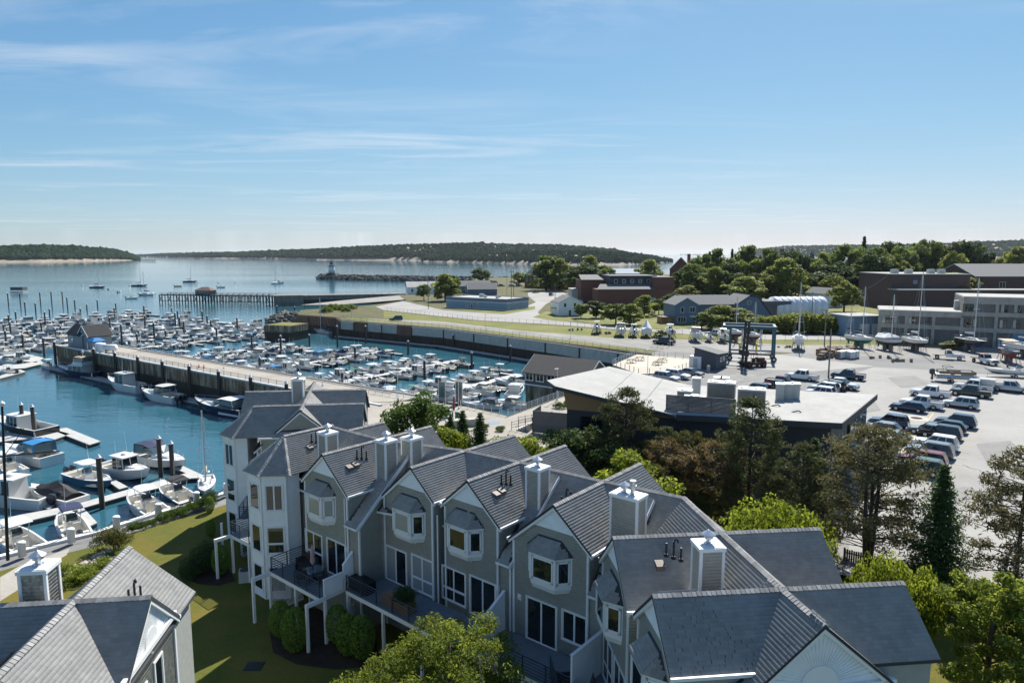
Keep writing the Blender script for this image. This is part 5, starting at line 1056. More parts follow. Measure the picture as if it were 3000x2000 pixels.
# near dock below the lawn: long walk and fingers
px_dock('near_dock', 'long pale floating dock below the lawn with finger floats', [[(53,1508),(60,1530),(225,1492),(215,1478)], [(215,1478),(225,1492),(400,1442),(392,1428)], [(392,1428),(400,1442),(560,1400),(545,1385)], [(545,1385),(560,1400),(610,1398),(510,1352),(490,1362)],
  [(95,1470),(110,1462),(160,1478),(140,1490)], [(310,1405),(325,1398),(375,1425),(350,1432)], [(455,1475),(470,1468),(530,1478),(515,1490)], [(-40,1550),(-40,1530),(53,1508),(60,1530)], [(225,1492),(245,1487),(285,1530),(262,1540)]])
def nb(key, px, py, hx, hy, place, scale=None, z=0, label=None):
    """boat with its middle at the pixel, bow towards (hx, hy) in world"""
    return put(key, G(px, py, 0)+Vector((0,0,z)), head(hx, hy), place, label=label, scale=scale)
pr = PF.r; L_ = (-pr.x, -pr.y)
nb('fly_navy', 236, 1102, -.93, .36, '', 1.12, label='navy-hulled flybridge boat with tan canvas at the pier float')
nb('pi_white', 372, 1142, -.87, .5, '', 1.55, label='white hardtop fishing boat with two white outboards at the pier float')
nb('ex_white3', 474, 1172, -.87, .5, '', 1.35, label='white open fishing boat with triple dark outboards at the pier float')
mk_exp('hinck', 13.5, 'navy', canvas='white', neng=0, boot=BOOT)
nb('hinck', 655, 1208, -.87, .5, '', 1.12, label='long navy motor yacht with cream cabin and striped aft curtain by the pier')
nb('pi_black', 70, 1268, -.9, .42, '', 1.3, label='black-hulled pilothouse boat with red stern panel at the T dock')
nb('ex_blue', 85, 1348, -.88, .42, '', 1.28, label='white cruiser with bright blue canvas enclosure lying at the T dock')
nb('cc_we', 20, 1382, -.8, .55, '', 1.2, label='white centre-console boat half hidden beside the blue-canvas cruiser')
nb('pi_white', 42, 1475, -.9, .2, '', 1.35, label='white hardtop boat with open cockpit behind the flagpole')
nb('cov_black', 165, 1468, -.9, .45, '', 1.3, label='white runabout under a black cover at the near dock')
nb('cc_blue', 265, 1418, .82, -.5, '', 1.22, label='blue-hulled centre-console boat with white T-top beside the tall near pile')
nb('pi_white', 365, 1395, .85, -.45, '', 1.2, label='white pilothouse boat with rod holders at the near dock')
nb('ex_navy', 470, 1362, .82, -.5, '', 1.2, label='white cruiser with blue canvas top berthed behind two tall piles')
nb('cc_white', 425, 1497, -.6, .55, '', 1.25, label='white centre-console boat with T-top and tan seats below the hedge')
nb('cc_black', 517, 1465, -.65, .6, '', 1.2, label='dark-topped centre-console boat moored beside the white seawall curb')
nb('cc_nav', 210, 1560, -.55, .6, '', 1.3, label='white centre-console boat with navy canvas top against the seawall')
nb('cc_white2', 45, 1602, -.7, .5, '', 1.2, label='white centre-console boat with T-top at the foot of the flagpole')
nb('sa_small', 605, 1432, .3, -.8, '', 1.1, label='small white sailboat with tan sail cover beside the white tower house')
px_dock('outer_dock', 'broad pale dock beyond the pier corner with boats on both sides', [[(-60,1040),(-60,1018),(20,1022),(128,1048),(105,1062)], [(-60,1086),(-60,1076),(60,1066),(120,1056),(128,1064),(70,1078)], [(0,1108),(0,1100),(60,1082),(75,1088)]])
px_dock('spur_dock', 'narrow dock with bare piles beyond the pier corner', [[(20,1020),(22,1012),(105,1008),(160,1018),(155,1024)], [(-60,1000),(-60,990),(40,988),(40,996)]])
for key, x, y, hx, hy, lab in (('cc_white',22,1096,-.9,.4,'white centre-console boat with T-top tied to the outer dock'), ('ex_white',20,1066,-.9,.3,'white hardtop boat lying along the outer dock'), ('pi_one',60,1056,.9,-.3,'small white cabin boat tucked on the outer dock'), ('cc_we',140,1078,-.8,.5,'white T-top boat at the pier corner float'), ('ex_arch',-10,1042,-.9,.3,'white cruiser half out of sight on the outer dock'), ('cc_white2',75,1010,-.8,.5,'white twin-outboard boat behind the spur dock'), ('cc_nav',118,1003,-.8,.5,'white boat with navy canvas behind the spur dock')): nb(key, x, y, hx, hy, '', label=lab)
# boats on the float below the long sea wall
for key, x, y in (('pi_one',902,962),('sa_white',945,974),('sa_small',1035,978),('pi_white',1103,986),('ex_white',1170,996),('cc_teal',1240,1004),('cc_white',1305,1008),('cc_teal',1440,1022),('cc_blue',1514,1032),('cc_white',1598,1036),('cc_we',1705,1048),('op_bim',1776,1060)):
    w = G(x, y, 0); put(key, w, math.radians(143)+random.uniform(-.05, .05), 'under the sea wall', 'boats along the sea wall float')
nb('fly_white', 1512, 1158, .2, .95, '', .8, label='white flybridge boat with black bimini beside the shingled hall')
nb('cc_white', 1590, 1165, .3, .9, '', .9, label='white fishing boat with tuna tower between hall and railing')
nb('ex_arch', 1490, 1192, -.85, .35, '', .85, label='white motor yacht with long bow rail under the plaza railing')
nb('ex_navy', 1415, 1196, -.9, .2, '', .85, label='small cruiser with black canvas top beside the plaza gate')
def sea_wall():
    th = thing('sea_wall', 'long sea wall of concrete panels over dark sheet piling', 'sea wall', (-22,219,0), world=True)
    pts = [G(1940,1050,ZL), Vector((9.4,187.,6)), Vector((-22,219.8,6)), Vector((-62,246.3,6)), G(985,931,6), G(868,922.5,6)]
    k = 0
    for i in range(len(pts)-1):
        a, c = pts[i], pts[i+1]; L = (c-a).length; t = (c-a)/L; n = Vector((-t.y, t.x, 0)); n = n if n.y < 0 else -n; q = max(1, int(L/6.5))
        for j in range(q):
            p0 = a+t*(L*j/q); p1 = a+t*(L*(j+1)/q-.12); old = (i == 2 and j in (2, 5)) or i == 3 or i == 4
            m = MB(); zb = 3.0 if not old else 2.6
            u = n*.25; m.add([(*(p0)[:2], zb), (*(p1)[:2], zb), (*(p1+u)[:2], zb), (*(p0+u)[:2], zb), (*(p0)[:2], 5.95), (*(p1)[:2], 5.95), (*(p1+u)[:2], 5.95), (*(p0+u)[:2], 5.95)], [(0,3,2,1), (4,5,6,7), (0,1,5,4), (1,2,6,5), (2,3,7,6), (3,0,4,7)]); m.part('wall_panel', RUST if old else CONC, th)
            if j % 2 == 0: m = MB(); m.tube((*(p0+n*.35)[:2], -1), (*(p0+n*.35)[:2], 5.6), .22, None, 6); m.part('fender_pile', PILEM, th)
        m = MB(); x = 0
        while x < L:
            p = a+t*x; p2 = a+t*min(L, x+.45); p3 = a+t*min(L, x+.9); u = n*.05; v = n*.3
            m.add([(*(p+u)[:2], -1), (*(p2+v)[:2], -1), (*(p3+u)[:2], -1), (*(p+u)[:2], 3.05), (*(p2+v)[:2], 3.05), (*(p3+u)[:2], 3.05)], [(0,1,4,3), (1,2,5,4)]); x += .9
        stuff(m.part('sheet_piling', DARKSP, th))
    fl = []
    for i in range(2): a, c = pts[i+1], pts[i+2]; n = Vector((-.72,-.69,0)); fl.append([tuple((a+n*.9)[:2]), tuple((c+n*.9)[:2]), tuple((c+n*3.0)[:2]), tuple((a+n*3.0)[:2])])
    a, c = pts[0], pts[1]; n = Vector((-.74,-.67,0)); fl.append([tuple((a+n*.9)[:2]), tuple((c+n*.9)[:2]), tuple((c+n*3)[:2]), tuple((a+n*3)[:2])])
    float_dock('wall_float', 'narrow float moored under the long sea wall', fl)
    # chain fences on the wall and beside the road
    fm = mat('fence_wire', (.14,.15,.15), .6, var=.1)
    for lab, P_ in (('low chain fence along the top of the sea wall', [p+Vector((.6,.9,0)) for p in pts[:4]]), ('chain fence between the road and the grass verge', [G(x, y, ZL) for x, y in ((2000,979),(1800,966),(1651,954),(1400,940),(1124,910))]), ('chain fence behind the boat yard', [G(x, y, ZL) for x, y in ((2100,988),(2300,998),(2560,1003),(2800,1014),(3050,1022))])):
        f = thing('chain_fence', lab, 'fence', P_[0], world=True)
        for a, c in zip(P_[:-1], P_[1:]):
            L = (c-a).length; q = int(L/3)+1
            for j in range(q): p = a.lerp(c, j/q); m = MB(); m.tube(p, p+Vector((0,0,1.5)), .04, None, 4); m.part('fence_post', fm, f)
            for z in (.05, .4, .75, 1.1, 1.48): m = MB(); m.tube(a+Vector((0,0,z)), c+Vector((0,0,z)), .012 if z < 1.4 else .03, None, 3); m.part('fence_wire', fm, f)
sea_wall()
def gangway(a, c, w, label, z0, z1):
    A = Vector((*a[:2], z0)); C = Vector((*c[:2], z1)); th = thing('gangway', label, 'gangway', A, world=True); t = (C-A); L = t.length; t.normalize(); n = Vector((t.y, -t.x, 0)).normalized()*w/2; q = int(L/1.6)
    m = MB(); m.beam(A, C, w, .08); m.part('walkway', FLOATM, th)
    for s in (-1, 1):
        m = MB(); p = A+n*s; r = C+n*s; m.beam(p+Vector((0,0,1.1)), r+Vector((0,0,1.1)), .07, .07); m.beam(p, r, .07, .1); m.part('truss_chord', STEEL, th)
        m = MB()
        for i in range(q): e = p.lerp(r, i/q); f = p.lerp(r, (i+1)/q); m.tube(e, e+Vector((0,0,1.1)), .03, None, 4); m.tube(e if i % 2 else e+Vector((0,0,1.1)), f+Vector((0,0,1.1)) if i % 2 else f, .03, None, 4)
        stuff(m.part('truss_web', STEEL, th))
gangway(G(1012,930,6), G(948,958,.6), 1.6, 'steel truss gangway leading down beside the rusty sheet piling', 6, .7)
gangway(G(1935,1022,6), G(1840,1050,.6), 1.6, 'steel truss gangway by the picnic deck', 6, .7)
gangway((-15.5,101), (-22,94.5), 1.4, 'white truss gangway behind the rear townhouse block', 6, 2.5)
def block():
    th = thing('mooring_dolphin', 'square dark concrete mooring block standing in the basin', 'mooring block', G(821,1000,0), world=True)
    c = G(776,996,0)
    f = FR(c[:2], 18); MB(f).box(0, 11, 0, 10, -1, 3.0).part('tidal_base', WETW, th); MB(f).box(-.1, 11.1, -.1, 10.1, 3.0, 5.3).part('cap_block', STAIN, th); MB(f).box(.3, 10.7, .3, 9.7, 5.3, 5.4).part('grassy_top', GRASS, th)
block()
# riprap at the land tip, breakwater, lighthouse
ROCK = mat('granite_rock', (.16,.145,.125), .9, var=.3, scale=.6, tone=True)
def rocks(name, cen, rad, parent=None, m=ROCK):
    me = canopy_mesh(name, cen, rad, m, 0, .3); o = bpy.data.objects.new(name, me); COL.objects.link(o)
    if parent: o.parent = parent; o.location = -parent.location
    return stuff(o)
R = random.Random(5); cen = []; rad = []
for _ in range(420):
    t = R.random(); p = G(880,922,3).xy.lerp(G(800,944,0).xy, R.random()) if R.random() < .7 else G(870,915,4).xy.lerp(G(835,925,0).xy, R.random()); o = 0; z = R.uniform(0, 4)
    cen.append((p.x+R.uniform(-3,2), p.y-(4-z)*1.+R.uniform(-2,2), z*min(1, max(.15, (p.x+125)/30)))); q = R.uniform(.5, 1.3); rad.append((q*1.2, q, q*.8))
th = thing('riprap', 'pile of dark boulders armouring the end of the sea wall', 'rocks', G(850,930,0)); rocks('rock_field', cen, rad, th)
def breakwater():
    th = thing('breakwater', 'long breakwater of heaped granite boulders leading out to the lighthouse', 'breakwater', (-120,760,0))
    A = Vector((-232,828)); B = Vector((-20,725)); C = Vector((60,720)); cen = []; rad = []; R = random.Random(3)
    for _ in range(2200):
        u = R.random(); p = A.lerp(B, min(1, u*1.3)) if u < .77 else B.lerp(C, (u-.77)/.23); w = R.uniform(-1, 1); z = 5.5*(1-abs(w)**1.4)-.2
        cen.append((p.x+w*2.5, p.y+w*9, z+R.uniform(-.4, .5))); q = R.uniform(.7, 1.8); rad.append((q*1.3, q, q*.8))
    rocks('boulder_field', cen, rad, th)
    m = MB(); a = [(-232,828), (-20,725), (60,720)]; m.loft([[(x-1, y-9, -1), (x, y-1, 4.2), (x, y+1, 4.2), (x+1, y+9, -1)] for x, y in a]); o = m.part('rubble_core', MATS['granite_rock'], None); o.parent = th; o.location = -th.location
breakwater()
def lighthouse():
    b = Vector((-216, 822, 0)); th = thing('lighthouse', 'white spark-plug lighthouse on dark caisson at the breakwater tip', 'lighthouse', b); th.scale = (.8,.8,.8)
    DK = mat('dark_iron', (.035,.035,.04), .6, var=.15); s = 1.0
    def lat(n, pr, m, seg=20): return MB().lathe(pr, seg).part(n, m, th, True)
    lat('caisson', [(6.2,-1), (6.2,3.5), (5.6,8.2), (5.8,8.4)], DK); lat('lower_gallery', [(8.6,8.4), (8.6,8.8)], DK)
    g = MB()
    for z in (9.4, 10.0): g.path([(8.5*math.cos(a*math.pi/12), 8.5*math.sin(a*math.pi/12), z) for a in range(25)], .07, 4)
    for a in range(24): g.tube((8.5*math.cos(a*math.pi/12), 8.5*math.sin(a*math.pi/12), 8.8), (8.5*math.cos(a*math.pi/12), 8.5*math.sin(a*math.pi/12), 10.0), .07, None, 4)
    g.part('gallery_railing', DK, th)
    lat('tower', [(4.9,8.8), (4.5,19.5)], WHITE); lat('upper_gallery', [(5.9,19.5), (5.9,20.0)], DK); lat('watch_room', [(3.4,20.), (3.3,22.4)], WHITE); lat('lantern_deck', [(4.0,22.4), (4.0,22.7)], DK); lat('lantern', [(2.0,22.7), (2.0,25.2)], GLASS, 10); lat('lantern_roof', [(2.4,25.2), (2.1,25.7), (.5,27.2), (.4,28.2), (.1,28.6)], DK, 12)
    for z in (11.5, 15.2, 17.8):
        for a in (-100, -60): q = math.radians(a); r = 4.9-(z-8.8)*.037+.02; m = MB(); m.beam((r*math.cos(q), r*math.sin(q), z), (r*math.cos(q), r*math.sin(q), z+1.1), .7, .12); m.part('window', DK, th)
lighthouse()
def wood_pier():
    th = thing('timber_pier', 'old timber pile pier carrying a small hipped pavilion', 'pier', G(466,890,0), world=True); a = G(466,862,5); c = G(805,866,5); t = (c-a).normalized(); n = Vector((-t.y, t.x, 0)); L = (c-a).length
    TW = mat('tarred_timber', (.05,.042,.035), .9, var=.25)
    m = MB(); m.beam(a+n*4-Vector((0,0,.4)), c+n*4-Vector((0,0,.4)), 9, .6); m.part('deck', TW, th)
    for i in range(40):
        p = a+t*(L*i/39)
        for w in (0, 8):
            q = p+n*w; m = MB(); m.tube((q.x, q.y, -1), (q.x, q.y, 5.6 if i % 2 else 4.6), .26, None, 5); m.part('pile', TW, th)
        if i % 3 == 0 and i < 38: q = a+t*(L*(i+1)/39); m = MB(); m.beam((p.x, p.y, .6), (q.x, q.y, 4.2), .25, .25); m.beam((q.x, q.y, .6), (p.x, p.y, 4.2), .25, .25); m.part('cross_brace', TW, th)
    for z in (1.0,): m = MB(); m.beam(a+Vector((0,0,z-5)), c+Vector((0,0,z-5)), .3, .3); m.part('wale', TW, th)
    for w in (0, 8): m = MB(); m.beam(a+n*w+Vector((0,0,.9)), c+n*w+Vector((0,0,.9)), .12, .12); m.part('hand_rail', TW, th)
    # pavilion
    pv = thing('pavilion', 'small grey pavilion with hipped brown roof on the timber pier', 'pavilion', a+t*28+n*4, world=True)
    f = FR((a+t*24+n*1.5)[:2], math.degrees(math.atan2(n.x, n.y))); w, d = 10.5, 6; z = 5
    MB(f).box(0, w, 0, d, z, z+2.6).part('wall', mat('pavilion_wall', (.16,.17,.18), .8), pv)
    r = MB(f); r.add([(-.6,-.6,z+2.6), (w+.6,-.6,z+2.6), (w+.6,d+.6,z+2.6), (-.6,d+.6,z+2.6), (3,d/2,z+4.6), (w-3,d/2,z+4.6)], [(0,1,5,4), (1,2,5), (2,3,4,5), (3,0,4), (3,2,1,0)]); r.part('roof', mat('brown_roof', (.15,.10,.08), .9, var=.2), pv)
    for x in (1, 3.2, 5.4, 7.6): window(pv, f, x, x+1.2, z+.8, z+2.2, 0, 1)
    # granite pier head carrying on to the shore
    gp = thing('granite_pier', 'massive granite block pier between timber pier and shore', 'pier', G(830,890,0), world=True)
    A = G(805,880,3); B = G(1190,872,3); tt = (B-A).normalized(); nn = Vector((-tt.y, tt.x, 0)); GR = mat('granite_wall', (.20,.175,.145), .9, var=.35, scale=.5, stretch=(1,1,.5))
    LL = (B-A).length
    m = MB(); m.beam(A+Vector((0,0,-2.2))+nn*5, B+Vector((0,0,-2.2))+nn*5, 10, 4.4); m.part('tidal_wall', WETW, gp)
    for i in range(16): p = A+tt*(LL*i/16); q = A+tt*(LL*(i+1)/16-.15); m = MB(); m.beam(p+nn*5+Vector((0,0,1.3)), q+nn*5+Vector((0,0,1.3)), 10.4, 2.6); m.part('granite_course', GR, gp)
    m = MB(); f = FR(A[:2], math.degrees(math.atan2(nn.x, nn.y))); m.box(-.5, 16, -2.5, 8, -1, 6.2); m.part('pier_head', GR, gp)
    m = MB(f); m.box(-.5, 16, -3.2, 8, -1, 6.0); m.part('head_block', GR, gp)
wood_pier()
# moored yachts and small craft out in the harbour
R = random.Random(9)
for key, x, y, hd, lab in (('sa_navy',285,843,-.1,'dark ketch riding alone left of the paired moored yachts'), ('sa_navy',408,838,.1,'dark-hulled sloop moored behind the cream sloop'), ('sa_white',428,865,3.0,'cream sloop with dark sail cover moored off the timber pier'), ('sa_navy',556,826,.2,'black two-masted schooner moored beyond the pavilion'), ('sa_small',806,832,1.3,'small sloop moored beside a motor launch off the granite pier')):
    put(key, G(x, y, 0), hd, '', label=lab, scale=1.3 if key != 'sa_small' else 1.6)
for key, x, y, hd, lab in (('op_white',387,875,.3,'skiff with one man under way toward the marina'), ('op_yellow',522,839,.1,'ochre workboat moored beyond the pavilion'), ('pi_one',818,830,2.8,'motor launch moored beside the small sloop'), ('pi_one',1137,778,.1,'launch crossing the channel beyond the breakwater'), ('pi_white',775,766,.2,'tiny white cabin boat far out near the wooded shore'), ('ex_arch',1168,765,3.1,'white motor yacht anchored close under the wooded shore'), ('op_white',648,842,.0,'dinghy on a mooring beyond the pavilion'), ('pi_green',1222,766,.4,'dark fishing boat far off by the headland'), ('pi_white',613,863,.2,'white cabin boat tied behind the timber pier pavilion')):
    put(key, G(x, y, 0), hd, '', label=lab, scale=1.2)
# mooring float and buoys
o = MB().box(-5, 5, -3, 3, -.2, .5).part('mooring_raft', FLOATM); o.location = G(56,856,0); tag(o, 'low square mooring raft floating off the marina', 'raft')
bw = MB(); bw.box(-4.8, 4.8, -2.8, 2.8, 1.6, 4.2); c = bw.part('raft_house', mat('raft_wall', (.10,.11,.12), .8), o)
BUOY = mat('buoy_dark', (.06,.06,.08), .5)
for x, y in ((345,857),(352,856),(270,841),(242,837),(380,837),(453,861),(410,862),(317,848),(580,827),(640,829),(690,828)):
    m = MB(); m.lathe([(.2,-.4), (.75,0), (.8,.5), (.4,1.0), (.1,1.1)], 8); q = m.part('mooring_buoy', BUOY if x % 2 else WHITE); q.location = G(x, y, 0); tag(q, 'small round mooring buoy floating in the open harbour', 'buoy', 'mooring buoys')
# island jetty
jt = thing('island_jetty', 'distant jetty off the end of the wooded island', 'jetty', G(430,762,0), world=True); a = G(402,764,0); c = G(453,766,0)
m = MB(); m.beam(a+Vector((0,0,5)), c+Vector((0,0,5)), 12, 2); m.part('deck', PILEM, jt)
for i in range(10): p = a.lerp(c, i/9); m = MB(); m.tube((p.x, p.y, -1), (p.x, p.y, 5), 1.2, None, 5); m.part('pile', PILEM, jt)
# ------------------------------------------------------------------ other buildings
BRICK = mat('red_brick', (.17,.075,.055), .9, var=.2, scale=2.5, bump=.2, bscale=18); BRICKD = mat('dark_brick', (.115,.075,.068), .9, var=.18, scale=2.5)
BLUEG = mat('blue_grey_siding', (.13,.19,.26), .75, var=.07, stretch=(1,1,14)); BLUEP = mat('pale_blue_siding', (.20,.30,.40), .75, var=.07, stretch=(1,1,14)); GREYROOF = mat('grey_shingle_roof', (.13,.135,.14), .9, var=.15, scale=3); FLATROOF = groundmat('membrane_roof', (.33,.33,.315), (.40,.395,.375), .25, 2, speck=.06, bump=.1)
CHAR = mat('charcoal_cladding', (.045,.052,.062), .7, var=.1, stretch=(9,9,.3)); SLATG = mat('grey_slat', (.085,.10,.115), .7, var=.15, rnd=.12); CEDAR = mat('cedar_soffit', (.33,.20,.10), .6, var=.25, stretch=(1,1,9)); AGEDC = mat('aged_concrete', (.36,.345,.315), .9, var=.2, scale=.6); GREYBLK = mat('grey_block', (.17,.165,.155), .9, var=.2, scale=1.5)
MACH = mat('unit_grey_metal', (.42,.44,.43), .5, var=.08)
def bldg(name, label, cat, loc): return thing(name, label, cat, loc, world=True)
def flat_box(th, fr, w, d, z0, h, wallm, roofm, par=.4, over=0, trimm=None):
    MB(fr).box(0, w, 0, d, z0, z0+h).part('wall', wallm, th); MB(fr).box(.2, w-.2, .2, d-.2, z0+h, z0+h+.05).part('roof', roofm, th)
    for a in ((-.05,w+.05,-.05,.2), (-.05,w+.05,d-.2,d+.05), (-.05,.2,.2,d-.2), (w-.2,w+.05,.2,d-.2)): MB(fr).box(*a, z0+h-.05, z0+h+par).part('parapet', trimm or wallm, th)
def gable_box(th, fr, w, d, z0, h, rise, wallm, roofm, axis='s', over=.4, trim=TRIM, gamb=False):
    """axis 's': ridge along s"""
    MB(fr).box(0, w, 0, d, z0, z0+h).part('wall', wallm, th); z = z0+h
    if axis == 's':
        for y0, y1 in ((-over, d/2), (d+over, d/2)): m = MB(fr); sl = rise/(d/2)*over; m.hexa([(-over,y0,z-sl), (w+over,y0,z-sl), (w+over,y1,z+rise), (-over,y1,z+rise), (-over,y0,z-sl+.15), (w+over,y0,z-sl+.15), (w+over,y1,z+rise+.15), (-over,y1,z+rise+.15)]); m.part('roof_slope', roofm, th)
        for x, dx in ((0, 0), (w, 0)): m = MB(fr); m.add([(x-.01,0,z), (x-.01,d,z), (x-.01,d/2,z+rise), (x+.01,0,z), (x+.01,d,z), (x+.01,d/2,z+rise)], [(0,1,2), (5,4,3), (0,2,5,3), (1,4,5,2)]); m.part('gable', wallm, th)
        for x in (-over-.02, w+over+.02):
            for y in (-over, d+over): m = MB(fr); m.beam((x, y, z-rise/(d/2)*over+.03), (x, d/2, z+rise+.03), .06, .25); m.part('rake_board', trim, th)
    else:
        for x0, x1 in ((-over, w/2), (w+over, w/2)): m = MB(fr); sl = rise/(w/2)*over; m.hexa([(x0,-over,z-sl), (x1,-over,z+rise), (x1,d+over,z+rise), (x0,d+over,z-sl), (x0,-over,z-sl+.15), (x1,-over,z+rise+.15), (x1,d+over,z+rise+.15), (x0,d+over,z-sl+.15)]); m.part('roof_slope', roofm, th)
        for y in (0, d): m = MB(fr); m.add([(0,y-.01,z), (w,y-.01,z), (w/2,y-.01,z+rise), (0,y+.01,z), (w,y+.01,z), (w/2,y+.01,z+rise)], [(0,1,2), (5,4,3), (0,2,5,3), (1,4,5,2)]); m.part('gable', wallm, th)
        for x in (-over, w+over): m = MB(fr); m.beam((x, -over-.02, z-rise/(w/2)*over+.03), (w/2, -over-.02, z+rise+.03), .06, .25); m.part('rake_board', trim, th)
def facing(a, c):
    """frame whose s axis runs from a to c (front wall), d away from the viewer"""
    t = Vector(c[:2])-Vector(a[:2]); L = t.length; t.normalize(); return FR(a[:2], math.degrees(math.atan2(-t.y, t.x))), L
def side(fr, w, d):
    """frame of the right-hand end wall"""
    return FR(fr.w((w, 0, 0))[:2], fr.ang-90)
# -- long blue-grey flat-roofed office
f, L = facing(G(1307,900,ZL), G(1485,910,ZL)); th = bldg('office_building', 'long low blue-grey flat-roofed office beside the road', 'building', G(1400,906,ZL))
flat_box(th, f, L, 17, ZL, 4.6, BLUEP, FLATROOF, .3, trimm=BLUEG); MB(f).box(-.1, L+.1, -.1, 17.1, ZL+3.2, ZL+4.6).part('fascia_band', BLUEG, th)
for z in (ZL+3.15, ZL+.1): MB(f).box(-.14, L+.14, -.14, 17.1, z, z+.2).part('trim_band', TRIM, th)
for x in (L*.34, L*.52): window(th, f, x, x+.7, ZL+1, ZL+2.7, 0, 1)
window(th, f, L*.425, L*.425+1, ZL+.1, ZL+2.5, 0, 1, name='door')
g = side(f, L, 17)
for x in (1, 6.5, 8, 14): window(th, g, x, x+.8, ZL+1, ZL+2.7, 0, 1)
for x, y, s in ((12,9,1.4),(17,6,.8),(20,12,1.),(24,5,.8),(15,8,.9)): MB(f).box(x, x+s*1.4, y, y+s, ZL+4.6, ZL+4.7+s).part('roof_unit', MACH, th)
# -- small white house with a garage door
f, L = facing(G(1632,912,ZL), G(1683,926,ZL)); th = bldg('white_house', 'small white gabled house with garage door beside the side road', 'house', G(1650,925,ZL))
f = FR(G(1636,925,ZL)[:2], -12); gable_box(th, f, 9.5, 10, ZL, 5.2, 2.4, CLAP, GREYROOF, 'd')
for x in (2.2, 6.2): window(th, f, x, x+.9, ZL+3.4, ZL+4.9, 0, 1)
MB(f).box(6.1, 9, -.06, .02, ZL, ZL+2.3).part('garage_door', TRIM, th); window(th, f, 4.2, 5.1, ZL, ZL+2.2, 0, 1, name='door')
MB(f).box(-1.6, 0, 3, 6, ZL+2.6, ZL+2.75).part('balcony', WOODW, th)
for y in (3, 4.5, 6): MB(f).box(-1.6, -1.5, y-.05, y+.05, ZL, ZL+3.6).part('balcony_post', WOODW, th)
# -- long brick building with hipped dark roof
f, L = facing(G(1537,842,ZL), G(1662,848,ZL)); th = bldg('brick_barracks', 'long red-brick two-storey building with dark hipped roof and chimney', 'building', G(1600,846,ZL))
z = ZL; MB(f).box(0, L, 0, 13, z, z+8.5).part('wall', BRICK, th); m = MB(f); m.add([(-.6,-.6,z+8.5), (L+.6,-.6,z+8.5), (L+.6,13.6,z+8.5), (-.6,13.6,z+8.5), (3,6.5,z+15), (L-1,6.5,z+15)], [(0,1,5,4), (1,2,5), (2,3,4,5), (3,0,4), (3,2,1,0)]); m.part('roof', GREYROOF, th); MB(f).box(-.7, L+.7, -.7, -.55, z+8.1, z+8.5).part('eaves_board', TRIM, th)
for k in range(10): window(th, f, 1.5+k*L/10.3, 2.7+k*L/10.3, z+4.6, z+7., 0, 1)
MB(f).box(L*.63, L*.63+1.8, 5.6, 7.4, z+13, z+17.5).part('chimney', BRICK, th)
# -- brick and dark-metal workshop complex
f, L = facing(G(1750,893,ZL), G(1975,893,ZL)); o = G(1750,893,ZL); f = FR(o[:2], -4); th = bldg('brick_workshop', 'brick workshop complex with dark metal upper storey and flat roofs', 'building', G(1850,890,ZL))
k = L/225.
MB(f).box(0, 225*k, 0, 14, ZL, ZL+7.2).part('wall', BRICK, th); m = MB(f); m.hexa([(-.5,-.5,ZL+7.1), (170*k,-.5,ZL+7.1), (170*k,9,ZL+9.2), (18*k,9,ZL+9.2), (-.5,-.5,ZL+7.4), (170*k,-.5,ZL+7.4), (170*k,9,ZL+9.5), (18*k,9,ZL+9.5)]); m.part('roof_slope', GREYROOF, th)
MB(f).box(18*k+5, 190*k, 9, 30, ZL, ZL+13.2).part('upper_wall', CHAR, th); MB(f).box(18*k+4.8, 190*k+.2, 8.8, 30, ZL+13.2, ZL+13.5).part('upper_roof', GREYROOF, th)
MB(f).box(172*k, 232*k, 2, 30, ZL, ZL+12.8).part('brick_wing', BRICK, th); MB(f).box(172*k, 232*k, 2, 30, ZL+12.8, ZL+13.).part('wing_roof', GREYROOF, th)
MB(f).box(-30*k, 40*k, 18, 34, ZL, ZL+11).part('rear_brick_wing', BRICK, th); m = MB(f); m.hexa([(-31*k,17,ZL+11), (40*k,17,ZL+11), (40*k,35,ZL+13), (-20*k,35,ZL+13), (-31*k,17,ZL+11.3), (40*k,17,ZL+11.3), (40*k,35,ZL+13.3), (-20*k,35,ZL+13.3)]); m.part('rear_roof', GREYROOF, th)
for i in range(6): x = 18*k+7+i*(150*k/6); window(th, f, x, x+1.5, ZL+10.0, ZL+11.6, 9, 1)
for x in (200*k, 152*k): MB(f).box(x, x+3.4, -.08 if x < 170*k else 1.9, .02 if x < 170*k else 2.02, ZL, ZL+3.4).part('roller_door', MACH, th)
# grey metal lean-to in front of it
o = G(1675,882,ZL); f = FR(o[:2], -4); th = bldg('metal_shed', 'grey corrugated metal shed with white roof beside the brick workshop', 'shed', o); MB(f).box(0, 14, 0, 12, ZL, ZL+6).part('wall', MACH, th); MB(f).box(-.3, 14.2, -.3, 12.3, ZL+6, ZL+6.25).part('roof', FLATROOF, th); MB(f).box(8, 12, -.07, .02, ZL, ZL+3.2).part('roller_door', BLUEP, th)
for x, y, nm, lab, mm in ((1670,880,'lean_shed','weathered grey shed with pale roof at the metal shed corner',WOODW),(1752,885,'garden_shed','small grey garden shed in front of the brick wall',MACH),(1795,890,'timber_shed','small tan timber shed in front of the brick wall',mat('tan_timber',(.42,.30,.17),.8))):
    o = G(x, y, ZL)+Vector((0,-1.5,0)); th = bldg(nm, lab, 'shed', o); f = FR(o[:2], -4); gable_box(th, f, 3.8, 3.2, ZL, 2.4, 1.3, mm, GREYROOF, 'd', .25); MB(f).box(1.2, 2.4, -.05, .02, ZL, ZL+2).part('door', TRIM if nm != 'timber_shed' else WOODW, th)
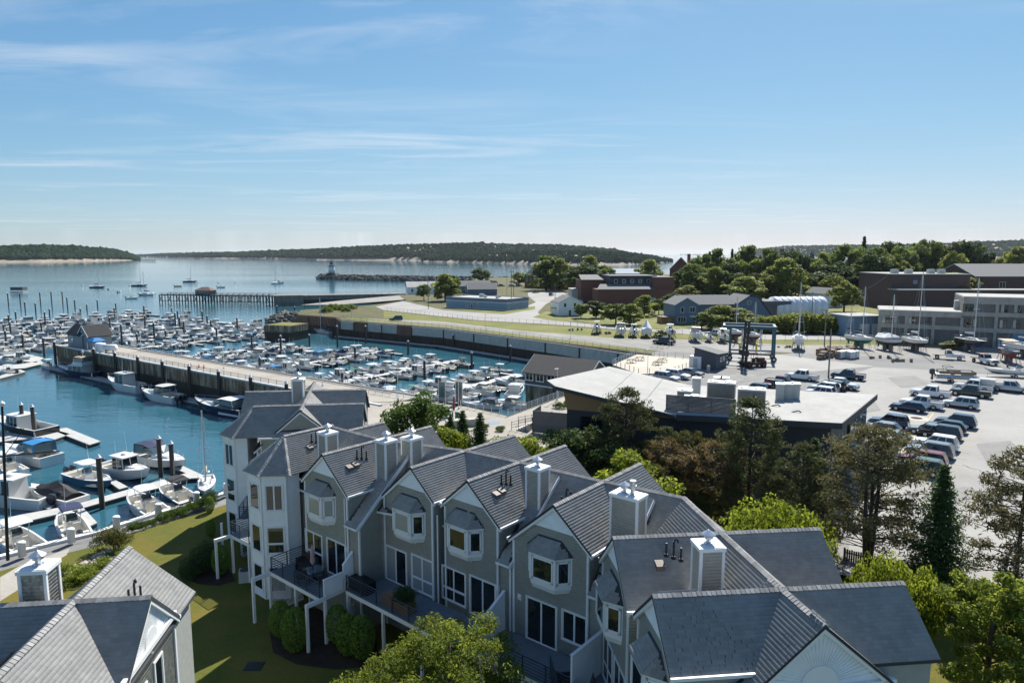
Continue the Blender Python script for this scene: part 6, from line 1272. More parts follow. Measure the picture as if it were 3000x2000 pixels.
# -- blue workshop: gabled block, long roof, gambrel end
o = G(1976,948,ZL); f = FR(o[:2], -6); th = bldg('blue_workshop', 'blue boat workshop with gabled front and gambrel end behind shrubs', 'building', o); k = o.y/2000
w1 = 71*k; W2 = 195*k
gable_box(th, f, w1, 12, ZL, 6.6, 2.4, BLUEG, GREYROOF, 'd', .4)
MB(f).box(w1, W2+.1, 3, 13, ZL, ZL+6.3).part('long_wall', BLUEG, th); m = MB(f); m.hexa([(w1*.5,2.4,ZL+6.2), (W2,2.4,ZL+6.2), (W2,9,ZL+9.2), (w1*.5,9,ZL+9.2), (w1*.5,2.4,ZL+6.4), (W2,2.4,ZL+6.4), (W2,9,ZL+9.4), (w1*.5,9,ZL+9.4)]); m.part('long_roof', GREYROOF, th)
m = MB(f); x0 = W2; m.xprism([(x0,ZL), (x0+13.5,ZL), (x0+12.6,ZL+2.2), (x0+7.5,ZL+8.8), (x0+4.2,ZL+9.3), (x0+.1,ZL+6.6)], 1, 14); m.part('gambrel_wall', BLUEG, th)
for a, c in (((x0-.2,ZL+6.6), (x0+4.4,ZL+9.6)), ((x0+4.2,ZL+9.6), (x0+7.8,ZL+9.0)), ((x0+7.6,ZL+9.0), (x0+13.4,ZL+1.6))): m = MB(f); m.hexa([(a[0],.6,a[1]), (c[0],.6,c[1]), (c[0],14.4,c[1]), (a[0],14.4,a[1]), (a[0]+.1,.6,a[1]+.25), (c[0]+.1,.6,c[1]+.25), (c[0]+.1,14.4,c[1]+.25), (a[0]+.1,14.4,a[1]+.25)]); m.part('gambrel_slope', GREYROOF, th)
window(th, f, 2.2, 3.2, ZL+3.9, ZL+5.6, 0, 1); window(th, f, 5.4, 7.2, ZL+3.9, ZL+5.7, 0, 2); window(th, f, 1.2, 4, ZL+.4, ZL+2.2, 0, 3); MB(f).box(5.3, 6.9, -.9, .02, ZL+2.4, ZL+2.7).part('porch_hood', TRIM, th)
window(th, f, x0-3.5, x0-1.9, ZL+3.6, ZL+5.4, 3, 2); window(th, f, x0+3.6, x0+4.8, ZL+6.5, ZL+7.5, 1, 1); MB(f).box(w1+6, w1+10.6, 2.92, 3.02, ZL, ZL+3.2).part('garage_door', BLUEP, th)
# timber deck left of it
th = bldg('timber_deck', 'brown timber deck with skirt beside the blue workshop', 'deck', G(1950,945,ZL)); f2 = FR(G(1938,948,ZL)[:2], -6); MB(f2).box(0, 4.4, 0, 5, ZL, ZL+2.2).part('skirt', TEAK, th); MB(f2).box(-.2, 4.6, -.2, 5.2, ZL+2.2, ZL+2.35).part('deck_floor', WOODW, th)
for x in (0, 2.2, 4.4): MB(f2).box(x-.06, x+.06, -.1, .02, ZL+2.35, ZL+3.4).part('rail_post', WOODW, th)
# grey building between, shiny white tunnel tent, far white barn
o = G(2240,930,ZL); f = FR(o[:2], -6); th = bldg('grey_annex', 'low grey annex with flat pale roof beside the white tent', 'building', o); MB(f).box(0, 10, 0, 12, ZL, ZL+4).part('wall', GREYBLK, th); MB(f).box(-.3, 10.3, -.3, 12.3, ZL+4, ZL+6.2).part('roof', GREYROOF, th)
TENT = mat('glossy_tent_fabric', (.74,.75,.76), .3, var=.02, spec=1., coat=.6)
o = G(2277,930,ZL); f = FR(o[:2], -4); th = bldg('boat_tent', 'glossy white tunnel-roofed boat storage tent glinting in the sun', 'tent', o); wt = 155*o.y/2000
for i in range(8):
    m = MB(f); a, c = wt*i/8, wt*(i+1)/8-.05; pr_ = [(0, 0)]+[(5-5*math.cos(math.pi*j/16), 3.4+4.2*math.sin(math.pi*j/16)) for j in range(17)]+[(10, 0)]
    m.loft([[(a, y, ZL+zz) for y, zz in pr_], [((a+c)/2, y, ZL+zz*1.012) for y, zz in pr_], [(c, y, ZL+zz) for y, zz in pr_]], closed=False, cap=True); m.part('tent_bay', TENT, th, smooth=True)
o = G(2427,900,ZL); f = FR(o[:2], -20); th = bldg('white_barn', 'white gabled barn half hidden by a tree beyond the tent', 'building', o); gable_box(th, f, 8, 14, ZL, 6, 2.5, CLAP, GREYROOF, 'd')
# -- concrete-frame industrial building, two storeys then three
o = G(2573,1000,ZL); c = G(2812,1012,ZL); f, L = facing(o, c); e = G(3020,1020,ZL); L2 = (Vector(e[:2])-Vector(o[:2])).length+14; th = bldg('industrial_building', 'large grey concrete-framed industrial building with brick infill', 'building', o); H1, H2 = 8.8, 12.9
MB(f).box(.3, L, .35, 16, ZL, ZL+H1-.3).part('infill_wall', GREYBLK, th); MB(f).box(L, L2, .35, 18, ZL, ZL+H2-.3).part('infill_wall', GREYBLK, th)
MB(f).box(-.3, L, -.2, 16.2, ZL+H1-1.5, ZL+H1).part('cornice_beam', AGEDC, th); MB(f).box(L, L2+.2, -.25, 18.2, ZL+H2-1.8, ZL+H2).part('cornice_beam', AGEDC, th)
MB(f).box(0, L-.05, .2, 15.8, ZL+H1, ZL+H1+.1).part('roof', FLATROOF, th); MB(f).box(L+.1, L2, .2, 17.8, ZL+H2, ZL+H2+.1).part('roof', FLATROOF, th)
n = 3
for i in range(n+1): x = L*i/n; MB(f).box(x-.35, x+.35, -.12, .4, ZL, ZL+H1-1.4).part('column', AGEDC, th)
MB(f).box(0, L, -.1, .4, ZL+4.0, ZL+5.1).part('floor_beam', AGEDC, th)
for i in range(1, 5): x = L+(L2-L)*i/4; MB(f).box(x-.35, x+.35, -.17, .4, ZL, ZL+H2-1.7).part('column', AGEDC, th)
for z in (ZL+3.8, ZL+7.9): MB(f).box(L, L2, -.15, .4, z, z+1.1).part('floor_beam', AGEDC, th)
DKFR = mat('dark_window_frame', (.03,.035,.04), .5)
def iwin(x0, x1, z0, z1):
    o = MB(f).box(x0, x1, .28, .36, z0, z1).part('window', DKFR, th); q = max(1, round((x1-x0)/1.0))
    for k in range(q): MB(f).box(x0+(x1-x0)*k/q+.06, x0+(x1-x0)*(k+1)/q-.06, .24, .285, z0+.08, z1-.08).part('pane', GLASS if (k+int(x0)) % 3 else BLIND, o)
for x0, x1 in ((.6,6.6), (10.2,13.2), (16.5,18.2), (19.2,21), (22.6,26)):
    if x1 < L: iwin(x0*L/29, x1*L/29, ZL+5.1, ZL+7.3)
for zz in (ZL+5.0, ZL+9.0):
    for x0, x1 in ((.6,3.4), (8.2,9.8), (11,12.6), (14,17.5), (20,21.6), (24,27)):
        if L+x1 < L2: iwin(L+x0, L+x1, zz, zz+2.2)
MB(f).box(L+11.2, L+18.5, .2, .36, ZL, ZL+3.8).part('blue_loading_door', mat('faded_blue_door', (.13,.27,.42), .7, var=.3, scale=1.5), th); MB(f).box(L+8, L+9.4, .2, .36, ZL, ZL+2.3).part('door', BLUEP, th)
for x, y, s, hh in ((18,8,1.7,2.6),(27,6,.5,1.2)): MB(f).box(x, x+s, y, y+s, ZL+H1, ZL+H1+hh).part('roof_unit', MACH, th)
m = MB(f); m.tube((21.5,9,ZL+H1), (21.5,9,ZL+H1+4.2), .3, None, 8); m.part('flue', STEEL, th)
# pale blue metal shed left of it
o = G(2486,985,ZL); f = FR(o[:2], -8); th = bldg('pale_blue_shed', 'pale blue metal shed with white doors beside the industrial building', 'shed', o); MB(f).box(0, 11, 0, 10, ZL, ZL+5.6).part('wall', BLUEP, th); MB(f).box(-.2, 11.2, -.2, 10.2, ZL+5.6, ZL+6).part('roof', FLATROOF, th)
for x in (3.5, 7.4): MB(f).box(x, x+3, -.07, .02, ZL, ZL+3.6).part('white_door', TRIM, th)
# -- dark brick warehouses behind
o = G(2605,905,ZL); f = FR(o[:2], 2); k = o.y/2000; th = bldg('brick_warehouse', 'dark brick warehouse with flat roof vents behind the concrete building', 'building', o); MB(f).box(0, 225*k, 0, 30, ZL, ZL+15.0).part('wall', BRICKD, th); MB(f).box(-.3, 225*k+.3, -.3, 30, ZL+15.0, ZL+15.4).part('roof', FLATROOF, th); MB(f).box(-1, 420*k, -9, .0, ZL, ZL+8.6).part('lower_wing', BRICKD, th); MB(f).box(-1.2, 420*k, -9.2, .0, ZL+8.6, ZL+9.).part('lower_roof', FLATROOF, th)
for x in (24, 65, 130, 160): MB(f).box(x*k, (x+17)*k, 6, 8.5, ZL+15.4, ZL+17.2).part('roof_unit', MACH, th)
MB(f).box(63*k, 75*k, -.1, .02, ZL+11, ZL+12.6).part('window', BLUEP, th)
o = G(2853,895,ZL); f = FR(o[:2], 2); k = o.y/2000; th = bldg('gabled_warehouse', 'tall dark brick warehouse with grey gabled roof', 'building', o); gable_box(th, f, 260*k, 34, ZL, 13.6, 5.5, BRICKD, GREYROOF, 's'); window(th, f, 68*k, 85*k, ZL+8.4, ZL+11, 0, 2)
o = G(2880,800,ZL); f = FR(o[:2], 2); th = bldg('far_brown_roofs', 'dark gabled roofs of a house on the far ridge', 'house', o); gable_box(th, f, 22, 18, ZL, 10, 5, BRICKD, FLATROOF, 's')
# -- houses seen over the trees: gabled brick house, red chimneys
o = G(1960,860,ZL); f = FR(o[:2], 15); th = bldg('brick_house', 'tall gabled red-brick house rising behind the workshop', 'house', o); gable_box(th, f, 13, 16, ZL, 15, 7, BRICK, FLATROOF, 'd'); window(th, f, 4.2, 5.6, ZL+11, ZL+13.5, 0, 1); MB(f).box(10, 12, 6, 8, ZL+19, ZL+24).part('chimney', BRICK, th)
o = Vector((300, 640, ZL)); f = FR((206, 560), 0); th = bldg('mansion', 'dark gabled mansion roofline with brick chimneys on the wooded ridge', 'house', (206,560,ZL)); gable_box(th, f, 34, 18, ZL, 17, 7, BRICKD, GREYROOF, 's')
for x in (2, 16, 24): MB(f).box(x, x+2.6, 8, 10.6, ZL+20, ZL+28).part('chimney', BRICK, th)
f = FR((234, 540), 0); th = bldg('church_spire', 'dark pointed spire above the trees', 'spire', (234,540,ZL)); MB(f).box(0, 5, 0, 5, ZL, ZL+16).part('belfry', CLAP, th); m = MB(f); m.add([(-.4,-.4,ZL+16), (5.4,-.4,ZL+16), (5.4,5.4,ZL+16), (-.4,5.4,ZL+16), (2.5,2.5,ZL+27)], [(0,1,4), (1,2,4), (2,3,4), (3,0,4)]); m.part('spire_roof', GREYROOF, th)
f = FR((-10, 600), -8); th = bldg('long_grey_roof', 'long low grey warehouse roof beyond the brick workshop', 'building', (60,500,ZL)); f = FR((20, 520), -5); gable_box(th, f, 95, 24, ZL, 9, 3.5, MACH, BLUEG, 's')
for px, py, w, d, h, lab, nm in ((1195,862,20,14,4.2,'white house with pale hipped roof by the granite pier','shore_house'), (1335,860,22,12,4.5,'dark green-roofed shed behind the shore trees','shore_shed')):
    o = G(px, py, ZL); f = FR(o[:2], -14); th = bldg(nm, lab, 'house', o); gable_box(th, f, w, d, ZL, h, 3, CLAP if 'white' in lab else mat('green_grey_wall', (.14,.17,.15), .8), FLATROOF if 'white' in lab else GREYROOF, 's'); [window(th, f, 2+4*i, 3.2+4*i, ZL+1.5, ZL+3.2, 0, 1) for i in range(3)]
o = G(1372,865,ZL); f = FR(o[:2], -10); th = bldg('grey_barn', 'grey barn with curved gambrel roof behind the blue office', 'barn', o); gable_box(th, f, 17, 12, ZL, 3.5, 3.4, BLUEG, GREYROOF, 's')
# -- shingled hall over the water
BRSH = mat('brown_shingle_wall', (.13,.105,.085), .9, var=.25, scale=4); BRROOF = mat('brown_grey_roof', (.105,.098,.09), .95, var=.2, scale=5)
hf = FR((2.4, 125.0), 0); hf.r = PF.r; hf.d = PF.d; th = bldg('shingled_hall', 'brown-roofed shingled hall with white windows standing over the basin edge', 'building', (8,122,0))
MB(hf).box(.1, 13, .1, 7.7, -1, 5.9).part('stone_base', STAIN, th); MB(hf).box(-.05, 13.1, -.05, 7.85, 5.9, 6.15).part('sill_board', TRIM, th)
gable_box(th, hf, 13, 7.8, 6.15, 2.3, 2.6, BRSH, BRROOF, 's', .45)
for x in (.25, 2.6, 5.0, 7.4, 9.8): window(th, hf, x, x+1.5, 6.9, 8.2, 0, 2, t=.14)
window(th, side(hf, 13, 7.8) if False else hf, 11.6, 12.4, 6.9, 8.2, 0, 1)
# -- restaurant: low charcoal block under two tilted roofs
RF = FR((32.1, 67.0), 0); RF.r = Vector((-.94, .34)).normalized(); RF.d = Vector((.34, .94)).normalized()
th = bldg('restaurant', 'modern charcoal-clad restaurant with broad pale tilted roofs and rooftop units', 'restaurant', (22,76,ZL))
m = MB(RF); m.prism([(0,0), (-4.8,13.2), (15,16.5), (15,0)], ZL-.5, 12.55); m.part('wall', CHAR, th); m = MB(RF); m.prism([(15.02,.15), (15.02,16.3), (25.5,16.3), (27.5,.15)], ZL-.5, 12.4); m.part('wall', CHAR, th)
m = MB(RF)
for k in range(60): x = .1+k*.25; m.box(x, x+.06, -.05, .0, ZL, 12.5)
stuff(m.part('cladding_rib', CHAR, th))
m = MB(RF); m.add([(-.8,-.7,12.95), (-6.0,14.0,13.35), (15.2,17.0,12.6), (15.2,-.7,12.5), (-.8,-.7,13.35), (-6.0,14.0,13.75), (15.2,17.0,12.95), (15.2,-.7,12.9)], [(0,1,2,3), (7,6,5,4), (0,4,5,1), (1,5,6,2), (2,6,7,3), (3,7,4,0)]); m.part('roof', [FLATROOF], th)
m = MB(RF); m.beam((-.85,-.75,13.1), (15.2,-.75,12.65), .12, .62); m.beam((-.85,-.75,13.1), (-6.05,14.05,13.5), .12, .62); m.part('roof_fascia', CHAR, th)
m = MB(RF); m.add([(15.2,-.9,12.7), (15.2,17.4,12.55), (26.3,17.6,14.4), (30.2,1.2,15.1), (28.6,-.9,14.9), (15.2,-.9,12.95), (15.2,17.4,12.8), (26.3,17.6,14.7), (30.2,1.2,15.4), (28.6,-.9,15.2)], [(0,1,2,3,4), (9,8,7,6,5), (0,5,6,1), (1,6,7,2), (2,7,8,3), (3,8,9,4), (4,9,5,0)]); m.part('raised_roof', FLATROOF, th)
for x in (19., 23.): m = MB(RF); k = (x-15.2)/11; m.beam((x,-.8,12.97+k*1.75), (x,17.4,12.83+k*1.85), .05, .02); m.part('roof_seam', GREYROOF, th)
m = MB(RF); m.beam((15.3,-.95,12.75), (28.6,-.95,15.0), .1, .4); m.beam((28.6,-.95,15.0), (30.25,1.2,15.2), .1, .4); m.part('roof_fascia', CHAR, th)
m = MB(RF); m.add([(15.1,.1,12.3), (27.5,.1,12.4), (27.9,.1,14.7), (15.1,.1,12.7)], [(0,1,2,3)]); m.part('cedar_band', CEDAR, th); m = MB(RF); m.add([(27.5,.15,12.3), (25.5,16.3,12.3), (26.2,16.9,14.2), (28,.15,14.75)], [(0,1,2,3)]); m.part('cedar_band', CEDAR, th)
for a in (20.6, 23.4): 
    o = MB(RF).box(a, a+2.5, .05, .14, ZL+.3, 11.8).part('window', BLACK, th)
    for k in range(2):
        for z0, z1 in ((ZL+.4, 8.8), (8.95, 11.7)): MB(RF).box(a+.08+k*1.2, a+1.16+k*1.2, .0, .045, z0, z1).part('pane', GLASS, o)
# left end glazing
LF = FR(RF.w((27.5,.15,0))[:2], 0); LF.r = (RF.d*16.15-RF.r*2).normalized(); LF.d = Vector((LF.r.y, -LF.r.x))
for a in (.8, 4., 7.2, 10.4):
    o = MB(LF).box(a, a+2.9, -.1, .05, ZL+.3, 12.2).part('window', BLACK, th)
    for z0, z1 in ((ZL+.4, 8.8), (8.95, 12.1)): MB(LF).box(a+.1, a+2.8, -.14, -.1, z0, z1).part('pane', GLASS, o); MB(LF).box(a+.1, a+2.8, .05, .09, z0, z1).part('pane', GLASS, o)
# right end: window wall, sign, door strip
EF = FR((32.1, 67.0), 0); EF.r = (-RF.r*4.8+RF.d*13.2).normalized(); EF.d = Vector((-EF.r.y, EF.r.x))
m = MB(EF); x = .1
while x < 13.9: m.box(x, x+.05, -.05, .0, ZL, 12.6); x += .22
stuff(m.part('cladding_rib', mat('light_charcoal_cladding', (.15,.165,.17), .7, var=.08), th)); MB(EF).box(0, 14.0, -.03, .02, ZL, 12.6).part('end_cladding', MATS['light_charcoal_cladding'], th)
o = MB(EF).box(6.2, 13.4, -.3, .02, 8.2, 12.4).part('window', BLACK, th)
for k in range(4): MB(EF).box(6.4+k*1.75, 8.0+k*1.75, -.34, -.29, 8.4, 12.2).part('pane', CLEAR, o)
MB(EF).box(.5, 1.3, -.12, .0, ZL+.2, 10.6).part('slot_window', GLASS, th)
sg = thing('wall_sign', 'dark square sign with orange lettering on the restaurant end wall', 'sign', EF.w((3.8,-.2,9.3)), world=True); MB(EF).box(2.6, 5.0, -.32, -.06, 8.0, 10.6).part('sign_box', BLACK, sg); MB(EF).box(2.68, 4.92, -.35, -.325, 8.08, 10.52).part('sign_face', mat('sign_grey', (.10,.095,.09), .5), sg)
OR = mat('sign_orange', (.62,.30,.06), .5, var=0)
def glyph(ch, x, z, s, w=.09):
    """plain block letters"""
    L = {'C': [((1,1),(0,1)), ((0,1),(0,0)), ((0,0),(1,0))], 'D': [((0,0),(0,1)), ((0,1),(.75,1)), ((.75,1),(1,.7)), ((1,.7),(1,.3)), ((1,.3),(.75,0)), ((.75,0),(0,0))], 'M': [((0,0),(0,1)), ((0,1),(.5,.4)), ((.5,.4),(1,1)), ((1,1),(1,0))]}[ch]
    m = MB(EF)
    for a, c in L: m.beam((x+a[0]*s*.7, -.365, z+a[1]*s), (x+c[0]*s*.7, -.365, z+c[1]*s), .03, w, up=(1,0,.2) if abs(a[0]-c[0]) < .1 else (0,0,1))
    m.part('letter', OR, sg)
for i, ch in enumerate('CDM'): glyph(ch, 2.95+i*.62, 9.35, .75)
for z in (9.1, 8.8): m = MB(EF); m.box(2.95, 4.6, -.36, -.35, z, z+.06); m.part('sign_line', TRIM, sg)
# slatted roof screen, terrace screen
sc = MB(RF); [sc.box(x-.05, x+.05, .95, 1.1, 12.6, 14.7) for x in (9.3, 11.7, 14.1, 16.4)]; sc = sc.part('screen_frame', SLATG, th)
for k in range(13): MB(RF).box(9.2, 16.5, .82, .9, 12.95+k*.14, 13.07+k*.14).part('slat', SLATG, sc)
ts = thing('terrace_screen', 'dark slatted timber screen round the restaurant terrace', 'screen', RF.w((33,12,ZL)), world=True)
for k in range(20): MB(RF).box(30.2, 35.4, 11.9, 11.98, ZL+.05+k*.15, ZL+.18+k*.15).part('slat', SLATG, ts)
for k in range(20): MB(RF).box(35.4, 35.48, 11.95, 15.5, ZL+.05+k*.15, ZL+.18+k*.15).part('slat', SLATG, ts)
for x in (30.3, 32.8, 35.3): MB(RF).box(x-.06, x+.06, 11.98, 12.1, ZL, ZL+3.1).part('screen_post', SLATG, ts)
# rooftop machinery
for s, d, w, l, h, lab in ((9.5,8.5,3.2,2.,2.0,'large ribbed air handler with round fans among the roof machinery'), (6.2,6.,3.0,2.,1.9,'air handler with sloped hood nearest the second roof'), (12.6,4.6,2.4,1.6,.9,'low grey roof unit behind the slatted screen'), (14.2,6.2,1.7,1.7,1.2,'round-topped fan unit behind the slatted screen')):
    o = thing('rooftop_unit', lab, 'rooftop unit', RF.w((s,d,12.95)), world=True); MB(RF).box(s, s+w, d, d+l, 12.85, 13.0+h).part('casing', MACH, o); MB(RF).box(s+.1, s+w-.1, d-.04, d, 13.2, 12.8+h).part('grille', GREYBLK, o)
    for k in range(2 if w > 2.5 else 1): c = RF.w((s+w*(k+.5)/(2 if w > 2.5 else 1), d+l/2, 13.0+h)); q = MB(); q.lathe([(.55,0), (.55,.12), (.45,.14)], 14, c); q.part('fan_shroud', STEEL, o)
for s, d in ((11.2,10.8), (10.4,10.8), (13.6,9.6), (4.2,9.), (3.3,9.4), (2.5,9.8)):
    o = thing('vent_box', 'tall pale square exhaust box on the restaurant roof', 'vent', RF.w((s,d,12.9)), world=True, group='exhaust boxes on the restaurant roof'); MB(RF).box(s, s+.9, d, d+1.2, 12.8, 15.1).part('casing', MACH, o); MB(RF).box(s-.06, s+.96, d-.06, d+1.26, 15.1, 15.2).part('lid', STEEL, o)
for s, d in ((2.5,3.2), (4.5,5.6)):
    o = MB(RF).path([(s,d,13.2), (s+.4,d,13.5), (s+.9,d,13.35), (s+1.5,d,13.1), (s+5,d+.3,13.05)], .06, 6).part('roof_conduit', BLACK); tag(o, 'black looping conduit lying on the pale restaurant roof', 'conduit', 'roof conduits')
# -- picnic deck beside the slip
pd = thing('picnic_deck', 'raised concrete picnic deck with white-posted railing beside the boat slip', 'deck', (31,146,0), world=True); PD = [(21.8,146.2), (29.8,161.4), (40.9,153.9), (37.7,143.), (32.,135.5), (25.3,134.7)]
MB().prism(PD[::-1], -1, 5.9).part('deck_wall', STAIN, pd); MB().prism(PD[::-1], 5.9, 6.25).part('deck_floor', mat('buff_deck', (.46,.41,.33), .85, var=.12), pd)
for a, c in zip(PD, PD[1:]+PD[:1]):
    A = Vector((*a, 6.25)); C = Vector((*c, 6.25)); L = (C-A).length; q = max(1, int(L/1.8))
    for i in range(q): p = A.lerp(C, i/q); MB().box(p.x-.06, p.x+.06, p.y-.06, p.y+.06, 6.25, 7.35).part('rail_post', CREAM, pd)
    for z in (.35, .7, 1.08): m = MB(); m.tube(A+Vector((0,0,z)), C+Vector((0,0,z)), .03, None, 4); m.part('rail', STEEL, pd)
tb = thing('picnic_table', 'weathered wooden picnic table with benches on the picnic deck', 'picnic table', group='picnic tables')
for y in (-.28, -.14, 0, .14, .28): MB().box(-.9, .9, y-.06, y+.06, .72, .76).part('table_plank', WOODW, tb)
for y in (-.7, .7): MB().box(-.9, .9, y-.13, y+.13, .42, .46).part('bench', WOODW, tb)
for x in (-.6, .6):
    for sgn in (-1, 1): m = MB(); m.beam((x, sgn*.75, 0), (x, sgn*.2, .72), .08, .05, up=(1,0,0)); m.part('leg', WOODW, tb)
    MB().box(x-.04, x+.04, -.75, .75, .36, .42).part('cross_beam', WOODW, tb)
for x, y, a in ((1850,1062,.4), (1875,1055,.2), (1925,1068,.9), (1940,1060,.5)): dup(tb, G(x, y, 6.25), a, scale=1.15)
drop(tb)
# travel-lift slip wall
sw = thing('slip_wall', 'dark concrete boat-lift slip wall with timber fenders', 'wall', (40,158,0), world=True)
for k in range(8): m = MB(); a = Vector((33.5,162.5,0)).lerp(Vector((52,153,0)), k/8); c = Vector((33.5,162.5,0)).lerp(Vector((52,153,0)), (k+1)/8-.01); m.beam(a+Vector((0,0,4.5)), c+Vector((0,0,4.5)), .6, 3.0); m.part('wall_panel', AGEDC, sw)
# grey mono-pitch shed and white tank beside it
sf, L = facing((40.5,144.2), (42.4,139.9)); th = bldg('lift_shed', 'grey shed with tilted dark roof beside the travel lift', 'shed', (43,142,ZL)); sd = FR((42.4,139.9), 0); sd.r = Vector((4.33,6.6)).normalized(); sd.d = Vector((-sd.r.y, sd.r.x))
m = MB(sd); m.add([(0,0,ZL), (7.6,0,ZL), (7.6,4.7,ZL), (0,4.7,ZL), (0,0,ZL+3.3), (7.6,0,ZL+2.7), (7.6,4.7,ZL+3.6), (0,4.7,ZL+4.4)], [(0,3,2,1), (0,1,5,4), (1,2,6,5), (2,3,7,6), (3,0,4,7), (4,5,6,7)]); m.part('wall', mat('slate_siding', (.085,.10,.115), .8, var=.1), th)
m = MB(sd); m.hexa([(-.4,-.4,ZL+3.35), (8,-.4,ZL+2.7), (8,5.1,ZL+3.75), (-.4,5.1,ZL+4.55), (-.4,-.4,ZL+3.5), (8,-.4,ZL+2.85), (8,5.1,ZL+3.9), (-.4,5.1,ZL+4.7)]); m.part('roof', GREYROOF, th)
for x in (2.6, 4.6): window(th, sd, x, x+1.1, ZL+1.5, ZL+2.3, 0, 1)
o = thing('utility_cabinet', 'white metal utility cabinet beside the grey lift shed', 'cabinet', G(2040,1078,ZL), -.6); MB().box(-1.3, 1.3, -.9, .9, 0, 2.6).part('casing', WHITE, o); MB().box(-.5, .3, -.5, .5, 2.6, 3.1).part('vent', GREYBLK, o); MB().box(-.4, .5, -.94, -.9, .3, 2.2).part('door', MACH, o)
o = MB().lathe([(.35,0), (.35,1.3), (.3,1.4)], 10).part('bollard', CONC); o.location = G(2075,1090,ZL); tag(o, 'short concrete bollard in front of the grey lift shed', 'bollard')
# -- pier-end buildings
kf = FR(PF.w((4,1.6,0))[:2], 0); kf.r = PF.r; kf.d = PF.d; th = bldg('pier_kiosk', 'grey dock office with two dark gabled roofs at the pier end', 'building', PF.w((10,5,6)))
gable_box(th, kf, 8.5, 4.6, 6, 3.4, 2.2, mat('kiosk_grey', (.24,.26,.28), .8, var=.08, stretch=(1,1,12)), mat('kiosk_roof', (.035,.037,.04), .9, var=.15), 's', .35); k2 = FR(PF.w((9.5,2.,0))[:2], 0); k2.r = PF.r; k2.d = PF.d
gable_box(th, k2, 6, 5.5, 6, 3.2, 2.6, MATS['kiosk_grey'], MATS['kiosk_roof'], 'd', .3); window(th, k2, 2.3, 3.7, 9.6, 10.8, 0, 1); window(th, kf, 1.5, 3, 7.2, 8.6, 0, 2)
o = thing('pop_up_canopy', 'bright blue square canopy beside the dock office', 'canopy', PF.w((18.2,2.6,6)), PF.ang*0-.6); m = MB(); m.add([(-1.6,-1.6,2.3), (1.6,-1.6,2.3), (1.6,1.6,2.3), (-1.6,1.6,2.3), (-.7,-.7,3.0), (.7,-.7,3.0), (.7,.7,3.0), (-.7,.7,3.0), (-1.6,-1.6,2.0), (1.6,-1.6,2.0), (1.6,1.6,2.0), (-1.6,1.6,2.0)], [(0,1,5,4), (1,2,6,5), (2,3,7,6), (3,0,4,7), (4,5,6,7), (8,9,1,0), (9,10,2,1), (10,11,3,2), (11,8,0,3)]); m.part('fabric', CLOTH['blue'], o)
for x in (-1.5, 1.5):
    for y in (-1.5, 1.5): MB().box(x-.04, x+.04, y-.04, y+.04, 0, 2.2).part('pole', STEEL, o)
for s, lab in ((21.5,'white plastic fuel tank next to the blue canopy'), (23.,'second white fuel tank on the pier')):
    o = MB().lathe([(.9,0), (.95,.1), (.95,1.9), (.7,2.1), (.2,2.15)], 14).part('fuel_tank', WHITE); o.location = PF.w((s,1.8,6)); tag(o, lab, 'tank')
o = thing('propane_tank', 'horizontal white propane tank on cradles on the pier', 'tank', PF.w((26.5,2.2,6)), 0); m = MB(); m.tube((-1.4,0,1.3), (1.4,0,1.3), .75, None, 14); m.part('vessel', WHITE, o, True); [MB().box(x-.12, x+.12, -.6, .6, 0, .8).part('cradle', CONC, o) for x in (-.9, .9)]
for k, s in enumerate((62.5, 65.2, 66.6)):
    o = thing('traffic_cone', 'orange traffic cone standing on the concrete pier', 'cone', PF.w((s,2.6+.3*k,6)), group='cones on the pier'); m = MB(); m.lathe([(.18,.04), (.05,.75)], 8); m.part('cone', mat('cone_orange', (.75,.10,.02), .5), o); MB().box(-.22, .22, -.22, .22, 0, .05).part('cone_base', MATS['cone_orange'], o)
# lamp posts along the pier and plaza
LP = thing('lamp_post', 'white lamp post', 'lamp'); m = MB(); m.tube((0,0,0), (0,0,5.2), .07, .05, 6); m.part('pole', WHITE, LP); m = MB(); m.box(-.5, .2, -.12, .12, 5.2, 5.32); m.part('lamp_head', WHITE, LP); m = MB(); m.lathe([(.2,0), (.12,.3)], 8); m.part('base', WHITE, LP)
for x, y, lab in ((414,1030,'nearest the dock office'), (656,1080,'midway along the pier'), (945,1130,'near the shore end of the pier'), (1166,1170,'beside the marina gate railing'), (1344,1198,'beside the red post on the plaza'), (1632,1172,'behind the shingled hall'), (1897,1100,'in front of the picnic deck'), (1963,1012,'by the gangway above the basin'), (1423,970,'on the yard above the sea wall'), (1672,993,'on the sea wall yard beside the rubble')):
    dup(LP, G(x, y, ZL), .6, 'slim white lamp post '+lab)
drop(LP)
# plaza: gate with banners, green chairs, stone bench, stair, railing
gt = thing('marina_gate', 'steel gate with two lettered banner panels at the head of the dock ramp', 'gate', G(1310,1185,ZL), world=True)
for x in (1295, 1345): p = G(x, 1183, ZL); MB().box(p.x-.5, p.x+.5, p.y-.06, p.y+.06, ZL+.4, ZL+3.6).part('banner_panel', CLEAR, gt); [MB().box(p.x+q-.05, p.x+q+.05, p.y-.08, p.y+.08, ZL, ZL+3.8).part('gate_post', STEEL, gt) for q in (-.55, .55)]; [MB().box(p.x-.22, p.x+.22, p.y-.09, p.y-.065, ZL+1.2+.3*k, ZL+1.38+.3*k).part('lettering', HULLC['blue'], gt) for k in range(6)]
a = G(1300,1183,ZL); c = G(1340,1183,ZL)
for k in range(10): p = a.lerp(c, k/9); m = MB(); m.tube(p, p+Vector((0,0,3.2)), .025, None, 4); m.part('gate_bar', STEEL, gt)
